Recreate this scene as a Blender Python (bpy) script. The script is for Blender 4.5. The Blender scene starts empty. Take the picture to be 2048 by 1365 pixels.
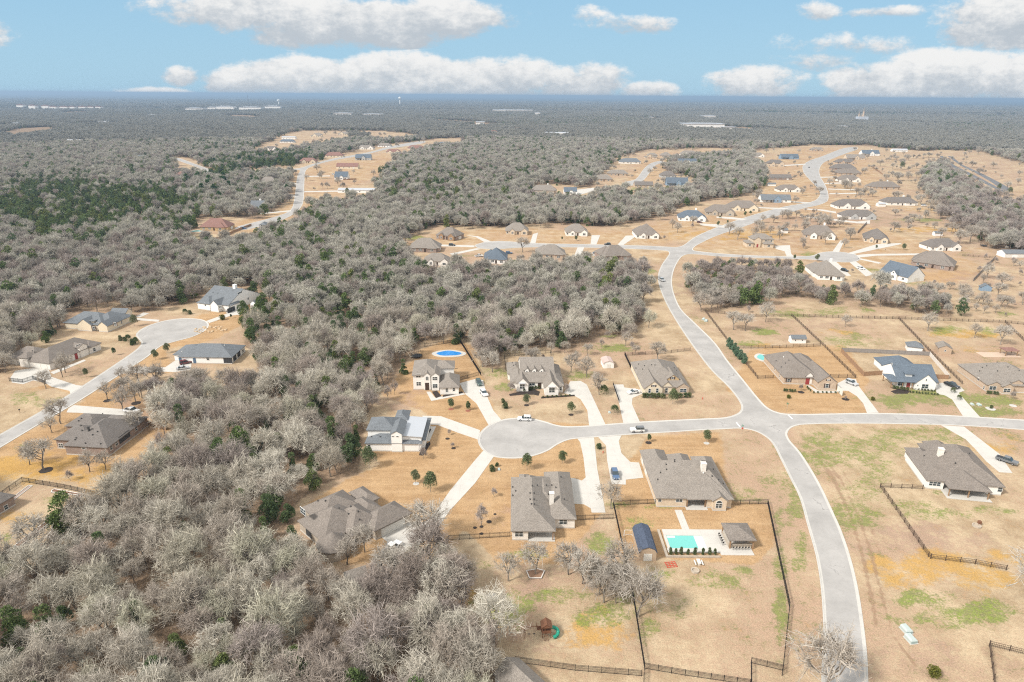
import bpy, math, random
import numpy as np
from mathutils import Vector, Matrix
from mathutils.geometry import tessellate_polygon
from mathutils.bvhtree import BVHTree
SC=bpy.context.scene; COL=SC.collection
# ------------------------------------------------------------------ camera model (pixels of the 2048 px photograph)
F=1365.33; CX=1024.0; CY=682.5; HC=105.0
PITCH=math.atan((CY-191.0)/F); ROLL=0.0073
_cp,_sp=math.cos(PITCH),math.sin(PITCH); _ca,_sa=math.cos(ROLL),math.sin(ROLL)
FW=np.array((0,_cp,-_sp)); _u=np.array((0,_sp,_cp)); _r=np.array((1.0,0,0))
RX=_ca*_r+_sa*_u; UX=-_sa*_r+_ca*_u
def ray(px,py): return (px-CX)/F*RX-(py-CY)/F*UX+FW
def P(px,py,z=0.0):
    d=ray(px,py); t=(z-HC)/d[2]; return (d[0]*t,d[1]*t,z)
def proj(x,y,z=0.0):
    z=z-HC
    c=x*FW[0]+y*FW[1]+z*FW[2]
    return CX+F*(x*RX[0]+y*RX[1]+z*RX[2])/c, CY-F*(x*UX[0]+y*UX[1]+z*UX[2])/c, c
cam=bpy.data.cameras.new('camera'); co=bpy.data.objects.new('camera',cam); COL.objects.link(co)
cam.sensor_width=36; cam.lens=F/2048*36; cam.clip_start=0.5; cam.clip_end=150000
co.matrix_world=Matrix(((RX[0],UX[0],-FW[0],0),(RX[1],UX[1],-FW[1],0),(RX[2],UX[2],-FW[2],HC),(0,0,0,1)))
SC.camera=co
SC.view_settings.view_transform='Standard'; SC.view_settings.look='None'; SC.view_settings.gamma=1; SC.view_settings.exposure=0.84
SC.cycles.max_bounces=4; SC.cycles.diffuse_bounces=2; SC.cycles.glossy_bounces=2; SC.cycles.transmission_bounces=2
SC.cycles.volume_bounces=0; SC.cycles.transparent_max_bounces=4
SC.cycles.caustics_reflective=False; SC.cycles.caustics_refractive=False
SC.cycles.use_denoising=False; SC.cycles.filter_width=1.15
# ------------------------------------------------------------------ node helper and materials
class N:
    def __init__(s,tree): s.t=tree; s.n=tree.nodes; s.l=tree.links
    def add(s,kind,**kw):
        n=s.n.new(kind)
        for k,v in kw.items(): setattr(n,k,v)
        return n
    def put(s,sock,v):
        if isinstance(v,bpy.types.NodeSocket): s.l.new(v,sock)
        elif v is not None:
            if isinstance(v,(tuple,list)) and len(v)==3 and sock.type=='RGBA': v=(*v,1)
            sock.default_value=v
    def m(s,op,a,b=None,c=None,clamp=False):
        n=s.add('ShaderNodeMath',operation=op,use_clamp=clamp)
        s.put(n.inputs[0],a)
        if b is not None: s.put(n.inputs[1],b)
        if c is not None: s.put(n.inputs[2],c)
        return n.outputs[0]
    def mix(s,f,a,b,mode='MIX'):
        n=s.add('ShaderNodeMix',data_type='RGBA',blend_type=mode,clamp_factor=True)
        s.put(n.inputs[0],f); s.put(n.inputs[6],a); s.put(n.inputs[7],b); return n.outputs[2]
    def step(s,x,a,b):
        n=s.add('ShaderNodeMapRange',interpolation_type='SMOOTHSTEP'); s.put(n.inputs[0],x)
        s.put(n.inputs[1],a); s.put(n.inputs[2],b); return n.outputs[0]
    def noise(s,vec,scale,detail=2.0,rough=.55,dist=0.0,col=False):
        n=s.add('ShaderNodeTexNoise'); s.put(n.inputs['Vector'],vec); n.inputs['Scale'].default_value=scale
        n.inputs['Detail'].default_value=detail; n.inputs['Roughness'].default_value=rough; n.inputs['Distortion'].default_value=dist
        return n.outputs[1 if col else 0]
    def vec(s,v,scale):
        n=s.add('ShaderNodeVectorMath',operation='MULTIPLY'); s.put(n.inputs[0],v); n.inputs[1].default_value=scale; return n.outputs[0]
    def attr(s,name): return s.add('ShaderNodeAttribute',attribute_name=name).outputs[2]
def newmat(name,rough=.8,spec=.25):
    m=bpy.data.materials.new(name); m.use_nodes=True; m.node_tree.nodes.clear(); g=N(m.node_tree)
    o=g.add('ShaderNodeOutputMaterial'); b=g.add('ShaderNodeBsdfPrincipled'); g.l.new(b.outputs[0],o.inputs[0])
    b.inputs['Roughness'].default_value=rough; b.inputs['Specular IOR Level'].default_value=spec
    return m,g,b
_M={}
def col(rgb,rough=.8,var=.12,scale=1.5,spec=.25,metal=0.0,name='paint'):
    key=(name,tuple(rgb),rough,var,scale,metal)
    if key in _M: return _M[key]
    m,g,b=newmat(name,rough,spec); b.inputs['Metallic'].default_value=metal
    tc=g.add('ShaderNodeTexCoord').outputs['Object']
    n=g.noise(tc,scale,4,.6); n2=g.noise(tc,scale*.17+.05,2)
    f=g.m('MULTIPLY_ADD',g.m('ADD',n,n2),var*1.6,1-var*1.6)
    g.put(b.inputs['Base Color'],g.mix(1,(*rgb,1),_grey(g,f),'MULTIPLY'))
    _M[key]=m; return m
def _grey(g,f):
    c=g.add('ShaderNodeCombineColor'); g.put(c.inputs[0],f); g.put(c.inputs[1],f); g.put(c.inputs[2],f); return c.outputs[0]
def shingle(rgb,name='shingles'):
    key=('shingle',tuple(rgb))
    if key in _M: return _M[key]
    m,g,b=newmat(name,.9,.15); tc=g.add('ShaderNodeTexCoord').outputs['Object']
    v=g.noise(g.vec(tc,(3.2,3.2,9)),1,2,.7); n2=g.noise(tc,.35,3); n3=g.noise(g.vec(tc,(.6,.6,2.2)),1.0,2)
    row=g.m('FRACT',g.m('MULTIPLY',g.add('ShaderNodeSeparateXYZ').outputs[2],5.5))
    sep=g.n[-1] if False else None
    s=g.add('ShaderNodeSeparateXYZ'); g.put(s.inputs[0],tc)
    row=g.m('FRACT',g.m('MULTIPLY',s.outputs[2],6.5))
    f=g.m('ADD',g.m('MULTIPLY_ADD',v,1.5,.06),g.m('ADD',g.m('MULTIPLY',n2,.2),g.m('MULTIPLY',g.step(row,.75,1.0),-.12)))
    f=g.m('MULTIPLY',f,g.m('MULTIPLY_ADD',n3,.3,.85))
    g.put(b.inputs['Base Color'],g.mix(1,(*rgb,1),_grey(g,f),'MULTIPLY'))
    _M[key]=m; return m
def brick(c1,c2,mortar,name='brick',scale=1.0):
    key=('brick',c1,c2)
    if key in _M: return _M[key]
    m,g,b=newmat(name,.9,.15); tc=g.add('ShaderNodeTexCoord').outputs['Object']
    s=g.add('ShaderNodeSeparateXYZ'); g.put(s.inputs[0],tc)
    cmb=g.add('ShaderNodeCombineXYZ'); g.put(cmb.inputs[0],g.m('ADD',s.outputs[0],s.outputs[1])); g.put(cmb.inputs[1],s.outputs[2])
    bt=g.add('ShaderNodeTexBrick'); g.put(bt.inputs[0],cmb.outputs[0]); bt.inputs['Color1'].default_value=(*c1,1); bt.inputs['Color2'].default_value=(*c2,1)
    bt.inputs['Mortar'].default_value=(*mortar,1); bt.inputs['Scale'].default_value=1; bt.inputs['Brick Width'].default_value=.42*scale
    bt.inputs['Row Height'].default_value=.16*scale; bt.inputs['Mortar Size'].default_value=.02
    n=g.noise(tc,.9,4,.6); n2=g.noise(tc,5,2)
    g.put(b.inputs['Base Color'],g.mix(1,bt.outputs[0],_grey(g,g.m('MULTIPLY_ADD',g.m('ADD',n,n2),.45,.55)),'MULTIPLY'))
    _M[key]=m; return m
GLASS,_g,_b=newmat('window_glass',.08,.9); _b.inputs['Base Color'].default_value=(.035,.055,.065,1)
WHITE=col((.78,.77,.74),.6,.05,name='white_trim'); DARK=col((.02,.02,.022),.5,.1,name='black_metal')
# ------------------------------------------------------------------ mesh building
class MB:
    def __init__(s): s.v=[]; s.f=[]
    def add(s,vs,fs):
        o=len(s.v); s.v+= [tuple(map(float,v)) for v in vs]; s.f+=[tuple(i+o for i in f) for f in fs]; return s
    def box(s,x0,y0,z0,x1,y1,z1):
        return s.add([(x0,y0,z0),(x1,y0,z0),(x1,y1,z0),(x0,y1,z0),(x0,y0,z1),(x1,y0,z1),(x1,y1,z1),(x0,y1,z1)],
            [(0,3,2,1),(4,5,6,7),(0,1,5,4),(1,2,6,5),(2,3,7,6),(3,0,4,7)])
    def prism(s,poly,z0,z1):
        n=len(poly); a=sum(poly[i][0]*poly[(i+1)%n][1]-poly[(i+1)%n][0]*poly[i][1] for i in range(n))
        if a<0: poly=poly[::-1]
        vs=[(x,y,z0) for x,y in poly]+[(x,y,z1) for x,y in poly]
        tri=tessellate_polygon([[Vector((x,y,0)) for x,y in poly]])
        fs=[]
        for t in tri:
            A,B,C=[poly[i] for i in t]
            cr=(B[0]-A[0])*(C[1]-A[1])-(B[1]-A[1])*(C[0]-A[0])
            t=tuple(t) if cr>0 else tuple(t[::-1])
            fs.append(tuple(i+n for i in t)); fs.append(t[::-1])
        fs+=[(i,(i+1)%n,(i+1)%n+n,i+n) for i in range(n)]
        return s.add(vs,fs)
    def tube(s,p0,p1,r0,r1=None,n=8,cap=True):
        r1=r0 if r1 is None else r1; p0,p1=Vector(p0),Vector(p1); d=(p1-p0)
        if d.length<1e-6: return s
        d.normalize(); a=d.orthogonal().normalized(); b=d.cross(a); vs=[]
        for p,r in ((p0,r0),(p1,r1)):
            for k in range(n):
                t=2*math.pi*k/n; vs.append(p+a*(r*math.cos(t))+b*(r*math.sin(t)))
        fs=[(k,(k+1)%n,n+(k+1)%n,n+k) for k in range(n)]
        if cap: fs+=[tuple(range(n-1,-1,-1)),tuple(range(n,2*n))]
        return s.add(vs,fs)
    def loft(s,rings,cap=True):
        n=len(rings[0]); vs=[v for r in rings for v in r]; fs=[]
        for k in range(len(rings)-1):
            for i in range(n): fs.append((k*n+i,k*n+(i+1)%n,(k+1)*n+(i+1)%n,(k+1)*n+i))
        if cap: fs+=[tuple(range(n-1,-1,-1)),tuple(range((len(rings)-1)*n,len(rings)*n))]
        return s.add(vs,fs)
    def ball(s,c,rx,ry,rz,nu=10,nv=6):
        rings=[]
        for j in range(nv+1):
            t=math.pi*(j/nv-.5)*.98
            rings.append([(c[0]+rx*math.cos(t)*math.cos(2*math.pi*i/nu),c[1]+ry*math.cos(t)*math.sin(2*math.pi*i/nu),c[2]+rz*math.sin(t)) for i in range(nu)])
        return s.loft(rings)
    def mesh(s,name,mat=None):
        me=bpy.data.meshes.new(name); me.from_pydata(s.v,[],s.f)
        if mat: me.materials.append(mat)
        me.update(); return me
    def obj(s,name,mat=None,parent=None,smooth=False,loc=None,rz=0.0):
        me=s.mesh(name,mat)
        if smooth: me.polygons.foreach_set('use_smooth',[True]*len(me.polygons))
        return link(name,me,parent,loc,rz)
def link(name,data,parent=None,loc=None,rz=0.0):
    o=bpy.data.objects.new(name,data); COL.objects.link(o)
    if parent is not None: o.parent=parent
    if loc is not None: o.location=loc
    if rz: o.rotation_euler=(0,0,rz)
    return o
def tag(o,label=None,cat=None,group=None,kind=None):
    if label: o['label']=label
    if cat: o['category']=cat
    if group: o['group']=group
    if kind: o['kind']=kind
    return o
def thing(name,label,cat,loc=(0,0,0),rz=0.0,group=None):
    return tag(link(name,None,None,loc,rz),label,cat,group)
def copy_tree(o,parent=None):
    c=o.copy(); COL.objects.link(c)
    if parent is not None: c.parent=parent
    for ch in [x for x in KIDS.get(o.name,[])]: 
        k=copy_tree(ch,c); KIDS.setdefault(c.name,[]).append(k)
    return c
KIDS={}
def index_kids(o):
    KIDS[o.name]=list(o.children)
    for ch in o.children: index_kids(ch)
def quads_mesh(name,V,mat,smooth=False,extra=None):
    """V: (n,4,3) array of quads"""
    n=len(V); me=bpy.data.meshes.new(name); me.vertices.add(n*4); me.vertices.foreach_set('co',np.asarray(V,dtype=np.float32).ravel())
    me.loops.add(n*4); me.loops.foreach_set('vertex_index',np.arange(n*4,dtype=np.int32))
    me.polygons.add(n); me.polygons.foreach_set('loop_start',np.arange(0,n*4,4,dtype=np.int32))
    if isinstance(mat,(list,tuple)):
        for m_ in mat: me.materials.append(m_)
        me.polygons.foreach_set('material_index',np.asarray(extra,dtype=np.int32))
    else: me.materials.append(mat)
    me.update(calc_edges=True); me.validate(); return me
def smooth_px(pts,sub=4,closed=True):
    """centripetal-ish Catmull-Rom through pixel points"""
    n=len(pts); out=[]
    rng=range(n) if closed else range(n-1)
    for i in rng:
        p=[np.array(pts[(i+k)%n if closed else min(max(i+k,0),n-1)],float) for k in (-1,0,1,2)]
        L=[max(np.linalg.norm(p[k+1]-p[k]),1e-6)**.5 for k in range(3)]
        t0=0;t1=L[0];t2=t1+L[1];t3=t2+L[2]
        if L[0]<1e-2: t1=.01;t2=t1+L[1];t3=t2+L[2]
        for j in range(sub):
            t=t1+(t2-t1)*j/sub
            A1=p[0]*(t1-t)/(t1-t0)+p[1]*(t-t0)/(t1-t0); A2=p[1]*(t2-t)/(t2-t1)+p[2]*(t-t1)/(t2-t1)
            A3=p[2]*(t3-t)/max(t3-t2,1e-3)+p[3]*(t-t2)/max(t3-t2,1e-3)
            B1=A1*(t2-t)/(t2-t0)+A2*(t-t0)/(t2-t0); B2=A2*(t3-t)/(t3-t1)+A3*(t-t1)/(t3-t1)
            out.append(tuple(B1*(t2-t)/(t2-t1)+B2*(t-t1)/(t2-t1)))
    if not closed: out.append(tuple(pts[-1]))
    return out
def inpoly(X,Y,poly):
    X=np.asarray(X);Y=np.asarray(Y); r=np.zeros(X.shape,bool); n=len(poly)
    for i in range(n):
        x1,y1=poly[i];x2,y2=poly[(i+1)%n]
        if y1==y2: continue
        c=((y1>Y)!=(y2>Y))&(X<(x2-x1)*(Y-y1)/(y2-y1)+x1); r^=c
    return r
# ------------------------------------------------------------------ sky and sun
SUN_EL=math.radians(43); SUN_AZ=math.radians(-122)   # azimuth from +Y towards +X
sd=np.array((math.sin(SUN_AZ)*math.cos(SUN_EL),math.cos(SUN_AZ)*math.cos(SUN_EL),math.sin(SUN_EL)))
lt=bpy.data.lights.new('sun','SUN'); lo=bpy.data.objects.new('sun',lt); COL.objects.link(lo)
lt.energy=SUN_E=2.55; lt.angle=math.radians(9); lt.color=(1,.955,.89)
lo.rotation_euler=Vector(tuple(-sd)).to_track_quat('-Z','Y').to_euler()
W=bpy.data.worlds.new('World'); SC.world=W; W.use_nodes=True; W.node_tree.nodes.clear(); g=N(W.node_tree)
out=g.add('ShaderNodeOutputWorld'); bg=g.add('ShaderNodeBackground'); g.l.new(bg.outputs[0],out.inputs[0])
sky=g.add('ShaderNodeTexSky',sky_type='NISHITA'); sky.sun_disc=False; sky.sun_elevation=SUN_EL; sky.sun_rotation=SUN_AZ
sky.altitude=300; sky.air_density=1.0; sky.dust_density=.6; sky.ozone_density=2.0
tc=g.add('ShaderNodeTexCoord').outputs['Generated']; sp=g.add('ShaderNodeSeparateXYZ'); g.put(sp.inputs[0],tc)
yy=g.m('MAXIMUM',sp.outputs[1],.05); U=g.m('DIVIDE',sp.outputs[0],yy); Vv=g.m('DIVIDE',sp.outputs[2],yy)
cv=g.add('ShaderNodeCombineXYZ'); g.put(cv.inputs[0],U); g.put(cv.inputs[1],g.m('MULTIPLY',Vv,1.7)); cv=cv.outputs[0]
n_big=g.noise(cv,16,9,.66); n_low=g.noise(cv,6,3,.5); n_fine=g.noise(cv,55,6,.68)
# clouds: px centre, half width, height above centre, depth below, strength
CL=[(520,18,250,36,44,1),(760,36,265,34,48,1),(900,28,130,30,46,1),(640,50,200,28,40,.9),
    (480,160,80,22,40,.9),(600,150,150,34,60,1),(800,150,170,38,60,1),(1000,152,170,36,60,1),(1130,165,110,32,45,.9),(1195,155,80,30,45,.9),(1290,182,70,20,25,.8),(360,150,42,18,20,.7),(300,190,95,14,16,.9),
    (1270,46,100,16,18,.55),(1190,30,40,14,14,.4),(1640,22,50,16,16,.62),(1770,24,80,11,12,.6),(2020,40,150,52,50,1.1),(1960,55,90,30,34,.9),(2070,10,90,50,60,1.1),
    (1520,165,110,36,36,.75),(1680,90,150,18,22,.5),(1640,120,110,16,22,.5),(1760,165,130,40,55,1),(1900,150,170,44,60,1),(2040,160,150,48,60,1),
    (-160,60,180,60,50,1),(2350,120,260,80,70,1),(1150,-160,400,60,60,.9),(300,-220,380,70,60,1)]
wsum=None; hs=None; fm=None
for px,py,a,bu,bd,st in CL:
    d=ray(px,py); u0,v0=d[0]/d[1],d[2]/d[1]; k=1/(F*.995)
    du=g.m('MULTIPLY_ADD',U,1/(a*k),-u0/(a*k)); dv=g.m('SUBTRACT',Vv,v0)
    hv=g.m('MAXIMUM',g.m('MULTIPLY',dv,1/(bu*k*1.12)),g.m('MULTIPLY',dv,-1/(bd*k*1.12)))
    w=g.m('MULTIPLY',g.m('SUBTRACT',1,g.m('MULTIPLY_ADD',du,du,g.m('MULTIPLY',hv,hv))),st)
    wp=g.m('MAXIMUM',w,0); hh=g.m('MULTIPLY',wp,g.m('MULTIPLY',dv,1/(bu*k)))
    fm=w if fm is None else g.m('MAXIMUM',fm,w); wsum=wp if wsum is None else g.m('ADD',wsum,wp); hs=hh if hs is None else g.m('ADD',hs,hh)
fld=g.m('ADD',g.m('MAXIMUM',fm,-1.5),g.m('ADD',g.m('MULTIPLY_ADD',n_big,2.2,-1.1),g.m('MULTIPLY_ADD',n_low,1.2,-.6)))
dens=g.m('POWER',g.step(fld,.06,.60),1.15)
rel=g.m('DIVIDE',hs,g.m('MAXIMUM',wsum,.02))
lit=g.step(g.m('ADD',g.m('MULTIPLY',rel,.34),g.m('ADD',g.m('MULTIPLY_ADD',n_big,1.3,-.65),g.m('MULTIPLY_ADD',n_fine,.8,-.4))),-.36,.30)
ccol=g.mix(lit,(.52,.575,.63),(.90,.90,.89))
elev=g.step(Vv,-.02,.35)
base=g.mix(elev,(.43,.70,.90),(.29,.585,.87))
skyc=g.mix(.18,base,g.vec(sky.outputs[0],(.062,.062,.062)))
fill_sky=g.mix(g.m('MULTIPLY',g.step(Vv,.2,.6),.92),skyc,(.98,.97,.95)); back=g.step(g.m('MULTIPLY',sp.outputs[1],-1),-.15,.25); fill_sky=g.mix(back,fill_sky,(1.15,1.13,1.10)); full=g.mix(g.m('MULTIPLY',dens,g.m('SUBTRACT',1,back)),fill_sky,ccol)  # white sky above and behind the view is added as fill for shaded walls
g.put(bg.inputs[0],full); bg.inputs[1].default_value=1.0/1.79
# ------------------------------------------------------------------ ground sheet
LEFT_CLEAR=[(-80,1160),(-80,745),(15,748),(20,712),(90,672),(130,655),(135,632),(180,612),(235,606),(280,628),(330,615),(402,602),(410,570),(515,575),(525,610),(505,628),(490,650),(488,690),(508,705),(520,770),(470,790),(380,792),(320,800),(315,820),(335,835),(348,880),(300,935),(235,965),(205,985),(178,1000),(180,1055),(150,1095),(110,1128),(40,1140),(0,1160)]
MAIN_CLEAR=[(1030,1460),(1000,1365),(990,1310),(1000,1280),(945,1250),(925,1200),(900,1150),(860,1128),(800,1122),(765,1140),(755,1190),(690,1185),(680,1150),(620,1142),(598,1110),(588,1060),(590,1010),(640,972),(690,955),(720,950),(722,905),(732,850),(735,830),(755,800),(795,745),(832,700),(845,682),(900,668),(945,680),(962,735),(1000,740),(1008,700),(1110,695),(1150,700),(1200,672),(1265,668),(1290,640),(1285,590),(1268,540),(1264,528),(1240,542),(1180,536),(1100,538),(1040,545),(1000,552),(950,548),(900,550),(830,538),(800,505),(812,472),(870,452),(1000,455),(1060,450),(1130,448),(1210,455),(1270,445),(1300,440),(1340,430),(1350,420),(1420,400),(1480,395),(1510,385),(1530,370),(1520,340),(1500,320),(1505,300),(1620,290),(1720,292),(1870,303),(1885,325),(1850,345),(1840,370),(1850,395),(1880,405),(1885,420),(1900,440),(1940,470),(1990,500),(2048,510),(2200,520),(2200,1800),(1100,1800)]
SHRUB_WOOD=[(1385,548),(1410,535),(1480,530),(1560,536),(1600,562),(1640,582),(1700,590),(1760,588),(1830,594),(1870,602),(1910,615),(1905,640),(1860,630),(1790,618),(1740,605),(1620,598),(1560,588),(1520,603),(1450,618),(1400,595),(1375,570)]
CLEARS=[LEFT_CLEAR,MAIN_CLEAR,
 [(375,468),(385,445),(430,432),(520,440),(545,425),(575,405),(585,370),(590,350),(480,350),(480,340),(600,330),(660,312),(760,290),(860,280),(930,275),(935,290),(870,298),(830,310),(800,320),(770,352),(750,380),(755,400),(680,412),(640,408),(628,425),(600,448),(560,470),(480,490),(440,508),(380,500)],
 [(335,322),(350,312),(380,318),(410,325),(400,340),(440,352),(420,355),(345,350)],
 [(500,300),(530,285),(560,270),(600,262),(705,262),(705,280),(620,296),(545,312),(500,310)],
 [(1190,360),(1210,340),(1235,315),(1290,300),(1420,295),(1480,298),(1480,310),(1340,322),(1330,345),(1385,352),(1400,378),(1300,390),(1240,388),(1185,382)],
 [(1062,375),(1100,368),(1170,375),(1200,384),(1180,405),(1090,404),(1062,396)],
 [(1860,300),(1960,303),(2080,335),(2080,430),(1985,402),(1900,348)],
 [(700,262),(760,262),(820,268),(860,275),(760,285)],[(1480,258),(1510,256),(1500,264)]]
LAWN=[[(25,790),(105,775),(150,790),(240,724),(285,692),(270,668),(300,648),(380,635),(480,610),(515,600),(500,640),(430,680),(330,700),(350,745),(250,752),(300,820),(340,860),(270,930),(200,950),(60,950),(-40,930),(-40,890),(80,850),(170,800),(120,760)],
 [(610,1010),(690,960),(760,930),(740,900),(860,850),(850,825),(760,790),(840,700),(900,675),(950,690),(970,780),(1000,840),(1190,850),(1130,760),(1165,770),(1215,850),(1160,880),(1210,1020),(1160,1080),(1130,1130),(1000,1130),(930,1060),(860,1120),(800,1118),(700,1130),(620,1100)],
 [(1225,960),(1300,870),(1440,865),(1460,1000),(1540,1010),(1550,1090),(1510,1130),(1240,1110)],
 [(1450,780),(1500,700),(1580,690),(1690,690),(1740,760),(1720,800),(1740,828),(1560,826)],
 [(800,490),(830,470),(1000,455),(1250,460),(1330,440),(1500,420),(1560,420),(1340,490),(1200,490),(960,500)],
 [(1260,510),(1350,500),(1560,415),(1640,400),(1720,440),(1900,500),(1980,540),(1900,570),(1700,540),(1560,505),(1400,500),(1340,520)],
 [(1500,330),(1600,295),(1720,295),(1800,400),(1700,430),(1560,420),(1520,380)],
 [(480,350),(600,335),(800,300),(930,280),(760,350),(620,420),(540,470),(400,470),(590,400)],[(1240,375),(1290,305),(1420,298),(1330,345),(1300,375)]]
# patches: cx,cy,rx,ry,strength  (bright winter weeds / orange dry grass / darker thatch)
GREEN=[(1000,1215,60,40,.8),(1190,1230,70,26,.9),(1130,1195,60,18,.5),(1250,1170,22,40,.6),(1320,1010,40,12,.5),(1290,1050,40,18,.7),(1330,1150,40,18,.5),(1480,1140,30,8,.6),(1240,1010,40,10,.7),(1295,1260,25,30,.6),
 (1860,1195,60,20,1),(1960,1225,90,22,1),(1900,1240,120,22,.7),(1820,1010,60,10,.7),(1880,1030,70,14,.5),(1980,1020,60,10,.6),(1700,905,120,45,.6),(1800,875,160,16,.55),(1720,1010,60,50,.4),(1560,1180,14,120,.4),(1640,890,50,26,.5),(1850,860,60,10,.4),(1760,955,40,22,.4),
 (1520,665,34,7,1),(1500,687,30,6,.8),(1580,628,60,10,.5),(1660,625,50,10,.6),(1730,622,16,3,.9),(1900,662,40,9,.9),(1980,662,24,7,1),(2010,628,20,8,.9),(1700,685,60,14,.5),(1860,790,70,18,.6),(1960,800,90,14,.7),(1990,825,60,10,.5),(1780,800,70,16,.4),
 (1210,668,26,7,.9),(1230,695,40,8,.8),(1160,752,30,10,.8),(1030,690,40,14,.6),(990,745,30,20,.6),(1010,770,20,12,.6),(1290,545,26,6,.8),(1240,545,20,6,.6),(830,476,30,5,.9),(830,490,10,3,.5),(1740,540,40,5,.6),(1830,567,30,5,.5),(1280,378,40,3,.8),(430,488,40,6,.9),(400,475,30,6,.7),
 (1840,440,40,4,.6),(1930,425,30,3,.6),(1620,510,20,5,.5),(105,1000,26,9,.9),(60,900,40,14,.35),(70,800,60,16,.4),(10,1075,14,16,.6),(1060,1110,50,10,.5),(1210,1085,30,20,.6),(1400,1160,120,18,.35),(1330,1210,70,30,.3),(1590,1000,16,80,.35),(1600,1100,16,60,.4),
 (300,1180,60,30,.3),(1400,640,30,8,.3),(960,1130,40,10,.3),(900,1240,20,40,.6),(1960,580,60,6,.2),(1560,960,40,24,.3),(1470,990,50,20,.3),(1880,985,20,6,.5)]
ORANGE=[(1180,1260,80,40,.7),(1880,1140,150,40,.8),(1990,1140,60,30,.7),(60,935,140,30,.8),(200,960,60,25,.6),(640,430,30,6,.4),(1930,668,70,9,.9),(1670,665,40,6,.7),(1530,690,40,8,.5),(1500,470,90,12,.6),(1850,460,120,6,.7),(1880,420,100,6,.5),(1950,700,90,10,.4),(930,1190,20,22,.8),(995,1240,15,22,.9),(60,1040,80,16,.5),(1420,470,90,14,.5),(1990,900,50,30,.5),(1950,500,50,6,.4),(1660,480,70,8,.4)]
MAUVE=[(1600,450,120,18,.7),(1700,432,80,10,.6),(1800,440,130,25,.6),(1950,470,90,40,.6),(1990,350,90,40,.5),(1560,345,50,20,.4),(1350,310,100,14,.4),(1700,395,80,10,.4),(1600,480,80,12,.5),(650,370,80,20,.4),(420,470,60,16,.4),(1050,530,200,14,.8),(1840,1080,140,40,.6),(1150,680,90,24,.6),(1620,640,120,20,.4),(1750,640,120,14,.4),(1050,1180,80,50,.5),(1120,1270,160,30,.5),(1860,1320,200,50,.35),(1500,620,120,12,.4),(1420,580,70,20,.7),(1960,560,90,20,.5),(1990,600,80,20,.3),(1000,1030,60,40,.4),(150,930,60,30,.4),(800,800,60,30,.5),(700,930,40,20,.5),(1750,905,80,30,.2),(270,830,50,40,.5),(1290,790,60,14,.2),(1860,805,60,12,.5),(1330,1290,90,30,.2),(620,1090,40,60,.5)]
DIRT=[([(1628,905),(1668,960),(1700,1030),(1722,1100),(1740,1180),(1752,1250)],5,.9),([(1640,905),(1685,965),(1718,1035),(1742,1105),(1762,1185),(1785,1270),(1830,1330)],4,.8),([(1660,912),(1700,965),(1735,1040),(1758,1105)],3,.6),
 ([(1095,1175),(1060,1215),(1010,1262)],3,.5),([(1105,1180),(1075,1220),(1035,1265)],3,.5),([(1085,1170),(1045,1210),(1000,1250)],3,.5),([(1000,1283),(1080,1290),(1130,1296)],3,.6),([(1400,600),(1440,590),(1500,600)],6,.9),([(1480,560),(1530,600),(1560,596)],5,.8),
 ([(1420,690),(1450,740),(1478,790)],3,.4),([(1400,690),(1430,740),(1462,795)],3,.3),([(1600,1080),(1625,1180),(1632,1280),(1630,1365)],4,.4),([(1355,640),(1390,690),(1425,735)],3,.4),([(1660,500),(1600,470),(1540,500)],3,.4),([(1900,1010),(1990,1050),(2048,1085)],3,.5)]
def forest_mask(X,Y):
    clear=np.zeros(np.shape(X),bool)
    for c in CLEARS: clear|=inpoly(X,Y,c)
    return (~clear)|inpoly(X,Y,SHRUB_WOOD)
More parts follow.
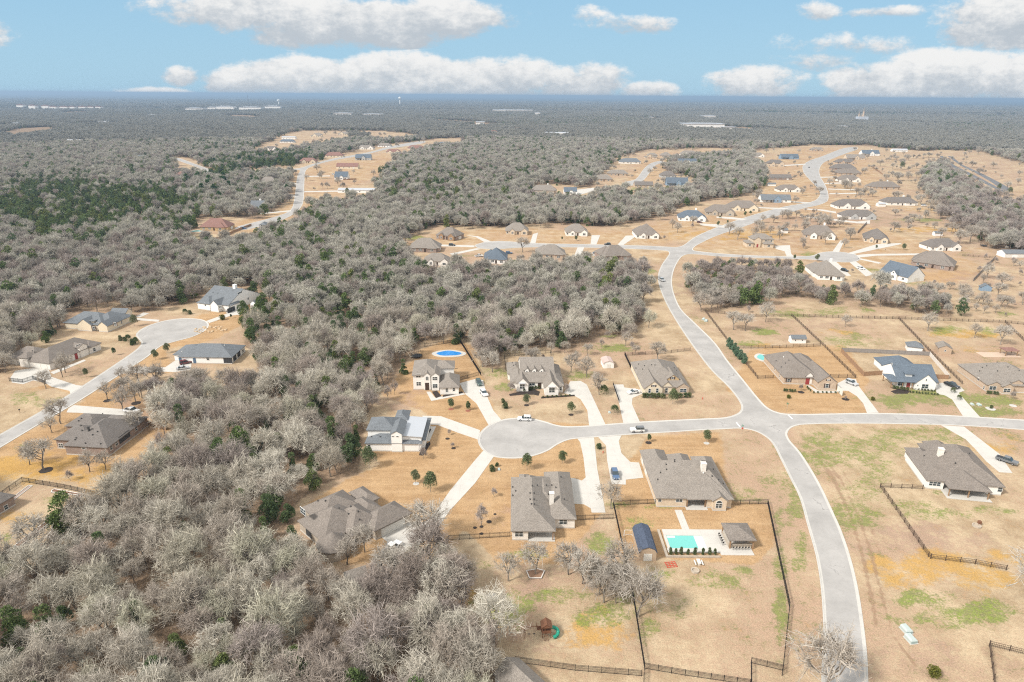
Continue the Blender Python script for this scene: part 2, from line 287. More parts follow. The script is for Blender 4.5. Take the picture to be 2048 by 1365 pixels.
def ground():
    rs=[P(1024,py)[1] for py in np.arange(1440,206,-4.0)]
    rs=[25.0,50.0,70.0]+[r for r in rs if r>78]+[11000,14000,19000,26000,36000,52000]
    an=list(np.radians(np.arange(-52,52.01,.25)))+list(np.radians(np.arange(56,308,6.0)))
    rs=np.array(rs); an=np.array(an); R,A=np.meshgrid(rs,an,indexing='ij')
    X=(R*np.sin(A)); Y=(R*np.cos(A)); nr,na=R.shape
    PX,PY,C=proj(X,Y,0.0)
    ok=C>5; PX=np.where(ok,PX,-9999); PY=np.where(ok,PY,99999)
    far=Y>60
    def soft(fn):
        s=0
        for dx,dy in ((0,0),(5,2),(-5,2),(4,-3),(-4,-3)): s=s+fn(PX+dx,PY+dy*np.clip((PY-190)/500,.2,1))
        return s/5
    lit=soft(lambda a,b: forest_mask(a,b).astype(float))
    outside=(~ok)|(PY>1460)|(PX<-90)|(PX>2190)
    lit=np.where(outside,.3,lit)
    def anyp(a,b):
        m=np.zeros(a.shape,bool)
        for p in LAWN: m|=inpoly(a,b,p)
        return m.astype(float)
    law=soft(anyp)*np.where(PY<545,.5,1.0)
    WOB=(np.sin(X*.31+1.7*np.sin(Y*.23))+np.sin(Y*.37+1.9*np.sin(X*.19+2))+np.sin(X*.83+Y*.61)*.7+np.sin(X*.7-Y*.95+1)*.7)/2.4
    def blobs(L):
        s=np.zeros(R.shape)
        for cx,cy,rx,ry,st in L: s=np.maximum(s,(st if st>.6 or L is not GREEN else min(st*1.6,.75))*np.clip(1.15-((PX-cx)/(rx*1.2))**2-((PY-cy)/(ry*1.2))**2+.55*WOB,0,1))
        return s
    dirt=np.zeros(R.shape)
    for pl,wd,st in DIRT:
        for (ax,ay),(bx,by) in zip(pl,pl[1:]):
            L2=(bx-ax)**2+(by-ay)**2; t=np.clip(((PX-ax)*(bx-ax)+(PY-ay)*(by-ay))/L2,0,1); dd=np.hypot(PX-ax-t*(bx-ax),PY-ay-t*(by-ay)); dirt=np.maximum(dirt,st*np.clip(1.3-(dd/wd)**2,0,1))
    me=bpy.data.meshes.new('ground')
    vs=np.concatenate([np.stack([X,Y,np.zeros_like(X)],-1).reshape(-1,3),[[0,0,0]]]).astype(np.float32)
    i=np.arange(nr-1)[:,None]; j=np.arange(na)[None,:]; j2=(j+1)%na
    q=np.stack([i*na+j,i*na+j2,(i+1)*na+j2,(i+1)*na+j],-1).reshape(-1,4)[:,::-1]
    tri=[(nr*na,(k+1)%na,k) for k in range(na)]
    nq=len(q); me.vertices.add(len(vs)); me.vertices.foreach_set('co',vs.ravel())
    loops=np.concatenate([q.ravel(),np.array(tri).ravel()]).astype(np.int32); me.loops.add(len(loops)); me.loops.foreach_set('vertex_index',loops)
    st=np.concatenate([np.arange(nq)*4,nq*4+np.arange(na)*3]).astype(np.int32); me.polygons.add(len(st)); me.polygons.foreach_set('loop_start',st)
    me.update(calc_edges=True)
    for nm,a in (('lit',lit),('law',law),('grn',blobs(GREEN)),('org',blobs(ORANGE)),('mau',blobs(MAUVE)),('dirt',dirt)):
        at=me.attributes.new(nm,'FLOAT','POINT'); at.data.foreach_set('value',np.concatenate([a.ravel(),[0]]).astype(np.float32))
    m,g,b=newmat('ground',.95,.05); tc=g.add('ShaderNodeTexCoord').outputs['Object']
    big=g.noise(tc,.02,4,.6); mid=g.noise(tc,.11,4,.65); fine=g.noise(tc,.8,3,.7); grit=g.noise(tc,3.2,2,.7)
    mow=g.noise(g.vec(tc,(.25,.05,1)),1.0,3,.6); mow2=g.noise(g.vec(tc,(.05,.45,1)),1.0,2,.6)
    straw=g.mix(g.step(g.m('ADD',g.m('MULTIPLY',mid,.6),g.m('MULTIPLY',fine,.4)),.36,.64),(.53,.415,.275),(.345,.25,.155))
    straw=g.mix(g.step(g.m('ADD',big,g.m('MULTIPLY',fine,.4)),.6,.85),straw,(.40,.275,.19))
    lawn=g.mix(g.step(g.m('ADD',g.m('MULTIPLY',mid,.6),g.m('MULTIPLY',mow2,.5)),.4,.72),(.47,.315,.175),(.38,.24,.125))
    c=g.mix(g.step(g.m('ADD',g.attr('law'),g.m('ADD',g.m('MULTIPLY_ADD',mid,1.5,-.75),g.m('MULTIPLY_ADD',fine,.5,-.25))),.2,.85),straw,lawn)
    n_e=g.m('ADD',g.m('MULTIPLY_ADD',mid,2.0,-1.0),g.m('MULTIPLY_ADD',fine,1.2,-.6))
    spk=g.m('ADD',g.m('MULTIPLY',g.noise(tc,1.5,3,.75),.55),g.m('MULTIPLY',g.noise(tc,.42,3,.65),.45))
    c=g.mix(g.m('MULTIPLY',g.step(g.m('ADD',g.attr('mau'),n_e),.2,.8),.75),c,(.37,.255,.19))
    c=g.mix(g.m('MULTIPLY',g.step(g.m('ADD',g.attr('org'),n_e),.25,.9),.8),c,(.48,.29,.085))
    dk=g.step(g.m('ADD',g.attr('dirt'),g.m('ADD',n_e,g.m('MULTIPLY_ADD',grit,.8,-.4))),.3,.9)
    c=g.mix(g.m('MULTIPLY',dk,.75),c,(.29,.19,.125))
    open_=g.m('MULTIPLY',g.step(g.m('ADD',g.m('MULTIPLY',big,.7),g.m('MULTIPLY',mid,.45)),.52,.78),g.m('SUBTRACT',1.0,g.m('MULTIPLY',g.attr('law'),.75)))
    cov=g.m('ADD',g.m('MULTIPLY',g.attr('grn'),.25),g.m('MULTIPLY',open_,.19))
    gm=g.m('MULTIPLY',g.step(g.m('ADD',spk,cov),.60,.76),.85)
    c=g.mix(gm,c,g.mix(g.m('MULTIPLY',g.attr('grn'),g.step(fine,.3,.7)),(.20,.20,.085),(.19,.265,.04)))
    lt_=g.mix(g.step(fine,.35,.7),(.21,.15,.10),(.33,.235,.16))
    lt_=g.mix(g.step(mid,.55,.75),lt_,(.30,.19,.12))
    c=g.mix(g.step(g.m('ADD',g.attr('lit'),g.m('MULTIPLY_ADD',mid,.5,-.25)),.35,.8),c,lt_)
    k=g.m('ADD',g.m('MULTIPLY_ADD',grit,1.15,.08),g.m('ADD',g.m('MULTIPLY',fine,.5),g.m('MULTIPLY',mow,.2)))
    c=g.mix(1,c,_grey(g,g.m('MULTIPLY',k,.98)),'MULTIPLY')
    # far woods seen edge-on: bare canopy colour with paler clearings
    geo=g.add('ShaderNodeNewGeometry'); sx=g.add('ShaderNodeSeparateXYZ'); g.put(sx.inputs[0],geo.outputs[0])
    fw=g.step(sx.outputs[1],4500,6500)
    f1=g.noise(g.vec(tc,(.0012,.0035,1)),1,4,.6); f2=g.noise(g.vec(tc,(.0004,.0016,1)),1,3,.6)
    fc=g.mix(g.step(f1,.35,.65),(.06,.065,.055),(.13,.125,.105)); fc=g.mix(g.step(f2,.66,.74),fc,(.30,.27,.21)); fc=g.mix(g.step(f2,.3,.42),(.06,.08,.05),fc)
    c=g.mix(fw,c,fc)
    g.put(b.inputs['Base Color'],c)
    bp=g.add('ShaderNodeBump'); bp.inputs['Strength'].default_value=.5; bp.inputs['Distance'].default_value=.25; g.put(bp.inputs['Height'],g.m('ADD',fine,grit)); g.l.new(bp.outputs[0],b.inputs['Normal'])
    me.materials.append(m); o=link('ground',me); tag(o,kind='structure'); return o
ground()
# ------------------------------------------------------------------ roads, kerbs, drives
def asphalt(name,rgb):
    m,g,b=newmat(name,.9,.12); tc=g.add('ShaderNodeTexCoord').outputs['Object']
    n=g.noise(tc,.12,4,.6); n2=g.noise(tc,1.1,3,.7); n3=g.noise(tc,9,1,.6)
    vo=g.add('ShaderNodeTexVoronoi',feature='DISTANCE_TO_EDGE'); vo.inputs['Scale'].default_value=.10
    g.put(vo.inputs['Vector'],g.m and g.add('ShaderNodeVectorMath',operation='ADD').outputs[0])
    va=vo.inputs['Vector'].links[0].from_node; g.put(va.inputs[0],tc); g.put(va.inputs[1],g.vec(g.noise(tc,.35,3,.6,col=True),(5,5,0)))
    crack=g.m('MULTIPLY',g.m('SUBTRACT',1,g.step(vo.outputs[0],.004,.013)),g.step(n,.52,.62))
    f=g.m('ADD',g.m('MULTIPLY_ADD',n,.7,.47),g.m('ADD',g.m('MULTIPLY',n2,.2),g.m('MULTIPLY',n3,.14)))
    c=g.mix(1,(*rgb,1),_grey(g,f),'MULTIPLY'); c=g.mix(g.m('MULTIPLY',crack,.45),c,(.10,.095,.09))
    g.put(b.inputs['Base Color'],c); return m
ASPH=asphalt('asphalt',(.385,.37,.352)); ASPH_DK=asphalt('dark_asphalt',(.17,.17,.175))
def concrete(name,rgb):
    m,g,b=newmat(name,.85,.15); tc=g.add('ShaderNodeTexCoord').outputs['Object']
    n=g.noise(tc,.3,4,.65); n2=g.noise(tc,2.2,3,.7); s=g.add('ShaderNodeSeparateXYZ'); g.put(s.inputs[0],tc)
    j=None
    for ax in (0,1):
        q=g.m('ABSOLUTE',g.m('SUBTRACT',g.m('FRACT',g.m('MULTIPLY',s.outputs[ax],1/3.6)),.5)); q=g.step(q,.488,.497); j=q if j is None else g.m('MAXIMUM',j,q)
    f=g.m('ADD',g.m('MULTIPLY_ADD',n,.28,.72),g.m('MULTIPLY',n2,.16)); f=g.m('SUBTRACT',f,g.m('MULTIPLY',j,.16))
    g.put(b.inputs['Base Color'],g.mix(1,(*rgb,1),_grey(g,f),'MULTIPLY')); return m
CONC=concrete('concrete',(.58,.555,.51)); KERB=concrete('kerb_concrete',(.55,.53,.49))
def flat(name,pts,mat,z,kind='structure',thick=.0):
    w=[P(x,y)[:2] for x,y in pts]; mb=MB(); mb.prism(w,z-.16,z); o=mb.obj(name,mat); tag(o,kind=kind); return o
def kerb_ring(pts,name='kerb',closed=True):
    w=np.array([P(x,y)[:2] for x,y in pts]); keep=[0]
    for i in range(1,len(w)):
        if np.linalg.norm(w[i]-w[keep[-1]])>.25: keep.append(i)
    w=w[keep]; n=len(w); a=sum(w[i][0]*w[(i+1)%n][1]-w[(i+1)%n][0]*w[i][1] for i in range(n))
    nx=np.roll(w,-1,0); pv=np.roll(w,1,0); t=nx-pv; t/=np.maximum(np.linalg.norm(t,axis=1),1e-6)[:,None]
    nor=np.stack([-t[:,1],t[:,0]],1)*(1 if a>0 else -1)     # inward
    rings=[]
    prof=((-.12,-.05),(-.10,.11),(.12,.11),(.22,.055),(.62,.034),(.62,-.05))
    mb=MB(); vs=[]
    for d,z in prof: vs.append(np.concatenate([w+nor*d,np.full((n,1),z)],1))
    V=np.concatenate(vs); fs=[]
    for k in range(len(prof)-1):
        for i in range(n):
            j=(i+1)%n; fs.append((k*n+i,k*n+j,(k+1)*n+j,(k+1)*n+i) if a>0 else (k*n+j,k*n+i,(k+1)*n+i,(k+1)*n+j))
    mb.add(V,fs); o=mb.obj(name,KERB); tag(o,kind='structure')
ROAD=[(1642,1450),(1643.6,1365),(1646,1290),(1647,1244.6),(1642,1171.6),(1632,1110.8),(1615,1050),(1600,996.5),(1580,955.5),(1562.4,920),(1545,887),(1531.6,874),(1509.7,862.5),(1481.8,857.5),(1450,858.7),(1400,861),(1340,865),(1279.6,868.3),(1243,871),(1194,874.6),(1152.6,877.8),(1135.5,880.7),(1116,889),(1096.5,901.5),(1072,911),(1047.7,916),(1018,917.3),(984,912.5),(964.6,899),(956,882),(959.8,867.3),(977,851.4),(1003.7,840.4),(1030.6,836.8),(1050,836.5),(1067,838.5),(1091.6,844.5),(1111,850.5),(1130.7,853.5),(1179.5,852),(1206,849.7),(1245,847),(1279.6,844.5),(1350,840.8),(1410,838),(1447.7,836),(1467,831.5),(1480,824),(1483,814),(1477,800),(1457.4,775),(1423,741),(1389,697),(1350,638.6),(1330,602),(1318,570),(1316.3,551),(1323,531.5),(1331.8,518.3),(1338,509),(1337,503.5),(1323,501.3),(1263.7,498.3),(1166,495.5),(1071,495),(1034,496.2),(1000,498.5),(975.8,498.5),(956,496.3),(950,491.6),(961,486.8),(980.7,483.6),(1007.5,483),(1039,485),(1075.9,487.3),(1166,489),(1246.8,491),(1300,492.4),(1340,494.5),(1353,495),(1367,491),(1386.8,476.5),(1408.7,465.6),(1441.7,452.4),(1485.6,437),(1529.6,423.8),(1573.5,412.8),(1617.5,405.5),(1633,399.6),(1640,388.7),(1636,377.7),(1617.5,358),(1607,344.7),(1605.4,333.7),(1613,325),(1648,311.7),(1674.7,301),(1692.3,296),(1715,295.5),(1715,298.6),(1694.5,306.4),(1666,317.4),(1646,327),(1638.4,340.3),(1640.7,353.5),(1651.7,373.3),(1657,393),(1655,402),(1642,409),(1606.5,417.5),(1573.5,427.5),(1529.6,438.5),(1485.6,454.6),(1441.7,469),(1408.7,483),(1386.8,496.3),(1386,500.5),(1397.8,503.3),(1463.7,509.3),(1542.8,512.8),(1600,513.3),(1626,511.5),(1639.6,506.3),(1663.7,503.5),(1688,505.2),(1707,508.5),(1719.8,515.2),(1717,521.7),(1696.7,525),(1672.5,524.3),(1644,521.7),(1622,519.6),(1573.5,518),(1541,517),(1441.7,513.5),(1390,509),(1373,509.5),(1362.6,514.5),(1353.8,527),(1347,542.5),(1344,558),(1344.5,574),(1350,594.6),(1362,619),(1389,646),(1430.6,687.4),(1455,722),(1486.7,760.7),(1516,797),(1535.6,816.8),(1557.5,826.2),(1582,829),(1650,828.5),(1733,827),(1850,829.5),(1926.4,833),(2048,840.5),(2180,849),(2180,872),(2048,860.3),(1960,854),(1886.9,850.4),(1800,848.5),(1716,847.5),(1630.8,848.5),(1594,851.5),(1579.5,858.3),(1574,868),(1578,880),(1600,905.7),(1638,967),(1666,1025.8),(1682,1062),(1698.8,1110.8),(1714,1171.6),(1725.6,1244.6),(1733,1310),(1735.5,1365),(1738,1450)]
ROAD_L=[(-120,940),(0,869.6),(60,836),(115.5,803.8),(166.5,771.6),(241.7,721.9),(276,697),(283,687),(276.6,677.6),(272,670.8),(279.3,661.4),(303.5,649.4),(338.4,640.5),(376,637.5),(408.2,641.3),(417.6,649.4),(412.2,660),(386.7,673.5),(349,684),(322.3,692.5),(295.4,713.8),(241.7,748.7),(161,801),(80.6,848),(0,896.4),(-120,970)]
ROAD_U=[(470,457),(529.5,440),(555,432.5),(573,426),(584,416.7),(590,391),(595,352.6),(600,341.5),(590,341.3),(529.5,344),(478,347.5),(440,348.5),(411.5,345.5),(396,336),(350,318),(352,316),(400,332),(440,345.3),(478,344.5),(529.5,341),(598,337),(622,329.5),(670.5,316.7),(709,310.3),(747.4,302.6),(773,295),(850,283),(851,285),(776,298.5),(748,305.5),(709,314),(670.5,320.5),(632,330.5),(612.5,340),(609,357.7),(606.4,403.8),(601,416),(586,429.5),(555,443.6),(478,461)]
ROAD_N=[(1247,371),(1250.5,365),(1271.4,359),(1288,338),(1301,327.5),(1319.8,322.7),(1329.6,325),(1312,330.5),(1303.3,340),(1288,360),(1272.5,370)]
for k,(pts,nm) in enumerate(((ROAD,'road'),(ROAD_L,'road'),(ROAD_U,'road'),(ROAD_N,'road'))):
    sp_=smooth_px(pts,4); flat(nm,sp_,ASPH,.03); kerb_ring(sp_)
for pts in ([(1879,313),(1885,312),(1910,331.5),(1955,353.5),(2010,383),(2003,385),(1948,356.5),(1904,334.5)],[(1895,313),(1902,312.5),(1926,330.5),(1965,348),(2004,368),(2025,380),(2010,383),(1980,363),(1955,348.5),(1921,331.5)]):
    flat('road',pts,ASPH_DK,.03 if pts[0][0]<1890 else .034)
def stopbar(a,b):
    A=np.array(P(*a)[:2]);B=np.array(P(*b)[:2]); d=(B-A)/np.linalg.norm(B-A); n=np.array((-d[1],d[0]))*.22
    MB().prism([tuple(A+n),tuple(B+n),tuple(B-n),tuple(A-n)],.0,.036).obj('road_marking',WHITE)['kind']='structure'
stopbar((1473,845.5),(1480,854.5)); stopbar((1576,830.5),(1585,838.5))
DRIVES=[[(843,832),(881.8,833),(960,861),(957,880),(916,866),(874.7,850.5),(860.7,849.7),(857,842)],[(857,853.5),(872,853.5),(859,883),(851,883)],
 [(918.7,767),(950,759),(966,761),(976,797.7),(987,822),(1002.9,840.6),(977,850.4),(952.8,807.4),(931,789)],[(930.5,789.4),(862.5,802.5),(852.7,784),(861,784),(870,796),(926,785.4)],
 [(1140.4,763.5),(1161,762.3),(1173.4,769.6),(1211,849.3),(1178.3,852),(1174.6,820.9),(1161,799),(1150,792.8),(1128,786.7)],
 [(1225.9,769.6),(1246.6,769.6),(1249,775.7),(1284.5,780),(1285.7,788),(1265,796.5),(1263.7,808.7),(1279.6,844),(1246.6,846.6),(1238,806)],
 [(1675.3,767),(1694.4,757.6),(1712,759),(1714.9,769.4),(1757.4,826),(1734,826.6),(1726.6,807.4),(1713.4,792.8),(1697,782.5),(1673.9,781)],
 [(1673.5,782),(1673.9,786.5),(1632,786),(1616,773),(1612,771),(1618,771),(1636,781.5)],
 [(1870.5,775.8),(1878.6,766.5),(1893,765.7),(1918.6,772),(1929,781.7),(1917,786.5),(1960.2,835),(1925.8,832.8),(1904,799.3),(1889.8,791.3),(1873.7,788)],
 [(1882,851),(1928,854),(1998.5,908.6),(2024.8,946.7),(1998.5,945),(1972,923),(1951.6,899.8),(1931,879)],
 [(1155,878),(1188,875.6),(1194.5,938),(1211,1025.8),(1183.5,1025.8),(1181.3,1017),(1168,1009.3),(1148.4,1008),(1145,981.9),(1141.8,956.6),(1150.5,957.7),(1163.7,962),(1171.4,955.5),(1167,916),(1160.4,885)],
 [(1196.7,875),(1242.9,871.8),(1237.4,883),(1242.9,907),(1260.4,924.7),(1278,925.8),(1287,956),(1251.6,959.9),(1251.6,969.8),(1223,968.7),(1214,920),(1212,891.8)],
 [(966,902.5),(988,913.3),(950,967),(900,1021.4),(873.8,1059.4),(846.4,1084.3),(799,1111.7),(766.7,1114),(774,1084),(761.7,1074),(779,1062),(820,1044),(851.4,1044.5),(868.8,1027),(900,982),(950,921)],
 [(137.6,817),(147.9,811),(243,818.8),(287,825.4),(272.4,835.7),(234,832),(153.7,826),(133,825.4)],
 [(20.9,755.9),(30.6,742),(65.4,737),(97.4,739.5),(103,754.5),(153,771),(166,772.3),(141,789),(139,782.3),(103,774),(89,765.6),(66.8,761.4),(46,769),(23.7,765.6)],
 [(101,745),(168,719.7),(172,722),(107,749)],
 [(268.6,636),(319.6,640.3),(317,644),(276.6,641)],[(270,634),(287,625.7),(298.6,627.3),(280,635.3)],
 [(412.2,642.7),(453.9,627.9),(451,622.5),(470,617),(499.5,622.5),(494,627.9),(462,632),(419,646.5)],
 [(248.4,742.4),(264.5,735.3),(330.3,735.3),(357,717.5),(384,722.5),(381.4,740.7),(349,744.7),(327.6,744),(242,748)],
 [(933,471),(956,473),(982,483.2),(968.5,484.6),(951.4,474.6)],[(1066,468.5),(1076,466),(1071,487),(1060,487)],[(1183.3,471),(1200.4,471),(1193,489),(1181,489)],[(1251.7,472),(1275,471),(1246.8,490.6),(1234.6,490.4)],
 [(881.8,489.8),(949,491.5),(949,495),(881,493)],[(899,508),(953,497),(962,498.5),(905,511)],[(1155,495.5),(1168.7,495),(1161,513.6),(1148,513)],[(1206,495.3),(1228,496.5),(1205,513),(1183,512)],
 [(1652.8,522.6),(1672.5,524),(1702,552),(1694,553)],[(1699,525),(1711,522.8),(1747,549.2),(1732,553.6)],[(1717,519),(1721,517.4),(1762.7,526),(1758,528)],
 [(1716,516),(1714,510.7),(1736,508.5),(1841.8,507.4),(1848,510.7),(1754,511.8)],[(1695,507),(1754,488.7),(1804.4,486.5),(1798,489.8),(1705.5,509)],[(1664.8,503.8),(1681,481),(1688,483),(1678,505)],
 [(1549.4,492),(1580,491),(1582,507.3),(1588,513.5),(1573.5,513.3),(1569,503),(1551.6,498.5)],
 [(1397.8,447.5),(1433,449),(1457,453.2),(1448,456),(1404,451.5)],[(1433,433.5),(1463.7,434.8),(1494.4,438.5),(1485.7,441),(1433,436)],[(1514,414.8),(1578,417),(1573.5,419.3),(1514,416.6)],[(1582,403),(1622,405.5),(1612,407.5),(1582,404.8)],
 [(1612,417.5),(1644,419.5),(1672.5,424),(1672,427),(1640,421.5),(1606,419)],[(1600,431.4),(1714,443.7),(1740,441),(1740,448),(1714,447),(1600,433.6)],
 [(1649,366.7),(1683.5,365.4),(1683.5,367.5),(1650,368.5)],[(1656,377.7),(1732,380.2),(1732,382),(1656,379.3)],[(1659,387),(1714,386.3),(1714,388.2),(1659,389)],[(1641.7,354.4),(1674.7,353.3),(1674.7,355),(1642,356)],
 [(608,352.5),(660,351.5),(660,353.2),(608,354.5)],[(604.5,383),(676,381.5),(676,384),(604.5,385)],[(561,370),(592,366.5),(592,369),(561,372)],[(520,427),(582,421),(582,423.5),(520,429)],[(1130,383),(1188,376),(1192,381),(1150,393)],[(570,396),(590,391),(590,393),(570,398)],
 [(1401,326),(1328,329),(1328,327)],[(1560,331),(1611,328),(1611,330),(1560,333)]]
for d in DRIVES: flat('driveway',d,CONC,.05+.0007*DRIVES.index(d))
# ------------------------------------------------------------------ trees
def bark_mat(name,cols,rough=.9,lo=.6):
    m,g,b=newmat(name,rough,.1); r=g.add('ShaderNodeObjectInfo').outputs['Random']
    tc=g.add('ShaderNodeTexCoord').outputs['Object']; n=g.noise(tc,.9,2,.6)
    ramp=g.add('ShaderNodeValToRGB'); e=ramp.color_ramp.elements
    while len(e)<len(cols): e.new(.5)
    for k,c in enumerate(cols): e[k].position=k/(len(cols)-1); e[k].color=(*c,1)
    g.put(ramp.inputs[0],r)
    g.put(b.inputs['Base Color'],g.mix(1,ramp.outputs[0],_grey(g,g.m('MULTIPLY_ADD',n,.7,lo)),'MULTIPLY')); return m
TWIG=bark_mat('pale_twigs',[(.56,.52,.43),(.46,.42,.355),(.64,.60,.51),(.42,.365,.31),(.53,.51,.40),(.39,.33,.285),(.59,.55,.46)])
TWIG_B=bark_mat('brown_twigs',[(.37,.315,.275),(.31,.26,.225),(.42,.365,.33),(.34,.29,.26)])
TWIG_G=bark_mat('grey_twigs',[(.46,.41,.35),(.40,.355,.30),(.50,.46,.40),(.36,.32,.275)])
TWIG_M=bark_mat('far_twigs',[(.48,.455,.385),(.39,.365,.315),(.53,.505,.43),(.37,.335,.295),(.45,.435,.355),(.34,.305,.275)])
TWIG_F=bark_mat('woodland_twigs',[(.30,.29,.25),(.345,.33,.285),(.26,.25,.22)])
BARK=bark_mat('grey_bark',[(.30,.26,.215),(.36,.32,.27),(.25,.215,.18)])
def leaf_mat(name,cols): 
    m,g,b=newmat(name,.8,.15); r=g.add('ShaderNodeObjectInfo').outputs['Random']; tc=g.add('ShaderNodeTexCoord').outputs['Object']
    n=g.noise(tc,1.3,3,.7); ramp=g.add('ShaderNodeValToRGB'); e=ramp.color_ramp.elements
    while len(e)<len(cols): e.new(.5)
    for k,c in enumerate(cols): e[k].position=k/(len(cols)-1); e[k].color=(*c,1)
    g.put(ramp.inputs[0],r); g.put(b.inputs['Base Color'],g.mix(1,ramp.outputs[0],_grey(g,g.m('MULTIPLY_ADD',n,1.5,.25)),'MULTIPLY')); return m
CEDAR=leaf_mat('cedar_leaves',[(.11,.16,.06),(.14,.19,.06),(.09,.13,.06),(.17,.195,.06),(.115,.165,.08)])
BLUEC=leaf_mat('blue_conifer_needles',[(.11,.19,.12),(.13,.21,.13)])
PINE=leaf_mat('pine_needles',[(.05,.11,.03),(.07,.14,.035),(.04,.09,.03)])
OAKLEAF=leaf_mat('live_oak_leaves',[(.15,.18,.085),(.125,.16,.075),(.18,.195,.105)])
SHRUB=leaf_mat('shrub_leaves',[(.085,.12,.05),(.11,.14,.055),(.13,.145,.07)])
RUST=leaf_mat('rust_leaves',[(.30,.14,.06),(.25,.13,.07)])
OLIVE=leaf_mat('olive_leaves',[(.16,.15,.03),(.12,.14,.03)])
def _nrm(a): return a/np.maximum(np.linalg.norm(a,axis=-1,keepdims=True),1e-9)
def ribbons(p0,p1,w0,w1,rs,cross=False):
    d=_nrm(p1-p0); a=_nrm(np.cross(d,rs.normal(size=d.shape)+1e-6)); w0=np.broadcast_to(np.asarray(w0,float).reshape(-1,1),(len(p0),1)); w1=np.broadcast_to(np.asarray(w1,float).reshape(-1,1),(len(p0),1))
    q=[np.stack([p0-a*w0/2,p0+a*w0/2,p1+a*w1/2,p1-a*w1/2],1)]
    if cross:
        c=np.cross(d,a); q.append(np.stack([p0-c*w0/2,p0+c*w0/2,p1+c*w1/2,p1-c*w1/2],1))
    return np.concatenate(q)
def bare_geom(seed,h,cr,base,counts,tw,tl,flat=1.0,lean=0.0,thick=1.0):
    """returns (limb quads, twig quads)"""
    rs=np.random.RandomState(seed); R=np.array((cr,cr,(h-base)*.66)); c=np.array((lean*h,0,base+(h-base)*.36))
    limb=[];twig=[]
    fork=np.array((lean*h*.3,0,base*.85))
    tr=.045*h*.5*thick
    pts=[np.array((0,0,-.2)),np.array((lean*h*.1+rs.normal()*.1,rs.normal()*.1,base*.45)),fork,np.array((lean*h*.6+rs.normal()*.4,rs.normal()*.4,base+(h-base)*.35))]
    for k in range(3): limb.append(ribbons(pts[k][None],pts[k+1][None],[[tr*2*(1,.85,.7)[k]]],[[tr*2*(.85,.7,.3)[k]]],rs,True))
    n=counts[0]; az=np.arange(n)/n*2*np.pi+rs.uniform(0,6)+rs.normal(size=n)*.25; el=rs.uniform(.05,1.25,n)
    D=np.stack([np.cos(az)*np.cos(el),np.sin(az)*np.cos(el),np.sin(el)],1)
    S=fork+(pts[3]-fork)*rs.uniform(0,.8,(n,1)); rad=rs.uniform(.42,.62,(n,1)); rf=rs.uniform(.62,1.18,(n,1)); E_=c+D*R*rad*rf
    M=(S+E_)/2+np.stack([rs.normal(size=n)*.3,rs.normal(size=n)*.3,-rs.uniform(0,.5,n)],1)
    w=tr*1.0
    limb+= [ribbons(S,M,w,w*.75,rs,True),ribbons(M,E_,w*.75,w*.5,rs,True)]
    sig=(.0,.40,.27,.20,.18); rr=(0,(.58,.82),(.72,1.0),(.78,1.12),(.84,1.22))
    ph=rs.uniform(0,6.28,4)
    wid=(0,tr*.66,max(tr*.46,tw*3.4),tw*2.2,tw*1.2)
    PS,PE,PD=M,E_,D; PF=rf
    for k in range(1,len(counts)):
        m=counts[k]; n=len(PD)*m
        d=_nrm(np.repeat(PD,m,0)+rs.normal(size=(n,3))*sig[k]); d[:,2]=np.where(d[:,2]<-.35,-d[:,2]*.5,d[:,2])
        t=rs.uniform(.25,1,(n,1)); s=np.repeat(PS,m,0)*(1-t)+np.repeat(PE,m,0)*t
        PF=np.repeat(PF,m,0); r=PF*rs.uniform(*rr[k],(n,1))*(1+.13*np.sin(3*np.arctan2(d[:,1],d[:,0])+ph[0]+2*d[:,2])+.11*np.sin(5*np.arctan2(d[:,1],d[:,0])+ph[1]-4*d[:,2])+.10*np.sin(7*d[:,2]+ph[2]+2*d[:,0]))[:,None]; e=c+d*R*r
        if k>=3:
            L=np.linalg.norm(e-s,axis=1,keepdims=True); mx=tl*(1.5 if k==3 else 1)*rs.uniform(.6,1.3,(n,1)); dirn=_nrm(_nrm(e-s)+rs.normal(size=(n,3))*.35+np.array((0,0,.18)))
            e=s+dirn*np.minimum(np.maximum(L,mx*.5),mx)
        if k<=0:
            mid=(s+e)/2+rs.normal(size=(n,3))*.22; limb+=[ribbons(s,mid,wid[k],wid[k]*.8,rs,True),ribbons(mid,e,wid[k]*.8,wid[k]*.5,rs,True)]
        elif k<=2:
            mid=(s+e)/2+rs.normal(size=(n,3))*(.24 if k==1 else .15); twig+=[ribbons(s,mid,wid[k],wid[k]*.8,rs,k==1),ribbons(mid,e,wid[k]*.8,wid[k]*.5,rs,k==1)]
        else: twig.append(ribbons(s,e,wid[k],wid[k]*.5,rs))
        PS,PE,PD=s,e,d
    limb=np.concatenate(limb); twig=np.concatenate(twig)
    return limb,twig
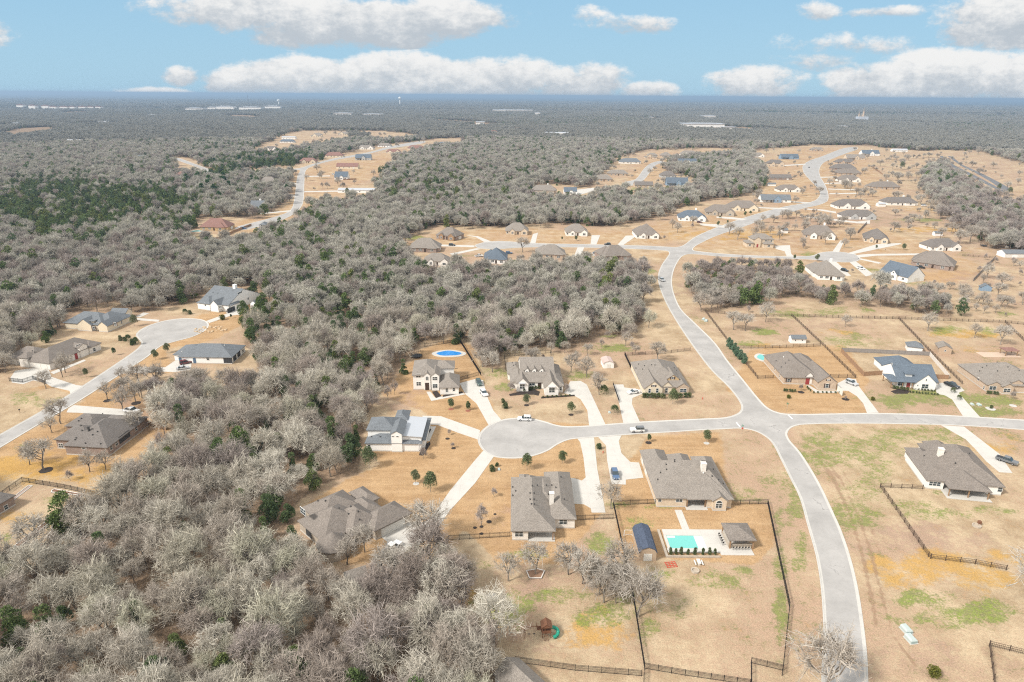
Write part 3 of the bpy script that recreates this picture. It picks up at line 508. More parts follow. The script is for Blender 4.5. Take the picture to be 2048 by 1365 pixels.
def leaf_geom(seed,h,r,base,n,size,lobes=9,cone=0.0,tight=False):
    rs=np.random.RandomState(seed); cs=[];
    for k in range(lobes):
        t=rs.uniform(0,1); zz=base+(h-base)*t*.92; rad=r*((1-t*.85) if cone else math.sqrt(max(.08,1-(2*t-.9)**2)))
        a=rs.uniform(0,6.28); q=(rs.uniform(.1,.42) if tight else rs.uniform(.2,.72))*rad; cs.append((q*math.cos(a),q*math.sin(a),zz,rad*(rs.uniform(.55,.72) if tight else rs.uniform(.38,.62))))
    cs.append((0,0,h-r*.35,r*.4)); cs=np.array(cs); wts=cs[:,3]**2; k=rs.choice(len(cs),n,p=wts/wts.sum()); d=_nrm(rs.normal(size=(n,3)))
    d[:,2]=np.where(d[:,2]<-.5,-d[:,2],d[:,2])
    p=cs[k,:3]+d*cs[k,3:4]*rs.uniform(.72,1.08,(n,1))*np.array((1,1,1.05)); p[:,2]=np.maximum(p[:,2],.15)
    u=_nrm(d*.9+rs.normal(size=(n,3))*.6+np.array((0,0,.35))); v=_nrm(np.cross(u,rs.normal(size=(n,3)))); s=size*rs.uniform(.6,1.3,(n,1))
    u=u*s; v=v*s*.55
    return np.stack([p-v*.6-u*.3,p+v*.6-u*.3,p+v*.35+u*.7,p-v*.35+u*.7],1)
def trunk_mesh(name,h,r,seed,forks=0,mat=None):
    rs=random.Random(seed); mb=MB(); p=(0,0,-.15); 
    for k in range(3):
        q=(p[0]+rs.uniform(-.06,.06)*h*.3,p[1]+rs.uniform(-.06,.06)*h*.3,h*(k+1)/3); mb.tube(p,q,r*(1-.22*k),r*(.78-.22*k),7,False); p=q
    return mb.mesh(name,mat or BARK)
# near variants (used by the individual trees), lighter ones for the mass behind
NEARV=[]
for k,(h,cr,base,thick,cn) in enumerate(((10.5,5.1,1.8,1,(9,6,6,4,1)),(9.5,4.8,1.6,1,(8,6,6,4,1)),(11.5,5.8,2.0,1.1,(10,6,6,4,1)),(9.0,4.5,1.6,.9,(8,6,6,4,1)),(11.5,4.7,2.4,1,(9,5,6,4,1)))):
    L,T=bare_geom(100+k,h,cr,base,cn,.027,.95,lean=(.05,-.04,.03,.0,-.06)[k],thick=thick)
    NEARV.append((quads_mesh('trunk',L,BARK),quads_mesh('crown',T,TWIG),quads_mesh('crown',T,TWIG_B),L,T,h,cr))
OPENV=[]    # sparser yard oaks whose limbs show
for k,(h,cr,base,cn) in enumerate(((9.5,4.8,2.6,(7,5,5,5)),(8.5,3.6,2.4,(6,5,5,5)),(7.5,3.2,2.0,(6,5,5,4)),(11.0,6.2,2.6,(8,6,6,5)))):
    L,T=bare_geom(200+k,h,cr,base,cn,.03,.9,lean=(.06,-.05,.08,.1)[k],thick=1.3); OPENV.append((quads_mesh('trunk',L,BARK),quads_mesh('crown',T,TWIG_G),h,cr))
SMALLV=[]   # young bare trees and crape myrtles
for k,(h,cr,base,cn) in enumerate(((5.0,1.7,.9,(6,4,5,6)),(4.0,1.5,.7,(6,4,5,5)),(6.5,2.0,1.5,(6,5,5,6)))):
    L,T=bare_geom(300+k,h,cr,base,cn,.02,.6,thick=.8); SMALLV.append((quads_mesh('trunk',L,BARK),quads_mesh('crown',T,TWIG_B),h,cr))
CEDV=[]
for k,(h,r,cone) in enumerate(((8.5,2.8,0),(9.5,3.1,1),(7.5,2.7,0),(10.0,3.4,0))):
    CEDV.append((trunk_mesh('trunk',h*.6,.16,k),quads_mesh('crown',leaf_geom(400+k,h,r,.5,3600,.36,14,cone),CEDAR),h,r))
YARDV=[]    # young live oaks on lawns
for k,(h,r) in enumerate(((4.2,1.45),(3.6,1.15),(4.8,1.7),(3.0,.85))):
    YARDV.append((trunk_mesh('trunk',h*.62,.07,20+k),quads_mesh('crown',leaf_geom(500+k,h,r,h*.28,2600,.17,9,0,True),OAKLEAF),h,r))
SHRUBV=[quads_mesh('shrub',leaf_geom(600+k,hh,rr,.05,1300,.15,8,0,True),m) for k,(hh,rr,m) in enumerate(((1.5,1.1,SHRUB),(1.3,.9,SHRUB),(2.2,1.6,SHRUB),(1.2,1.0,OLIVE)))]
SMALLBUSH=[quads_mesh('hedge_bush',leaf_geom(620+k,.75,.5,.02,260,.14,6,0),m) for k,m in enumerate((SHRUB,SHRUB))]
rng=np.random.RandomState(7)
AVOID=[]     # (x,y,r) kept free of trees; filled from roads, drives and houses
def _road_clear():
    polys=[[P(x,y)[:2] for x,y in q] for q in (ROAD,ROAD_L,ROAD_U,ROAD_N)]+[[P(x,y)[:2] for x,y in q] for q in DRIVES]
    return polys
RP=_road_clear()
def scatter(rmin,rmax,spacing,amax,jit=.42):
    """jittered polar grid of roughly constant spacing"""
    out=[]; r=rmin
    while r<rmax:
        n=int(2*amax*r/spacing); a=(np.arange(n)+.5)/n*2*amax-amax; a=a+rng.uniform(-jit,jit,n)*2*amax/max(n,1); rr=r+rng.uniform(-jit,jit,n)*spacing
        out.append(np.stack([rr*np.sin(a),rr*np.cos(a)],1)); r+=spacing*.92
    return np.concatenate(out)
def free(pts,buf=2.0):
    x,y=pts[:,0],pts[:,1]; ok=np.ones(len(pts),bool)
    for q in RP:
        for dx,dy in ((0,0),(buf,0),(-buf,0),(0,buf),(0,-buf)): ok&=~inpoly(x+dx,y+dy,q)
    for ax,ay,ar in AVOID: ok&=(x-ax)**2+(y-ay)**2>ar*ar
    return ok
EVER=[(120,430,150,75,.92),(260,415,170,45,.9),(330,440,90,40,.75),(60,420,90,60,.9),(550,325,130,16,.85),(430,345,60,22,.8),(470,300,90,10,.5),(500,385,40,20,.5),(520,650,45,62,.9),(570,640,60,70,.5),(640,640,100,120,.5),(700,720,70,90,.45),(620,850,70,120,.35),(540,950,60,100,.3),(600,480,90,70,.4),(760,560,160,70,.35),(900,380,160,60,.4),(1000,330,200,40,.3),(700,560,80,80,.22),(1215,320,35,18,.6),(1460,365,60,30,.3),(1420,330,60,16,.35),(1300,400,120,25,.25),(1795,322,32,8,.95),(90,1230,60,60,.5),(310,1190,30,30,.5),(330,1030,60,40,.35),(420,1120,40,40,.4),(640,900,50,70,.35),(720,905,30,30,.4),(560,1000,50,60,.3),(200,480,200,40,.3),(1000,280,600,24,.25),(350,290,120,12,.35),(500,1200,200,100,.08)]
def ever_p(PX,PY):
    s=np.full(PX.shape,.17)
    for cx,cy,rx,ry,st in EVER: s=np.maximum(s,st*np.clip(1.35-((PX-cx)/rx)**2-((PY-cy)/ry)**2,0,1))
    return s
BROWN=[(1640,560,330,60,.9),(1960,430,120,70,.7),(750,1230,300,140,.35),(1100,630,230,60,.55),(330,230,700,40,.3),(200,560,260,60,.45),(360,800,110,60,.6),(130,640,150,50,.3)]
def brown_p(PX,PY):
    s=np.full(PX.shape,.12)
    for cx,cy,rx,ry,st in BROWN: s=np.maximum(s,st*np.clip(1.3-((PX-cx)/rx)**2-((PY-cy)/ry)**2,0,1))
    return s
def make_tree(name,label,cat,tm,cm,x,y,s,rz,group=None,sz=None):
    t=thing(name,label,cat,(x,y,0),rz,group); t.scale=(s,s,sz or s)
    link('trunk',tm,t); link('crown',cm,t); return t
def plant_forest():
    near=scatter(70,640,5.6,math.radians(50)); far=scatter(640,1750,7.2,math.radians(46))
    pts=np.concatenate([near,far]); PX,PY,C=proj(pts[:,0],pts[:,1],0.0)
    inside=(C>40)&(PY<1700); jx=np.sin(pts[:,0]*.21+pts[:,1]*.13)+np.sin(pts[:,0]*.47-pts[:,1]*.33)+rng.normal(size=len(pts))*.9; pxm=5.2*F/np.maximum(C,30)
    jx=jx*np.where(C<300,.4,1.0)
    m=inside&forest_mask(PX+jx*pxm*.7,PY+jx[::-1]*pxm*.25)
    edge=(PX<-90)|(PX>2190)
    m&=~(edge&(PX>2190)&(PY>520)); m&=free(pts)
    big=np.sin(pts[:,0]*.031+1.3)+np.sin(pts[:,1]*.037+pts[:,0]*.012)+np.sin(pts[:,0]*.083-pts[:,1]*.061)
    m&=rng.uniform(size=len(pts))<np.clip(1.02+.1*big,.6,1.0)
    pts=pts[m];PX=PX[m];PY=PY[m];C=C[m]; n=len(pts)
    ev=rng.uniform(size=n)<ever_p(PX,PY); br=(~ev)&(rng.uniform(size=n)<brown_p(PX,PY))
    s=rng.uniform(.62,1.15,n)*np.where(C>900,1.05,1.0); shrubby=inpoly(PX,PY,SHRUB_WOOD); s=np.where(shrubby,s*.66,s)
    rz=rng.uniform(0,6.283,n); vis=(PX>-30)&(PX<2078)&(PY<1365+70)&(PY>0)
    order=np.argsort(C); cnt={'pale':0,'brown':0,'cedar':0}; lim={'pale':300,'brown':200,'cedar':200}; single=np.zeros(n,bool)
    for i in order:
        if not vis[i]: continue
        k='cedar' if ev[i] else 'brown' if br[i] else 'pale'
        if cnt[k]>=lim[k]: continue
        if k!='pale' and C[i]>420: continue
        cnt[k]+=1; single[i]=True; x,y=map(float,pts[i])
        if k=='cedar':
            tm,cm,h,r=CEDV[i%4]; make_tree('cedar_tree','dark green cedar growing among the bare oaks of the wood','tree',tm,cm,x,y,float(s[i]*rng.uniform(.7,1.15)),float(rz[i]),'cedars among the bare oaks')
        else:
            v=NEARV[i%5]
            if k=='pale': make_tree('bare_oak','leafless oak with pale grey twigs crowded into the wood','tree',v[0],v[1],x,y,float(s[i]),float(rz[i]),'pale leafless oaks of the wood')
            else: make_tree('bare_tree','leafless tree with brown twigs crowded into the wood','tree',v[0],v[2],x,y,float(s[i]),float(rz[i]),'brown leafless trees of the wood')
    rest=~single
    protos=bpy.data.collections.new('tree_kinds')      # not linked to the scene: source meshes for the far-off wood
    names=[]
    def proto(nm,me): o=bpy.data.objects.new(nm,me); protos.objects.link(o); names.append(nm)
    for k in range(5):
        v=NEARV[k]; q=np.concatenate([v[3],v[4]]); mi=np.r_[np.zeros(len(v[3])),np.ones(len(v[4]))].astype(int)
        proto('a%d_near_pale'%k,quads_mesh('tree',q,[BARK,TWIG],extra=mi)); 
    for k in range(5):
        v=NEARV[k]; q=np.concatenate([v[3],v[4]]); mi=np.r_[np.zeros(len(v[3])),np.ones(len(v[4]))].astype(int)
        proto('b%d_near_brown'%k,quads_mesh('tree',q,[BARK,TWIG_B],extra=mi))
    for k in range(5):
        L,T=bare_geom(700+k,NEARV[k][5],NEARV[k][6],2.2,(8,6,6,6),.05,1.15); q=np.concatenate([L,T]); mi=np.r_[np.zeros(len(L)),np.ones(len(T))].astype(int)
        proto('c%d_mid_pale'%k,quads_mesh('tree',q,[BARK,TWIG_M],extra=mi))
    for k in range(5):
        L,T=bare_geom(720+k,NEARV[k][5],NEARV[k][6],2.2,(8,6,6,6),.05,1.15); q=np.concatenate([L,T]); mi=np.r_[np.zeros(len(L)),np.ones(len(T))].astype(int)
        proto('d%d_mid_brown'%k,quads_mesh('tree',q,[BARK,TWIG_B],extra=mi))
    for k in range(5):
        h,r=((9,3.2),(10,3.4),(8.5,3.0),(10.5,3.6),(11,3.5))[k]; proto('e%d_cedar'%k,quads_mesh('tree',leaf_geom(740+k,h,r,.4,1300,.6,12,0),CEDAR))
    idx=np.where(ev,20+rng.randint(0,5,n),np.where(C<330,0,10)+np.where(br,5,0)+rng.randint(0,5,n))
    gn_scatter('woodland',protos,pts[rest],idx[rest],s[rest]*np.where(ev[rest],rng.uniform(.8,1.15,rest.sum()),1),rz[rest])
    # beyond 1.7 km: clumps of a dozen crowns
    pc=bpy.data.collections.new('clump_kinds'); rs=np.random.RandomState(3)
    for k in range(8):
        L=[];T=[];E=[]
        for j in range(14):
            o=np.array((rs.uniform(-15,15),rs.uniform(-15,15),0)); sc=rs.uniform(.75,1.15)
            if rs.uniform()<(.12 if k<5 else .72): E.append(leaf_geom(800+k*20+j,7,3,.4,160,1.3,8)*sc+o)
            else:
                l,t=bare_geom(900+k*20+j,9.5,4.8,1.5,(6,5,5,4),.17,1.9); L.append(l[::3]*sc+o); T.append(t*sc+o)
        L=np.concatenate(L);T=np.concatenate(T);E=np.concatenate(E) if E else np.zeros((0,4,3)); q=np.concatenate([L,T,E]); mi=np.r_[np.zeros(len(L)),np.ones(len(T)),np.full(len(E),2)].astype(int)
        o=bpy.data.objects.new('clump%d'%k,quads_mesh('clump',q,[BARK,TWIG_F,CEDAR],extra=mi)); pc.objects.link(o)
    p2=scatter(1750,5200,27,math.radians(44)); PX,PY,C=proj(p2[:,0],p2[:,1],0.0); m=forest_mask(PX,PY)
    big=np.sin(p2[:,0]*.004+1.3)+np.sin(p2[:,1]*.006+p2[:,0]*.002)+np.sin(p2[:,0]*.013-p2[:,1]*.011); m&=rng.uniform(size=len(p2))<np.clip(.97+.06*big,.6,1); m&=~((np.sin(p2[:,0]*.0061+3)+np.sin(p2[:,1]*.0047+p2[:,0]*.0023+1)+np.sin(p2[:,0]*.015+p2[:,1]*.008))>2.05); p2=p2[m]
    p3=scatter(5200,12500,62,math.radians(44)); p2=np.concatenate([p2,p3])
    k2=np.ones(len(p2),bool)
    for ax,ay,ar in AVOID: k2&=(p2[:,0]-ax)**2+(p2[:,1]-ay)**2>(ar+16)**2 if ay>1500 else True
    p2=p2[k2]
    s2=rng.uniform(.85,1.2,len(p2))*np.where(p2[:,1]>5100,1.5,1)
    pat=np.sin(p2[:,0]*.0031+1)+np.sin(p2[:,1]*.0023+p2[:,0]*.0011)+np.sin(p2[:,0]*.0072-p2[:,1]*.0049+2)
    gn_scatter('distant_woodland',pc,p2,np.where(pat+rng.normal(size=len(p2))*.5>1.15,5+rng.randint(0,3,len(p2)),rng.randint(0,5,len(p2))),s2,rng.uniform(0,6.28,len(p2)))
    print('TREES',cnt,'rest',int(rest.sum()),'clumps',len(p2))
def gn_scatter(name,coll,pts,idx,s,rz):
    me=bpy.data.meshes.new(name); n=len(pts); me.vertices.add(n); me.vertices.foreach_set('co',np.concatenate([pts,np.zeros((n,1))],1).astype(np.float32).ravel())
    for nm,t,a in (('kind_index','INT',idx.astype(np.int32)),('size','FLOAT',s.astype(np.float32)),('turn','FLOAT',rz.astype(np.float32))):
        at=me.attributes.new(nm,t,'POINT'); at.data.foreach_set('value',a)
    o=link(name,me); tag(o,kind='stuff')
    ng=bpy.data.node_groups.new(name,'GeometryNodeTree'); ng.interface.new_socket('Geometry',in_out='INPUT',socket_type='NodeSocketGeometry'); ng.interface.new_socket('Geometry',in_out='OUTPUT',socket_type='NodeSocketGeometry')
    nn=ng.nodes; gi=nn.new('NodeGroupInput'); go=nn.new('NodeGroupOutput'); ip=nn.new('GeometryNodeInstanceOnPoints'); ci=nn.new('GeometryNodeCollectionInfo')
    ci.inputs[0].default_value=coll; ci.inputs['Separate Children'].default_value=True; ci.inputs['Reset Children'].default_value=True
    def na(nm,t): a=nn.new('GeometryNodeInputNamedAttribute'); a.data_type=t; a.inputs[0].default_value=nm; return a.outputs[0]
    L=ng.links.new; L(gi.outputs[0],ip.inputs['Points']); L(ci.outputs[0],ip.inputs['Instance']); ip.inputs['Pick Instance'].default_value=True
    L(na('kind_index','INT'),ip.inputs['Instance Index'])
    cx=nn.new('ShaderNodeCombineXYZ'); L(na('turn','FLOAT'),cx.inputs[2]); er=nn.new('FunctionNodeEulerToRotation'); L(cx.outputs[0],er.inputs[0]); L(er.outputs[0],ip.inputs['Rotation'])
    cs=nn.new('ShaderNodeCombineXYZ'); a=na('size','FLOAT'); [L(a,cs.inputs[k]) for k in range(3)]; L(cs.outputs[0],ip.inputs['Scale'])
    L(ip.outputs[0],go.inputs[0]); md=o.modifiers.new('scatter','NODES'); md.node_group=ng
    return o
# ------------------------------------------------------------------ houses
STUCCO=col((.80,.775,.73),.85,.05,name='white_painted_brick'); CREAM=col((.68,.595,.46),.85,.06,name='cream_stone')
WHITEB=brick((.77,.735,.675),(.70,.655,.59),(.74,.71,.66),'white_brick'); TANB=brick((.50,.38,.27),(.42,.30,.21),(.56,.50,.42),'tan_brick')
REDB=brick((.29,.205,.165),(.235,.17,.14),(.40,.35,.31),'brown_brick'); STONE=brick((.46,.39,.31),(.38,.33,.27),(.52,.47,.4),'stone',2.2); CREAMB=brick((.63,.52,.38),(.55,.44,.32),(.62,.56,.48),'cream_brick',1.4)
SIDING=col((.82,.815,.79),.7,.04,name='white_siding'); BLUEW=col((.23,.32,.42),.7,.06,name='blue_siding'); TANSID=col((.50,.36,.20),.8,.06,name='tan_siding'); GREYW=col((.45,.45,.44),.8,.06,name='grey_siding')
R_BRN=shingle((.235,.205,.18)); R_TAU=shingle((.275,.245,.215)); R_GRY=shingle((.18,.195,.21)); R_SLT=shingle((.135,.165,.20)); R_RED=shingle((.27,.155,.13)); R_DRK=shingle((.195,.175,.16))
METAL=col((.50,.52,.55),.45,.04,spec=.4,metal=.2,name='metal_roofing'); GARW=col((.70,.68,.63),.6,.03,name='garage_door_paint'); GARB=col((.26,.24,.22),.6,.04,name='brown_garage_paint'); GARK=col((.045,.05,.055),.55,.04,name='dark_garage_paint')
SHUT=col((.085,.055,.045),.7,.05,name='shutter_paint'); DOORB=col((.06,.04,.03),.5,.05,name='dark_door'); DOORR=col((.30,.05,.05),.5,.05,name='red_door'); DOORBL=col((.10,.16,.24),.5,.05,name='blue_door'); WOOD=col((.30,.19,.11),.8,.12,name='stained_wood'); SHADE=col((.05,.052,.055),.7,.1,name='dark_screen'); VENT=col((.06,.058,.056),.7,.1,name='vent_metal')
OH=.42
def wing_geo(W,i,roof,wall):
    kind,e,p,x0,y0,x1,y1=W[:7]; o=W[7] if len(W)>7 else {}
    dz=.0043*i; e=e+dz; b=e-.2; z0=o.get('z0',-.12)
    cx,cy=(x0+x1)/2,(y0+y1)/2; w,d=x1-x0,y1-y0
    ix0,iy0,ix1,iy1=x0+OH+.003*i,y0+OH+.003*i,x1-OH-.003*i,y1-OH-.003*i
    boxes=o.get('walls') or [(ix0,iy0,ix1,iy1)]
    if kind=='hip':
        ax=o.get('ax') or ('x' if w>=d else 'y')
        if 'ridge' in o: (ra,rb,rz)=o['ridge']
        else:
            h=p*min(w,d)/2; rz=e+h; q=min(w,d)/2
            ra,rb=((x0+q,cy),(x1-q,cy)) if ax=='x' else ((cx,y0+q),(cx,y1-q))
            if ax=='x' and w<d: ra=rb=(cx,cy)
            if ax=='y' and d<w: ra=rb=(cx,cy)
        if math.hypot(ra[0]-rb[0],ra[1]-rb[1])<.05:
            ra=(ra[0]-.03,ra[1]) if ax=='x' else (ra[0],ra[1]-.03); rb=(rb[0]+.03,rb[1]) if ax=='x' else (rb[0],rb[1]+.03)
        v=[(x0,y0,b),(x1,y0,b),(x1,y1,b),(x0,y1,b),(x0,y0,e),(x1,y0,e),(x1,y1,e),(x0,y1,e),(*ra,rz),(*rb,rz)]
        f=[(3,2,1,0),(0,1,5,4),(1,2,6,5),(2,3,7,6),(3,0,4,7)]
        f+= [(4,5,9,8),(5,6,9),(6,7,8,9),(7,4,8)] if ax=='x' else [(4,5,8),(5,6,9,8),(6,7,9),(7,4,8,9)]
        roof.add(v,f)
        if not o.get('open'):
            for q in boxes: wall.box(q[0],q[1],z0,q[2],q[3],b+.05)
        return rz
    if kind in('gx','gy'):
        span=d if kind=='gx' else w; rz=e+p*span/2; t=.2
        def m(a,c,z): return (a,c,z) if kind=='gx' else (c,a,z)      # a along ridge, c across
        a0,a1,c0,c1=(x0,x1,y0,y1) if kind=='gx' else (y0,y1,x0,x1); cm=(c0+c1)/2; a0+=OH*.35;a1-=OH*.35
        v=[]
        for a in (a0,a1): v+=[m(a,c0,e),m(a,cm,rz),m(a,c1,e),m(a,c0,e-t),m(a,cm,rz-t),m(a,c1,e-t)]
        f=[(0,6,7,1),(1,7,8,2),(3,4,10,9),(4,5,11,10),(0,3,9,6),(2,8,11,5),(0,1,4,3),(1,2,5,4),(6,9,10,7),(7,10,11,8)]
        if kind=='gy': f=[q[::-1] for q in f]
        roof.add(v,f)
        for q in ([] if o.get('open') else boxes):
            A0,A1,C0,C1=(q[0],q[2],q[1],q[3]) if kind=='gx' else (q[1],q[3],q[0],q[2])
            A0-=OH*.3 if not o.get('walls') else 0; A1+=OH*.3 if not o.get('walls') else 0
            zz=lambda c: e+p*(span/2-abs(c-cm))-t-.02
            pts=[(C0,z0),(C1,z0),(C1,zz(C1)),(cm,zz(cm)),(C0,zz(C0))]
            vs=[m(A0,c,z) for c,z in pts]+[m(A1,c,z) for c,z in pts]
            fs=[(0,1,2,3,4),(9,8,7,6,5)]+[(k+5,(k+1)%5+5,(k+1)%5,k) for k in range(5)]
            if kind=='gy': fs=[q2[::-1] for q2 in fs]
            fs=[q2[::-1] for q2 in fs] if kind=='gx' else fs
            wall.add(vs,fs)
        return rz
    if kind=='shed':       # low slope, falls to -y (or +x with ax='x')
        h=p; ax=o.get('ax')
        hz=(lambda x,y: e+h*((y-y0)/d if ax!='x' else (x1-x)/w))
        c=[(x0,y0),(x1,y0),(x1,y1),(x0,y1)]; v=[(x,y,hz(x,y)-.16) for x,y in c]+[(x,y,hz(x,y)) for x,y in c]
        roof.add(v,[(3,2,1,0),(4,5,6,7),(0,1,5,4),(1,2,6,5),(2,3,7,6),(3,0,4,7)])
        if not o.get('open'):
            for q in boxes: wall.box(q[0],q[1],z0,q[2],q[3],e-.12)
        return e+h
    if kind=='round':
        r=w/2; n=14; hb=e+p*r
        ring=lambda rr,z:[(cx+rr*math.cos(6.2832*k/n),cy+rr*math.sin(6.2832*k/n),z) for k in range(n)]
        roof.loft([ring(r,b),ring(r,e),ring(.05,hb)]); wall.loft([ring(r-.4,z0),ring(r-.4,b+.05)]); return hb
    if kind=='gambrel':    # ridge along y
        t=.12; pr=[(x0,e),(x0+w*.13,e+.62*p),(cx,e+p),(x1-w*.13,e+.62*p),(x1,e)]
        o_=[(x,z) for x,z in pr]; n_=[(cx+(x-cx)*.93,z-t) for x,z in pr]
        v=[(x,y0,z) for x,z in o_]+[(x,y1,z) for x,z in o_]+[(x,y0,z) for x,z in n_]+[(x,y1,z) for x,z in n_]
        f=[(k,k+1,k+6,k+5) for k in range(4)]+[(k+10,k+15,k+16,k+11) for k in range(4)]+[(k,k+10,k+11,k+1) for k in range(4)]+[(k+5,k+6,k+16,k+15) for k in range(4)]+[(0,5,15,10),(4,14,19,9)]
        roof.add(v,f); q=[(cx+(x-cx)*.9,z-t-.015) for x,z in pr]; q=[(q[0][0],z0)]+q+[(q[-1][0],z0)]
        a,c=y0+.18,y1-.18; n=len(q); wall.add([(x,a,z) for x,z in q]+[(x,c,z) for x,z in q],[tuple(range(n)),tuple(range(2*n-1,n-1,-1))]+[(k+n,(k+1)%n+n,(k+1)%n,k) for k in range(n)]); return e+p
def wall_frame(W,i,side):
    x0,y0,x1,y1=W[3:7]; k=OH+.003*i; kind=W[0]; o=W[7] if len(W)>7 else {}
    gx=OH*.3 if kind=='gx' and not o.get('walls') else 0; gy=OH*.3 if kind=='gy' and not o.get('walls') else 0
    if kind=='gambrel': k=.18; gx=gy=0
    if o.get('walls'):
        q=o['walls'][o.get('wi',0)]; return {'S':('y',q[1],-1),'N':('y',q[3],1),'W':('x',q[0],-1),'E':('x',q[2],1)}[side]
    return {'S':('y',y0+k-gy,-1),'N':('y',y1-k+gy,1),'W':('x',x0+k-gx,-1),'E':('x',x1-k+gx,1)}[side]
def to_local(org,ang,v,point=True):
    x,y=(v[0]-org[0],v[1]-org[1]) if point else (v[0],v[1]); c,s=math.cos(ang),math.sin(ang); return (c*x+s*y,-s*x+c*y,v[2])
def panel_pos(org,ang,ax,val,px,py):
    o=to_local(org,ang,(0,0,HC)); d=to_local(org,ang,ray(px,py),False); k=0 if ax=='x' else 1; t=(val-o[k])/d[k]
    return (o[1-k]+d[1-k]*t, o[2]+d[2]*t)
def put_window(t,ax,val,sg,u,z,w,h,style,frame=None):
    frame=frame or WHITE; f=MB(); q=MB()
    def bx(mb,u0,z0,u1,z1,a,b):
        lo,hi=sorted((val+sg*a,val+sg*b))
        if ax=='y': mb.box(u0,lo,z0,u1,hi,z1)
        else: mb.box(lo,u0,z0,hi,u1,z1)
    u0,u1,z0,z1=u-w/2,u+w/2,z-h/2,z+h/2; k=.09
    if style in('w','s','t'):
        bx(f,u0,z0,u1,z0+k,-.02,.06);bx(f,u0,z1-k,u1,z1,-.02,.06);bx(f,u0,z0+k,u0+k,z1-k,-.02,.06);bx(f,u1-k,z0+k,u1,z1-k,-.02,.06)
        nb=max(0,round(w/1.0)-1)
        for j in range(nb): bx(f,u0+w*(j+1)/(nb+1)-.05,z0+k,u0+w*(j+1)/(nb+1)+.05,z1-k,-.02,.055)
        if h>.9: bx(f,u0+k,z-.035,u1-k,z+.035,-.02,.05)
        bx(q,u0+k,z0+k,u1-k,z1-k,-.02,.025)
        if style=='t':
            n=9; arc=[(u+(w/2)*math.cos(math.pi*j/n),z1+.03+(w/2)*math.sin(math.pi*j/n)) for j in range(n+1)]
            def fan(mb,pts,a,b):
                A,B=val+sg*a,val+sg*b; mk=(lambda uu,zz,c:(uu,c,zz)) if ax=='y' else (lambda uu,zz,c:(c,uu,zz)); m_=len(pts)
                mb.add([mk(uu,zz,A) for uu,zz in pts]+[mk(uu,zz,B) for uu,zz in pts],[tuple(range(m_)),tuple(range(2*m_-1,m_-1,-1))]+[(j,(j+1)%m_,(j+1)%m_+m_,j+m_) for j in range(m_)])
            fan(f,arc,-.02,.04); fan(q,[(u+(a-u)*.84,z1+.08+(b-z1-.03)*.82) for a,b in arc],-.02,.05)
        o=f.obj('window',frame,t); q.obj('pane',GLASS,o)
        if style=='s':
            for sd_ in (-1,1):
                m=MB(); a=u+sd_*(w/2+.27); bx(m,a-.24,z0,a+.24,z1,.0,.05); m.obj('shutter',SHUT,t)
        return o
    if style[0]=='g':       # garage door
        mat={'g':GARW,'gb':GARB,'gk':GARK}[style]; n=4
        for j in range(n): bx(f,u0,z0+h*j/n+.02,u1,z0+h*(j+1)/n-.02,-.02,.05)
        bx(f,u0,z0,u1,z1,-.03,.025); return f.obj('garage_door',mat,t)
    if style[0]=='d':
        mat={'d':DOORB,'dr':DOORR,'db':DOORBL}[style]; bx(f,u0,z0,u1,z1,-.02,.05); o=f.obj('door',mat,t)
        m=MB(); bx(m,u1-.2,z-.1,u1-.12,z+.1,.05,.1); m.obj('handle',DARK,o); return o
    if style=='k': bx(f,u0,z0,u1,z1,-.02,.03); return f.obj('screen',SHADE,t)
    if style=='a':          # small awning roof
        bx(f,u0,z0,u1,z1,-.02,.7); return f.obj('awning',METAL,t)
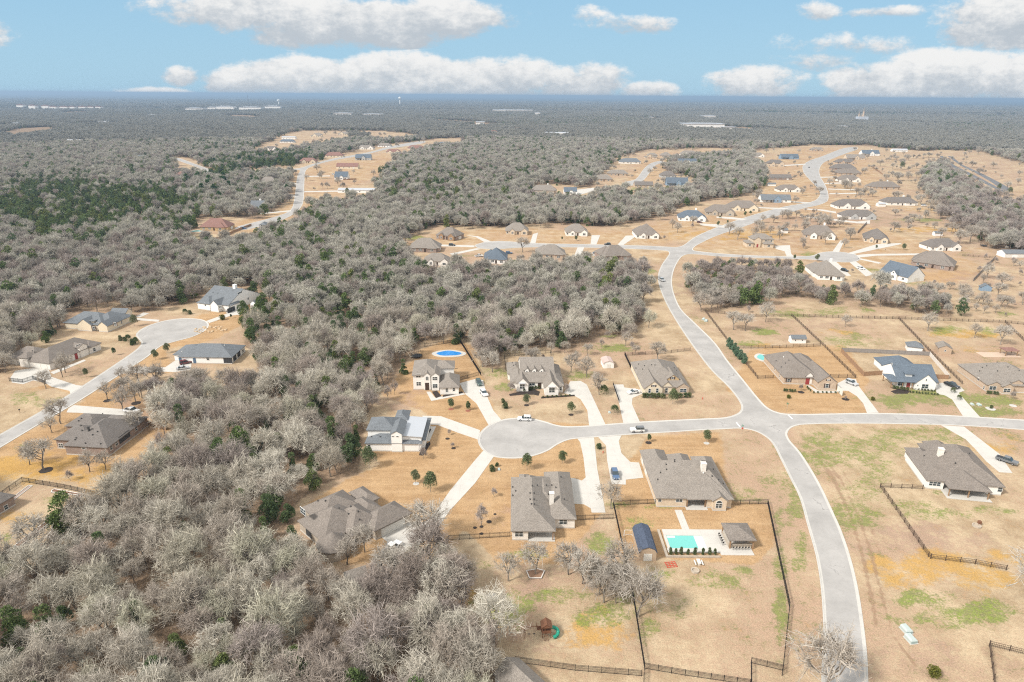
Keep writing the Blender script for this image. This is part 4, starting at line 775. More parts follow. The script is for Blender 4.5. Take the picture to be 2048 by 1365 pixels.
def house(name,label,cat,ang,org,wings,wall,roofm,wins=(),chim=(),vents=(),group=None,posts=(),base=True,wallmats=None,frame=None,z=0.0,slab=None):
    a=math.radians(ang); t=thing(name,label,cat,(org[0],org[1],z),a,group); R=MB(); WL={}
    for i,w in enumerate(wings):
        m=(w[7].get('wall') if len(w)>7 else None) or wall; rm=(w[7].get('roof') if len(w)>7 else None)
        if rm: mb=MB(); wing_geo(w,i,mb,WL.setdefault(m.name,(m,MB()))[1]); mb.obj('roof',rm,t)
        else: wing_geo(w,i,R,WL.setdefault(m.name,(m,MB()))[1])
    ro=None
    if R.v: ro=R.obj('roof',roofm,t)
    for m,mb in WL.values():
        if mb.v: mb.obj('wall',m,t)
    bvh=BVHTree.FromPolygons(R.v,R.f) if R.v else None
    for q in wins:
        i,side,px,py,w,h=q[:6]; st=q[6] if len(q)>6 else 'w'; ax,val,sg=wall_frame(wings[i],i,side)
        if st[0]=='L': u,zc=px,py; st=st[1:]
        else: u,zc=panel_pos(org,a,ax,val,px,py)
        if st[0] in 'gd': zc=h/2+.05
        elif st!='a' and not(len(wings[i])>7 and 'z0' in wings[i][7]): zc=max(zc,h/2+.25)
        put_window(t,ax,val,sg,u,zc,w,h,st,frame)
    o=Vector(to_local(org,a,(0,0,HC)))
    def on_roof(px,py):
        d=Vector(to_local(org,a,ray(px,py),False)).normalized(); h=bvh.ray_cast(o,d)[0]; return h
    for px,py,w,h,m in chim:
        p=on_roof(px,py)
        if p is None: continue
        mb=MB(); mb.box(p.x-w/2,p.y-w/2,p.z-1.2,p.x+w/2,p.y+w/2,p.z+h); mb.box(p.x-w/2-.1,p.y-w/2-.1,p.z+h,p.x+w/2+.1,p.y+w/2+.1,p.z+h+.15); c=mb.obj('chimney',m,ro)
        MB().tube((p.x,p.y,p.z+h+.15),(p.x,p.y,p.z+h+.45),.14,.14,8).obj('flue',VENT,c) if False else None
    for v in vents:
        p=on_roof(*v[:2])
        if p is None: continue
        mb=MB(); mb.tube((p.x,p.y,p.z-.2),(p.x,p.y,p.z+.32),.11,.11,6); mb.tube((p.x,p.y,p.z+.3),(p.x,p.y,p.z+.42),.22,.16,6); mb.obj('roof_vent',VENT if len(v)<3 else WHITE,ro)
    for x,y,h in posts: MB().box(x-.13,y-.13,-.1,x+.13,y+.13,h).obj('post',WOOD,t)
    if base:
        mb=MB(); n=0
        for i,w in enumerate(wings):
            if len(w)>7 and (w[7].get('z0',-1)>0 or w[7].get('open')): continue
            if w[0] in('round','shed','gambrel'): continue
            x0,y0,x1,y1=w[3:7]; k=OH-.04+.003*i; qs=(w[7].get('walls') if len(w)>7 else None)
            for q in (qs or [(x0+k,y0+k-(.13 if w[0]=='gy' else 0),x1-k,y1-k+(.13 if w[0]=='gy' else 0))]):
                e_=.04 if qs else 0; mb.box(q[0]-e_,q[1]-e_,-.15,q[2]+e_,q[3]+e_,.36-.004*i); n+=1
        if n: mb.obj('foundation',CONC,t)
    if slab: MB().box(slab[0],slab[1],-.1,slab[2],slab[3],.13).obj('patio',CONC,t)
    for i,w in enumerate(wings):
        cx,cy=(w[3]+w[5])/2,(w[4]+w[6])/2; c,s=math.cos(a),math.sin(a); AVOID.append((org[0]+c*cx-s*cy,org[1]+s*cx+c*cy,max(w[5]-w[3],w[6]-w[4])*.5+2.2))
    return t
def zz(x0,y0,k,L): return [(x0+q[0]/k,y0+q[1]/k,*q[2:]) for q in L]
H=house
H('house','large brown hipped house with a round bay and two pale garage doors','house',45,(-45.4,135.3),
  [('hip',3,.62,2.4,2,15.6,15,{'ax':'y'}),('hip',3,.6,6.1,8.5,18.5,19.6),('hip',3,.72,8.5,-.6,18.5,11),('round',2.9,.72,.0,-3.6,8.4,4.8),('hip',3,.66,13.8,-2.7,25.4,5.2),('hip',3,.62,18.8,9,23.5,17.2,{'ax':'y'}),('hip',3,.6,15.5,4,21.3,13,{'ax':'y'})],STONE,R_BRN,
  [(4,'S',771.7,1065.6,2.7,2.3,'g'),(4,'S',795,1049,4.6,2.3,'g'),(0,'W',606,1023,2.6,1.8),(0,'W',618,1071,2.8,2.0,'k'),(2,'S',712,1085,1.6,1.4)],
  vents=zz(550,900,4.015,[(345,415),(405,415),(515,475),(608,460),(590,520),(668,500),(680,565),(730,617),(608,653)]))
H('house','brown roofed white brick house with a tall chimney and an empty covered back patio','house',0,(0,143.3),
  [('hip',3,.6,0,.45,11.3,26,{'ax':'y','walls':[(.45,.9,4.4,25.5),(4.3,3.6,10.85,25.4)]}),('hip',3,.64,9.4,5.65,16.9,29,{'ax':'y'}),('hip',3,.62,2.3,19,5.1,27.6,{'ax':'y'}),('hip',3.1,.75,3.8,17,7,26.6,{'ax':'y'}),('hip',3.2,.4,5,12,13,26.2)],WHITEB,R_TAU,
  [(0,'S',1038,1068.2,2.1,1.7),(1,'S',1126.4,1044,2.1,1.6),(1,'E',1150,1010,1.5,2.2,'g')],chim=[(1103,1007,1.1,3.1,WHITEB)],
  vents=zz(900,850,4.55,[(570,572),(597,607),(570,648),(728,628),(766,628),(728,684),(766,684),(740,726),(770,728),(796,556),(878,556),(925,555),(962,576),(895,638),(1003,410),(1010,480),(1040,683),(748,560)]),posts=[(10.6,.95,2.9)],slab=(4.5,.4,11.1,3.7))
H('house','large taupe hipped house beside the walled turquoise pool','house',0,(39.1,157.8),
  [('hip',3,.6,.1,1.2,20.9,21.4,{'ax':'x','ridge':((8.7,11.3),(14.2,11.3),9.0),'walls':[(.55,1.65,8.5,21),(8.4,4.6,14.2,20.9),(13.9,1.66,20.45,20.95)]}),('hip',3,.62,8.35,.75,21.1,19,{'ax':'y','walls':[(14,1.3,20.6,18),(9,5,14.1,18)]}),('gy',3,.75,14.9,-.3,19.3,7),('hip',3,.68,.2,16,7.7,27.8,{'ax':'y'}),('hip',3,.7,7.6,15,14.3,25.2,{'ax':'y'}),('hip',3,.6,14.8,15,21.2,24.1,{'ax':'y'})],CREAMB,R_TAU,
  [(0,'S',1319.6,1000,1.0,1.4),(0,'S',1358.5,1000,1.9,1.5),(2,'S',1437.6,1012,1.8,1.5,'t'),(3,'W',1285,925,2.6,2.3,'g'),(0,'W',1291.5,952,2.6,2.3,'g')],chim=[(1406,939,1.3,1.9,WHITEB)],
  vents=zz(1180,850,4.55,[(770,325),(768,340),(692,367),(695,412),(640,440),(615,503),(1122,410),(1170,505),(1212,540),(1110,472),(1030,445,1)]),posts=[(8.7,1.6,3),(13.6,1.6,3)],slab=(8.3,.2,14.1,5))
H('house','white house with a dormer tower, grey shingles and a flat grey metal roof','house',0,(-41.8,186.8),
  [('hip',3,.36,-3.8,1.8,14,9.8),('hip',5.7,.55,-3.9,5.4,5.6,14.6),('gy',6.2,.6,4.2,1.5,8.3,11),('hip',5.4,.6,3.6,13.5,8.1,20.6,{'ax':'y'}),('shed',4.7,.5,6.9,2.9,14.1,16.8,{'ax':'x','roof':METAL}),('hip',3.1,.25,7.2,4,15,19.8)],SIDING,R_GRY,
  [(0,'S',738.5,894,1.0,1.5),(2,'S',785.6,872.9,.85,.5),(2,'S',794.9,873.3,.85,.5),(5,'E',858,862,1.2,1.5),(0,'E',838,893,1.0,1.4)],vents=zz(720,680,5.6875,[(228,1108),(130,1108)]))
H('house','two storey white house with a tall arched entry beside the blue pool','house',4,(-37.1,235.1),
  [('hip',6,.5,-.3,1,10.4,16.5),('hip',6,.45,7.6,7.4,15.7,15.5),('gy',6,.78,6.6,-.3,10.3,8),('gy',5.8,.85,3.7,.4,7.0,7),('hip',3,.7,9.9,-4.2,17.6,8,{'ax':'y'})],STUCCO,R_TAU,
  [(0,'S',836.6,752,1.8,1.5),(0,'S',837.4,768,1.8,1.6),(2,'S',869.8,757.4,1.9,1.4),(2,'S',870,772.3,1.9,1.7),(3,'S',854.2,770.5,1.5,3.0,'d'),(3,'S',854.2,758.8,1.2,1.0,'t'),(4,'S',893.7,780.7,1.0,1.6),(4,'S',907.6,779,1.0,1.6),(1,'E',909,745,1,1.2)])
H('house','white brick house with three small dormers and two steep front gables','house',2,(1.5,234.8),
  [('gx',3,.55,1.7,2.6,15.3,24.6),('hip',3,.5,-3,11,4,23),('hip',3,.6,-2,3,4.5,15,{'ax':'y'}),('gy',3,1.0,0,.3,5.2,10),('gy',3,1.05,10.3,-3.5,16.2,11),('hip',3,.68,12.5,-1,18.2,20),('gy',6.0,.95,3.3,6.6,5.7,12.5,{'z0':4.3}),('gy',6.0,.95,6.1,6.6,8.5,12.5,{'z0':4.3}),('gy',6.0,.95,8.9,6.6,11.3,12.5,{'z0':4.3})],STUCCO,R_TAU,
  [(3,'S',1044.4,773.6,2.0,1.9),(3,'S',1044.3,766.5,2.6,.12,'a'),(4,'S',1103.8,780.8,2.2,1.9),(4,'S',1103.8,773.5,2.8,.12,'a'),(0,'S',1063.8,767.4,2.4,1.7),(0,'S',1079.2,767,1.4,2.4,'d'),(5,'S',1121.6,777.7,.8,1.5),(6,'S',4.5,5.35,.7,.9,'Lw'),(7,'S',7.3,5.35,.7,.9,'Lw'),(8,'S',10.1,5.35,.7,.9,'Lw')],vents=zz(990,690,9.75,[(335,360),(405,395),(360,410),(1275,600)]))
H('house','tan house with a wide taupe roof and one high tan front gable','house',1,(49,229.8),
  [('hip',3,.55,-.2,4,17.6,29.5,{'ax':'y'}),('gy',3,.85,0,2,7.4,15),('gy',3.2,.9,7.1,3.9,11.3,12),('gy',5,.72,9.2,6.5,14.5,15,{'z0':3.6,'wall':TANSID}),('gy',3,.7,12.3,3.2,17.6,10,{'wall':TANB})],CREAM,R_TAU,
  [(1,'S',1299,781.8,1.0,1.8),(1,'S',1314.4,781.3,1.0,1.8),(1,'S',1307.6,772.2,.9,.8,'s'),(2,'S',1332.7,781.3,1.1,2),(3,'S',1345.4,756.4,.9,1.1,'s'),(4,'S',1366.2,781.3,2.5,1.4),(0,'S',1348,781.3,1.1,2.2,'d'),(0,'W',1272,760,1,1.3)],vents=zz(1190,690,9.309,[(810,368),(920,398),(1050,380),(1115,385),(885,462),(760,445),(1475,437),(1520,485)]))
H('house','tan brick corner house with a white arched entry and dark shutters','house',-1,(105.3,243.8),
  [('hip',3,.64,-.1,.2,14,24.5,{'ax':'y'}),('hip',3,.6,6,8,18.4,24),('hip',3.4,.95,4.8,1.4,9,10,{'wall':STUCCO,'ax':'y'}),('gy',3.6,1.0,8.3,.3,11.6,8,{'wall':STUCCO}),('gy',3,.72,11.3,-4.4,18.9,12)],TANB,R_BRN,
  [(0,'S',1577.2,760.9,1.2,1.6,'s'),(2,'S',1598.4,761.3,2.3,2.0),(3,'S',1615,763,1.5,2.6,'dr'),(4,'S',1654,772,1.3,1.8,'s'),(4,'S',1656.6,760.6,.9,.6,'s'),(4,'E',1683,765,4.5,2.3,'g'),(0,'W',1549,738,1,1.5),(0,'W',1560,752,1,1.5)],vents=zz(1460,680,6.827,[(732,240,1),(803,285),(628,293),(755,325),(697,378),(1130,280)]))
H('house','white farmhouse with slate grey roof, front porch and single shed dormer','house',-5,(143.2,240.2),
  [('gx',3,.55,4.5,1.8,20,17.4),('hip',2.9,.3,2,1,11.4,9,{'open':1}),('hip',3,.55,5.6,12.5,19,27),('gy',3,.9,10.6,.1,18.6,11),('shed',5.2,.25,7.9,3.4,11.1,9,{'z0':4,'wall':SIDING})],SIDING,R_SLT,
  [(0,'S',1801.7,768,2.3,1.8),(0,'S',1816.9,769,1.3,2.3,'dr'),(3,'S',1850,773,2.5,1.8),(3,'S',1852.6,760.4,.6,1.0),(4,'S',1817.7,756,1.8,.6),(3,'S',1835.5,771,.5,.8),(0,'W',1784,729,.8,1.1)],chim=[(1798.5,709,1.6,1.2,SIDING)],posts=[(2.4,1.4,2.8),(6.6,1.4,2.8),(10.2,1.4,2.8),(2.4,8.4,2.8)])
H('house','tan brick house with taupe roof cut by the right edge of the photo','house',-5,(180.7,239.4),
  [('hip',3,.5,-.4,-1,22,20.5),('gy',3,.5,-.2,-1.5,5.4,7),('gy',3,.6,4.4,-2.8,9,7),('hip',3.4,.5,9,2,23,14),('gy',4.0,.5,8.6,-.6,13.2,9)],TANB,R_TAU,
  [(1,'S',1985.4,776.4,2.5,1.6),(2,'S',2013.9,781.2,2.5,1.6),(4,'S',2030.7,782.5,1.4,2.3,'dr'),(0,'W',1957,758.5,1.3,1.3),(0,'W',1968,776,1,1.4),(4,'S',2046,780,1.6,1.5)],vents=zz(1720,660,6.2439,[(1710,410),(1845,470),(1985,515),(1580,455),(1525,475),(1490,520),(1715,520)]))
H('house','white house with a wide brown roof and shaded patio in the right field','house',-10,(117.5,169.0),
  [('hip',3,.6,.4,.5,17.5,17.6,{'ax':'x','ridge':((7.8,9.2),(13.4,9.6),8.1),'walls':[(.85,.95,5.4,17.1),(5.3,3.6,16.4,17),(16.3,.97,17.06,17.05)]}),('hip',3,.58,6,.45,20.9,23.8,{'ax':'y','walls':[(16.6,.9,20.4,23.3),(6.5,5,16.7,23.2)]}),('hip',2.75,.5,5.2,-2.8,16.2,9,{'open':1,'ax':'y'}),('hip',3,.6,1,12,7,20,{'ax':'y'}),('hip',3,.72,8,15,14.2,25.6,{'ax':'y'})],STUCCO,R_BRN,
  [(0,'S',1869.6,968,3.1,1.4),(1,'S',2000,979.8,1.3,1.5)],chim=[(1880,910,1.3,2.0,WHITEB)],vents=zz(1600,850,3.413,[(845,215),(1060,265),(1155,200)]),posts=[(5.7,-2.2,2.6),(10.7,-2.2,2.6),(15.7,-2.2,2.6)],slab=(4.9,-3.6,16.4,4.5))
H('house','dark brown hipped house with brown brick walls beside the left street','house',-5,(-140.6,189.8),
  [('hip',3.3,.6,3.8,-4.3,18.3,14),('hip',3.3,.5,-1.7,-1,10,9.5),('hip',3.3,.5,-4.9,8,6,17.5),('hip',3.3,.5,5,8,18.1,17.4),('hip',3.3,.6,.3,5,8,15)],REDB,R_DRK,
  [(0,'S',167,895.7,1.3,1.1),(0,'E',222,896,1.3,1.6),(0,'E',233,887,1.3,1.6),(0,'E',249,874,5.5,2.4,'k'),(0,'E',272,858,1.3,1.5),(1,'S',122,892,1.6,1.6)],vents=zz(60,780,6.827,[(695,495),(710,562),(630,665),(615,688),(855,622),(755,737),(965,745),(700,398),(665,430),(975,325),(995,333),(1115,325),(920,577)],) ,chim=[(178,862,.45,1.2,VENT)])
H('house','long brown roofed white brick house with a three car court at far left','house',-15,(-193.7,254.5),
  [('hip',3,.6,-4,.6,9.3,26.5),('hip',3,.6,-14,1.4,1,13),('hip',4.2,.55,-6.4,.2,-1.2,6.5),('gx',4.6,.5,.8,15,9.5,19.6),('hip',3,.6,2.5,19.5,9.8,26,{'ax':'x'})],WHITEB,R_BRN,
  [(0,'S',76,732,2.7,2.2,'g'),(0,'S',89,734.5,2.7,2.2,'g'),(1,'S',40,728,1,1.4),(4,'E',188.5,699.5,1.4,1.6),(3,'E',156,691,2.4,.6),(0,'E',151,706,1.4,2.6,'dr'),(0,'E',120,715,1.6,1.5)],vents=zz(0,600,7.186,[(605,690),(318,765),(500,760),(465,740)]))
H('house','tan house with blue grey roof and a dormer by the left cul de sac','house',-10,(-204.5,303.6),
  [('hip',3,.6,-6.9,-.4,14,13),('gy',3,.72,1.4,-1.7,9.4,9),('gy',3,.75,12,-1.4,17.5,9),('hip',3,.6,5,1.6,17.3,16),('shed',4.6,.3,6.6,-.2,9.8,5.5,{'z0':3.8})],CREAM,R_GRY,
  [(1,'S',187.9,657,1.3,1.7,'s'),(3,'S',203,655.7,1.5,1.7,'s'),(2,'S',230.3,648.7,1.3,1.7,'s'),(3,'S',213.6,655,1.2,2.3,'dr'),(4,'S',195,646,1.4,.5),(2,'E',243,645,1,1.5)],posts=[(-6.3,.1,2.9)])
H('garage','small tan garage with grey roof standing behind the dormered tan house','garage',-5,(-190.8,318.4),[('gx',3,.62,-7.6,1.2,1,6.7)],CREAM,R_GRY,[(0,'E',257,631,2.6,2.2,'g')])
H('house','tall white modern farmhouse with blue grey roof and two white chimneys','house',-20,(-145.3,331.8),
  [('gx',3.6,.46,-18,.2,1.2,25),('gy',3.6,.9,-8.7,-2.2,-3.1,9),('hip',3.6,.55,-18,-1.4,-9.2,10),('gy',6.2,.9,-15.6,7,-13.4,13,{'z0':4.4}),('gy',6.2,.9,-12.4,7,-10.2,13,{'z0':4.4}),('hip',3.5,.5,-3.4,1.2,2.2,9,{'ax':'y'})],SIDING,R_GRY,
  [(1,'S',440.4,614.5,2.2,1.7),(3,'S',-14.5,5.5,.8,1.1,'Lw'),(4,'S',-11.3,5.5,.8,1.1,'Lw'),(5,'E',461.6,615,5.4,2.4,'gk'),(0,'E',484.3,603.5,2,1.5),(0,'E',496.5,597.6,1.3,1.3),(0,'E',479.2,586,3.4,.9),(2,'S',410.5,609.5,1,1.7)],chim=[(470,576,1.6,1.6,SIDING),(478.4,576,1.6,1.6,SIDING)])
H('garage','small white outbuilding with arched door beside the tall white farmhouse','garage',-20,(-134.3,334.6),[('gy',3,.75,-2.4,2.4,2,9)],SIDING,R_GRY,[(0,'S',506,617,2.0,2.0,'gb')])
H('house','white house with a mottled blue grey roof and screened corner porch','house',-1,(-136.7,258.9),
  [('hip',3,.45,-.8,2.4,21.8,17.2),('hip',3.1,.42,-3.8,4.5,9,16.4),('gx',3.2,.5,-1.2,5,4,8.4)],SIDING,R_GRY,
  [(0,'S',415.7,718.2,1.2,1.3),(0,'S',360.5,720,1.2,2.4,'db'),(0,'S',389,720.7,1.2,2.4,'db'),(0,'S',456,723,3.6,2.3,'k'),(0,'E',470,718.5,3.2,2.3,'k'),(0,'E',478,711.5,3.2,2.3,'k'),(0,'E',485.5,702.5,1.8,1.4)],vents=zz(340,550,6.825,[(600,855,1),(745,970,1),(165,1055,1)]))
H('house','brown brick house corner with dark roof at the left edge by the garden','house',-14,P(-62,1052)[:2],[('hip',3,.55,-12,0,3.4,11)],REDB,R_DRK,[(0,'E',16.5,1031,1.2,1.4)])
# ------------------------------------------------------------------ houses farther off (front base centre in px, width m, depth m)
def estate(x,y,wpx,dep,ang,style,wall,roofm,label,e=3,p=.55,cat='house',name='house',wall2=None,chimney=False,gar='E',wmax=34,group=None,two=None):
    p*=1.32; o=P(x,y); c=proj(*o)[2]; w=min(wpx*c/F,wmax)
    if two is not None:
        A=P(*two[0]);B=P(*two[1]); w=min(math.dist(A,B),wmax); o=((A[0]+B[0])/2,(A[1]+B[1])/2); ang=math.degrees(math.atan2(B[1]-A[1],B[0]-A[0]))
    AVOID.append((o[0]-o[0]/o[1]*13,o[1]-13,w*.52+3)); AVOID.append((o[0]-o[0]/o[1]*26,o[1]-26,w*.45 if o[1]>420 else .1))
    h=w/2; k=OH; wl2=wall2 or wall; W=[]; q=[]
    def win(i,s,u,z,ww,hh,st='w'): q.append((i,s,u,z,ww,hh,'L'+st))
    if style=='A':
        W=[('hip',e,p,-h,1.2,h,dep),('gy',e+.2,.8,h*.30,-.9,h*.92,dep*.5,{'wall':wl2}),('gy',e+.1,.85,-h*.62,.2,-h*.16,dep*.45,{'wall':wl2}),('hip',e,p,-h*1.0,dep*.35,h*.3,dep*1.12)]
        win(1,'S',h*.61,1.7,min(2.2,h*.3),1.7); win(2,'S',-h*.39,1.7,1.6,1.7); win(0,'S',-h*.82,1.7,1.4,1.5); win(0,'S',h*.08,1.15,1.2,2.2,'d')
    elif style=='B':
        W=[('hip',e,p,-h,0,h,dep),('hip',e,p,-h*1.1,dep*.3,h*.1,dep*1.15),('hip',e,p,h*.15,-1.5,h*.8,dep*.6,{'wall':wl2,'ax':'y'})]
        win(0,'S',-h*.7,1.7,1.6,1.5); win(0,'S',-h*.3,1.7,2.0,1.5); win(2,'S',h*.47,1.7,2.0,1.6); win(0,'S',0,1.15,1.2,2.2,'d')
    elif style=='C':
        W=[('gx',e,p,-h,0,h,dep),('gy',e+.3,.9,-h*.2,-1.4,h*.35,dep*.6,{'wall':wl2}),('hip',e-.3,.3,-h*.95,-2,-h*.15,3,{'open':1})]
        win(1,'S',h*.07,1.8,2.0,1.7); win(1,'S',h*.07,e+1.1,1.2,.9); win(0,'S',h*.65,1.7,1.8,1.5); win(0,'S',-h*.6,1.7,1.8,1.5); win(0,'S',-h*.32,1.15,1.2,2.2,'d')
    elif style=='D':
        W=[('hip',6,p,-h*.62,1.5,h*.8,dep),('hip',3.2,.55,h*.02,-2.2,h*.7,5,{'wall':wl2}),('hip',3.2,.5,-h,.6,-h*.5,dep*.8),('gy',6,.7,-h*.5,.8,-h*.05,6)]
        for u in(-.4,-.1,.25,.6): win(0,'S',h*u,4.7,1.3,1.3)
        win(1,'S',h*.36,1.7,1.8,1.6); win(2,'S',-h*.78,1.7,1.6,1.5); win(3,'S',-h*.28,1.3,1.3,2.4,'dr')
    elif style=='L':
        W=[('gx',e,p,-h,0,h,dep)]
        for u in(-.7,-.3,.2): win(0,'S',h*u,1.6,1.6,1.3)
        win(0,'S',h*.6,1.1,2.6,2.1,'g')
    if style in 'ABCD' :
        s_=gar; d0=dep*.55
        win(0,s_,d0,1.2,4.4,2.2,'g'); win(0,'W' if s_=='E' else 'E',dep*.4,1.7,1.4,1.4)
    t=H(name,label,cat,ang,(o[0],o[1]),W,wall,roofm,q,group=group,base=False)
    if chimney:
        r=[ch for ch in t.children if ch.name.startswith('roof')]; mb=MB(); mb.box(h*.2,dep*.55,e,h*.2+1.3,dep*.55+1.3,e+p*min(w,dep)/2+1.3); mb.obj('chimney',SIDING,r[0] if r else t)
    return t
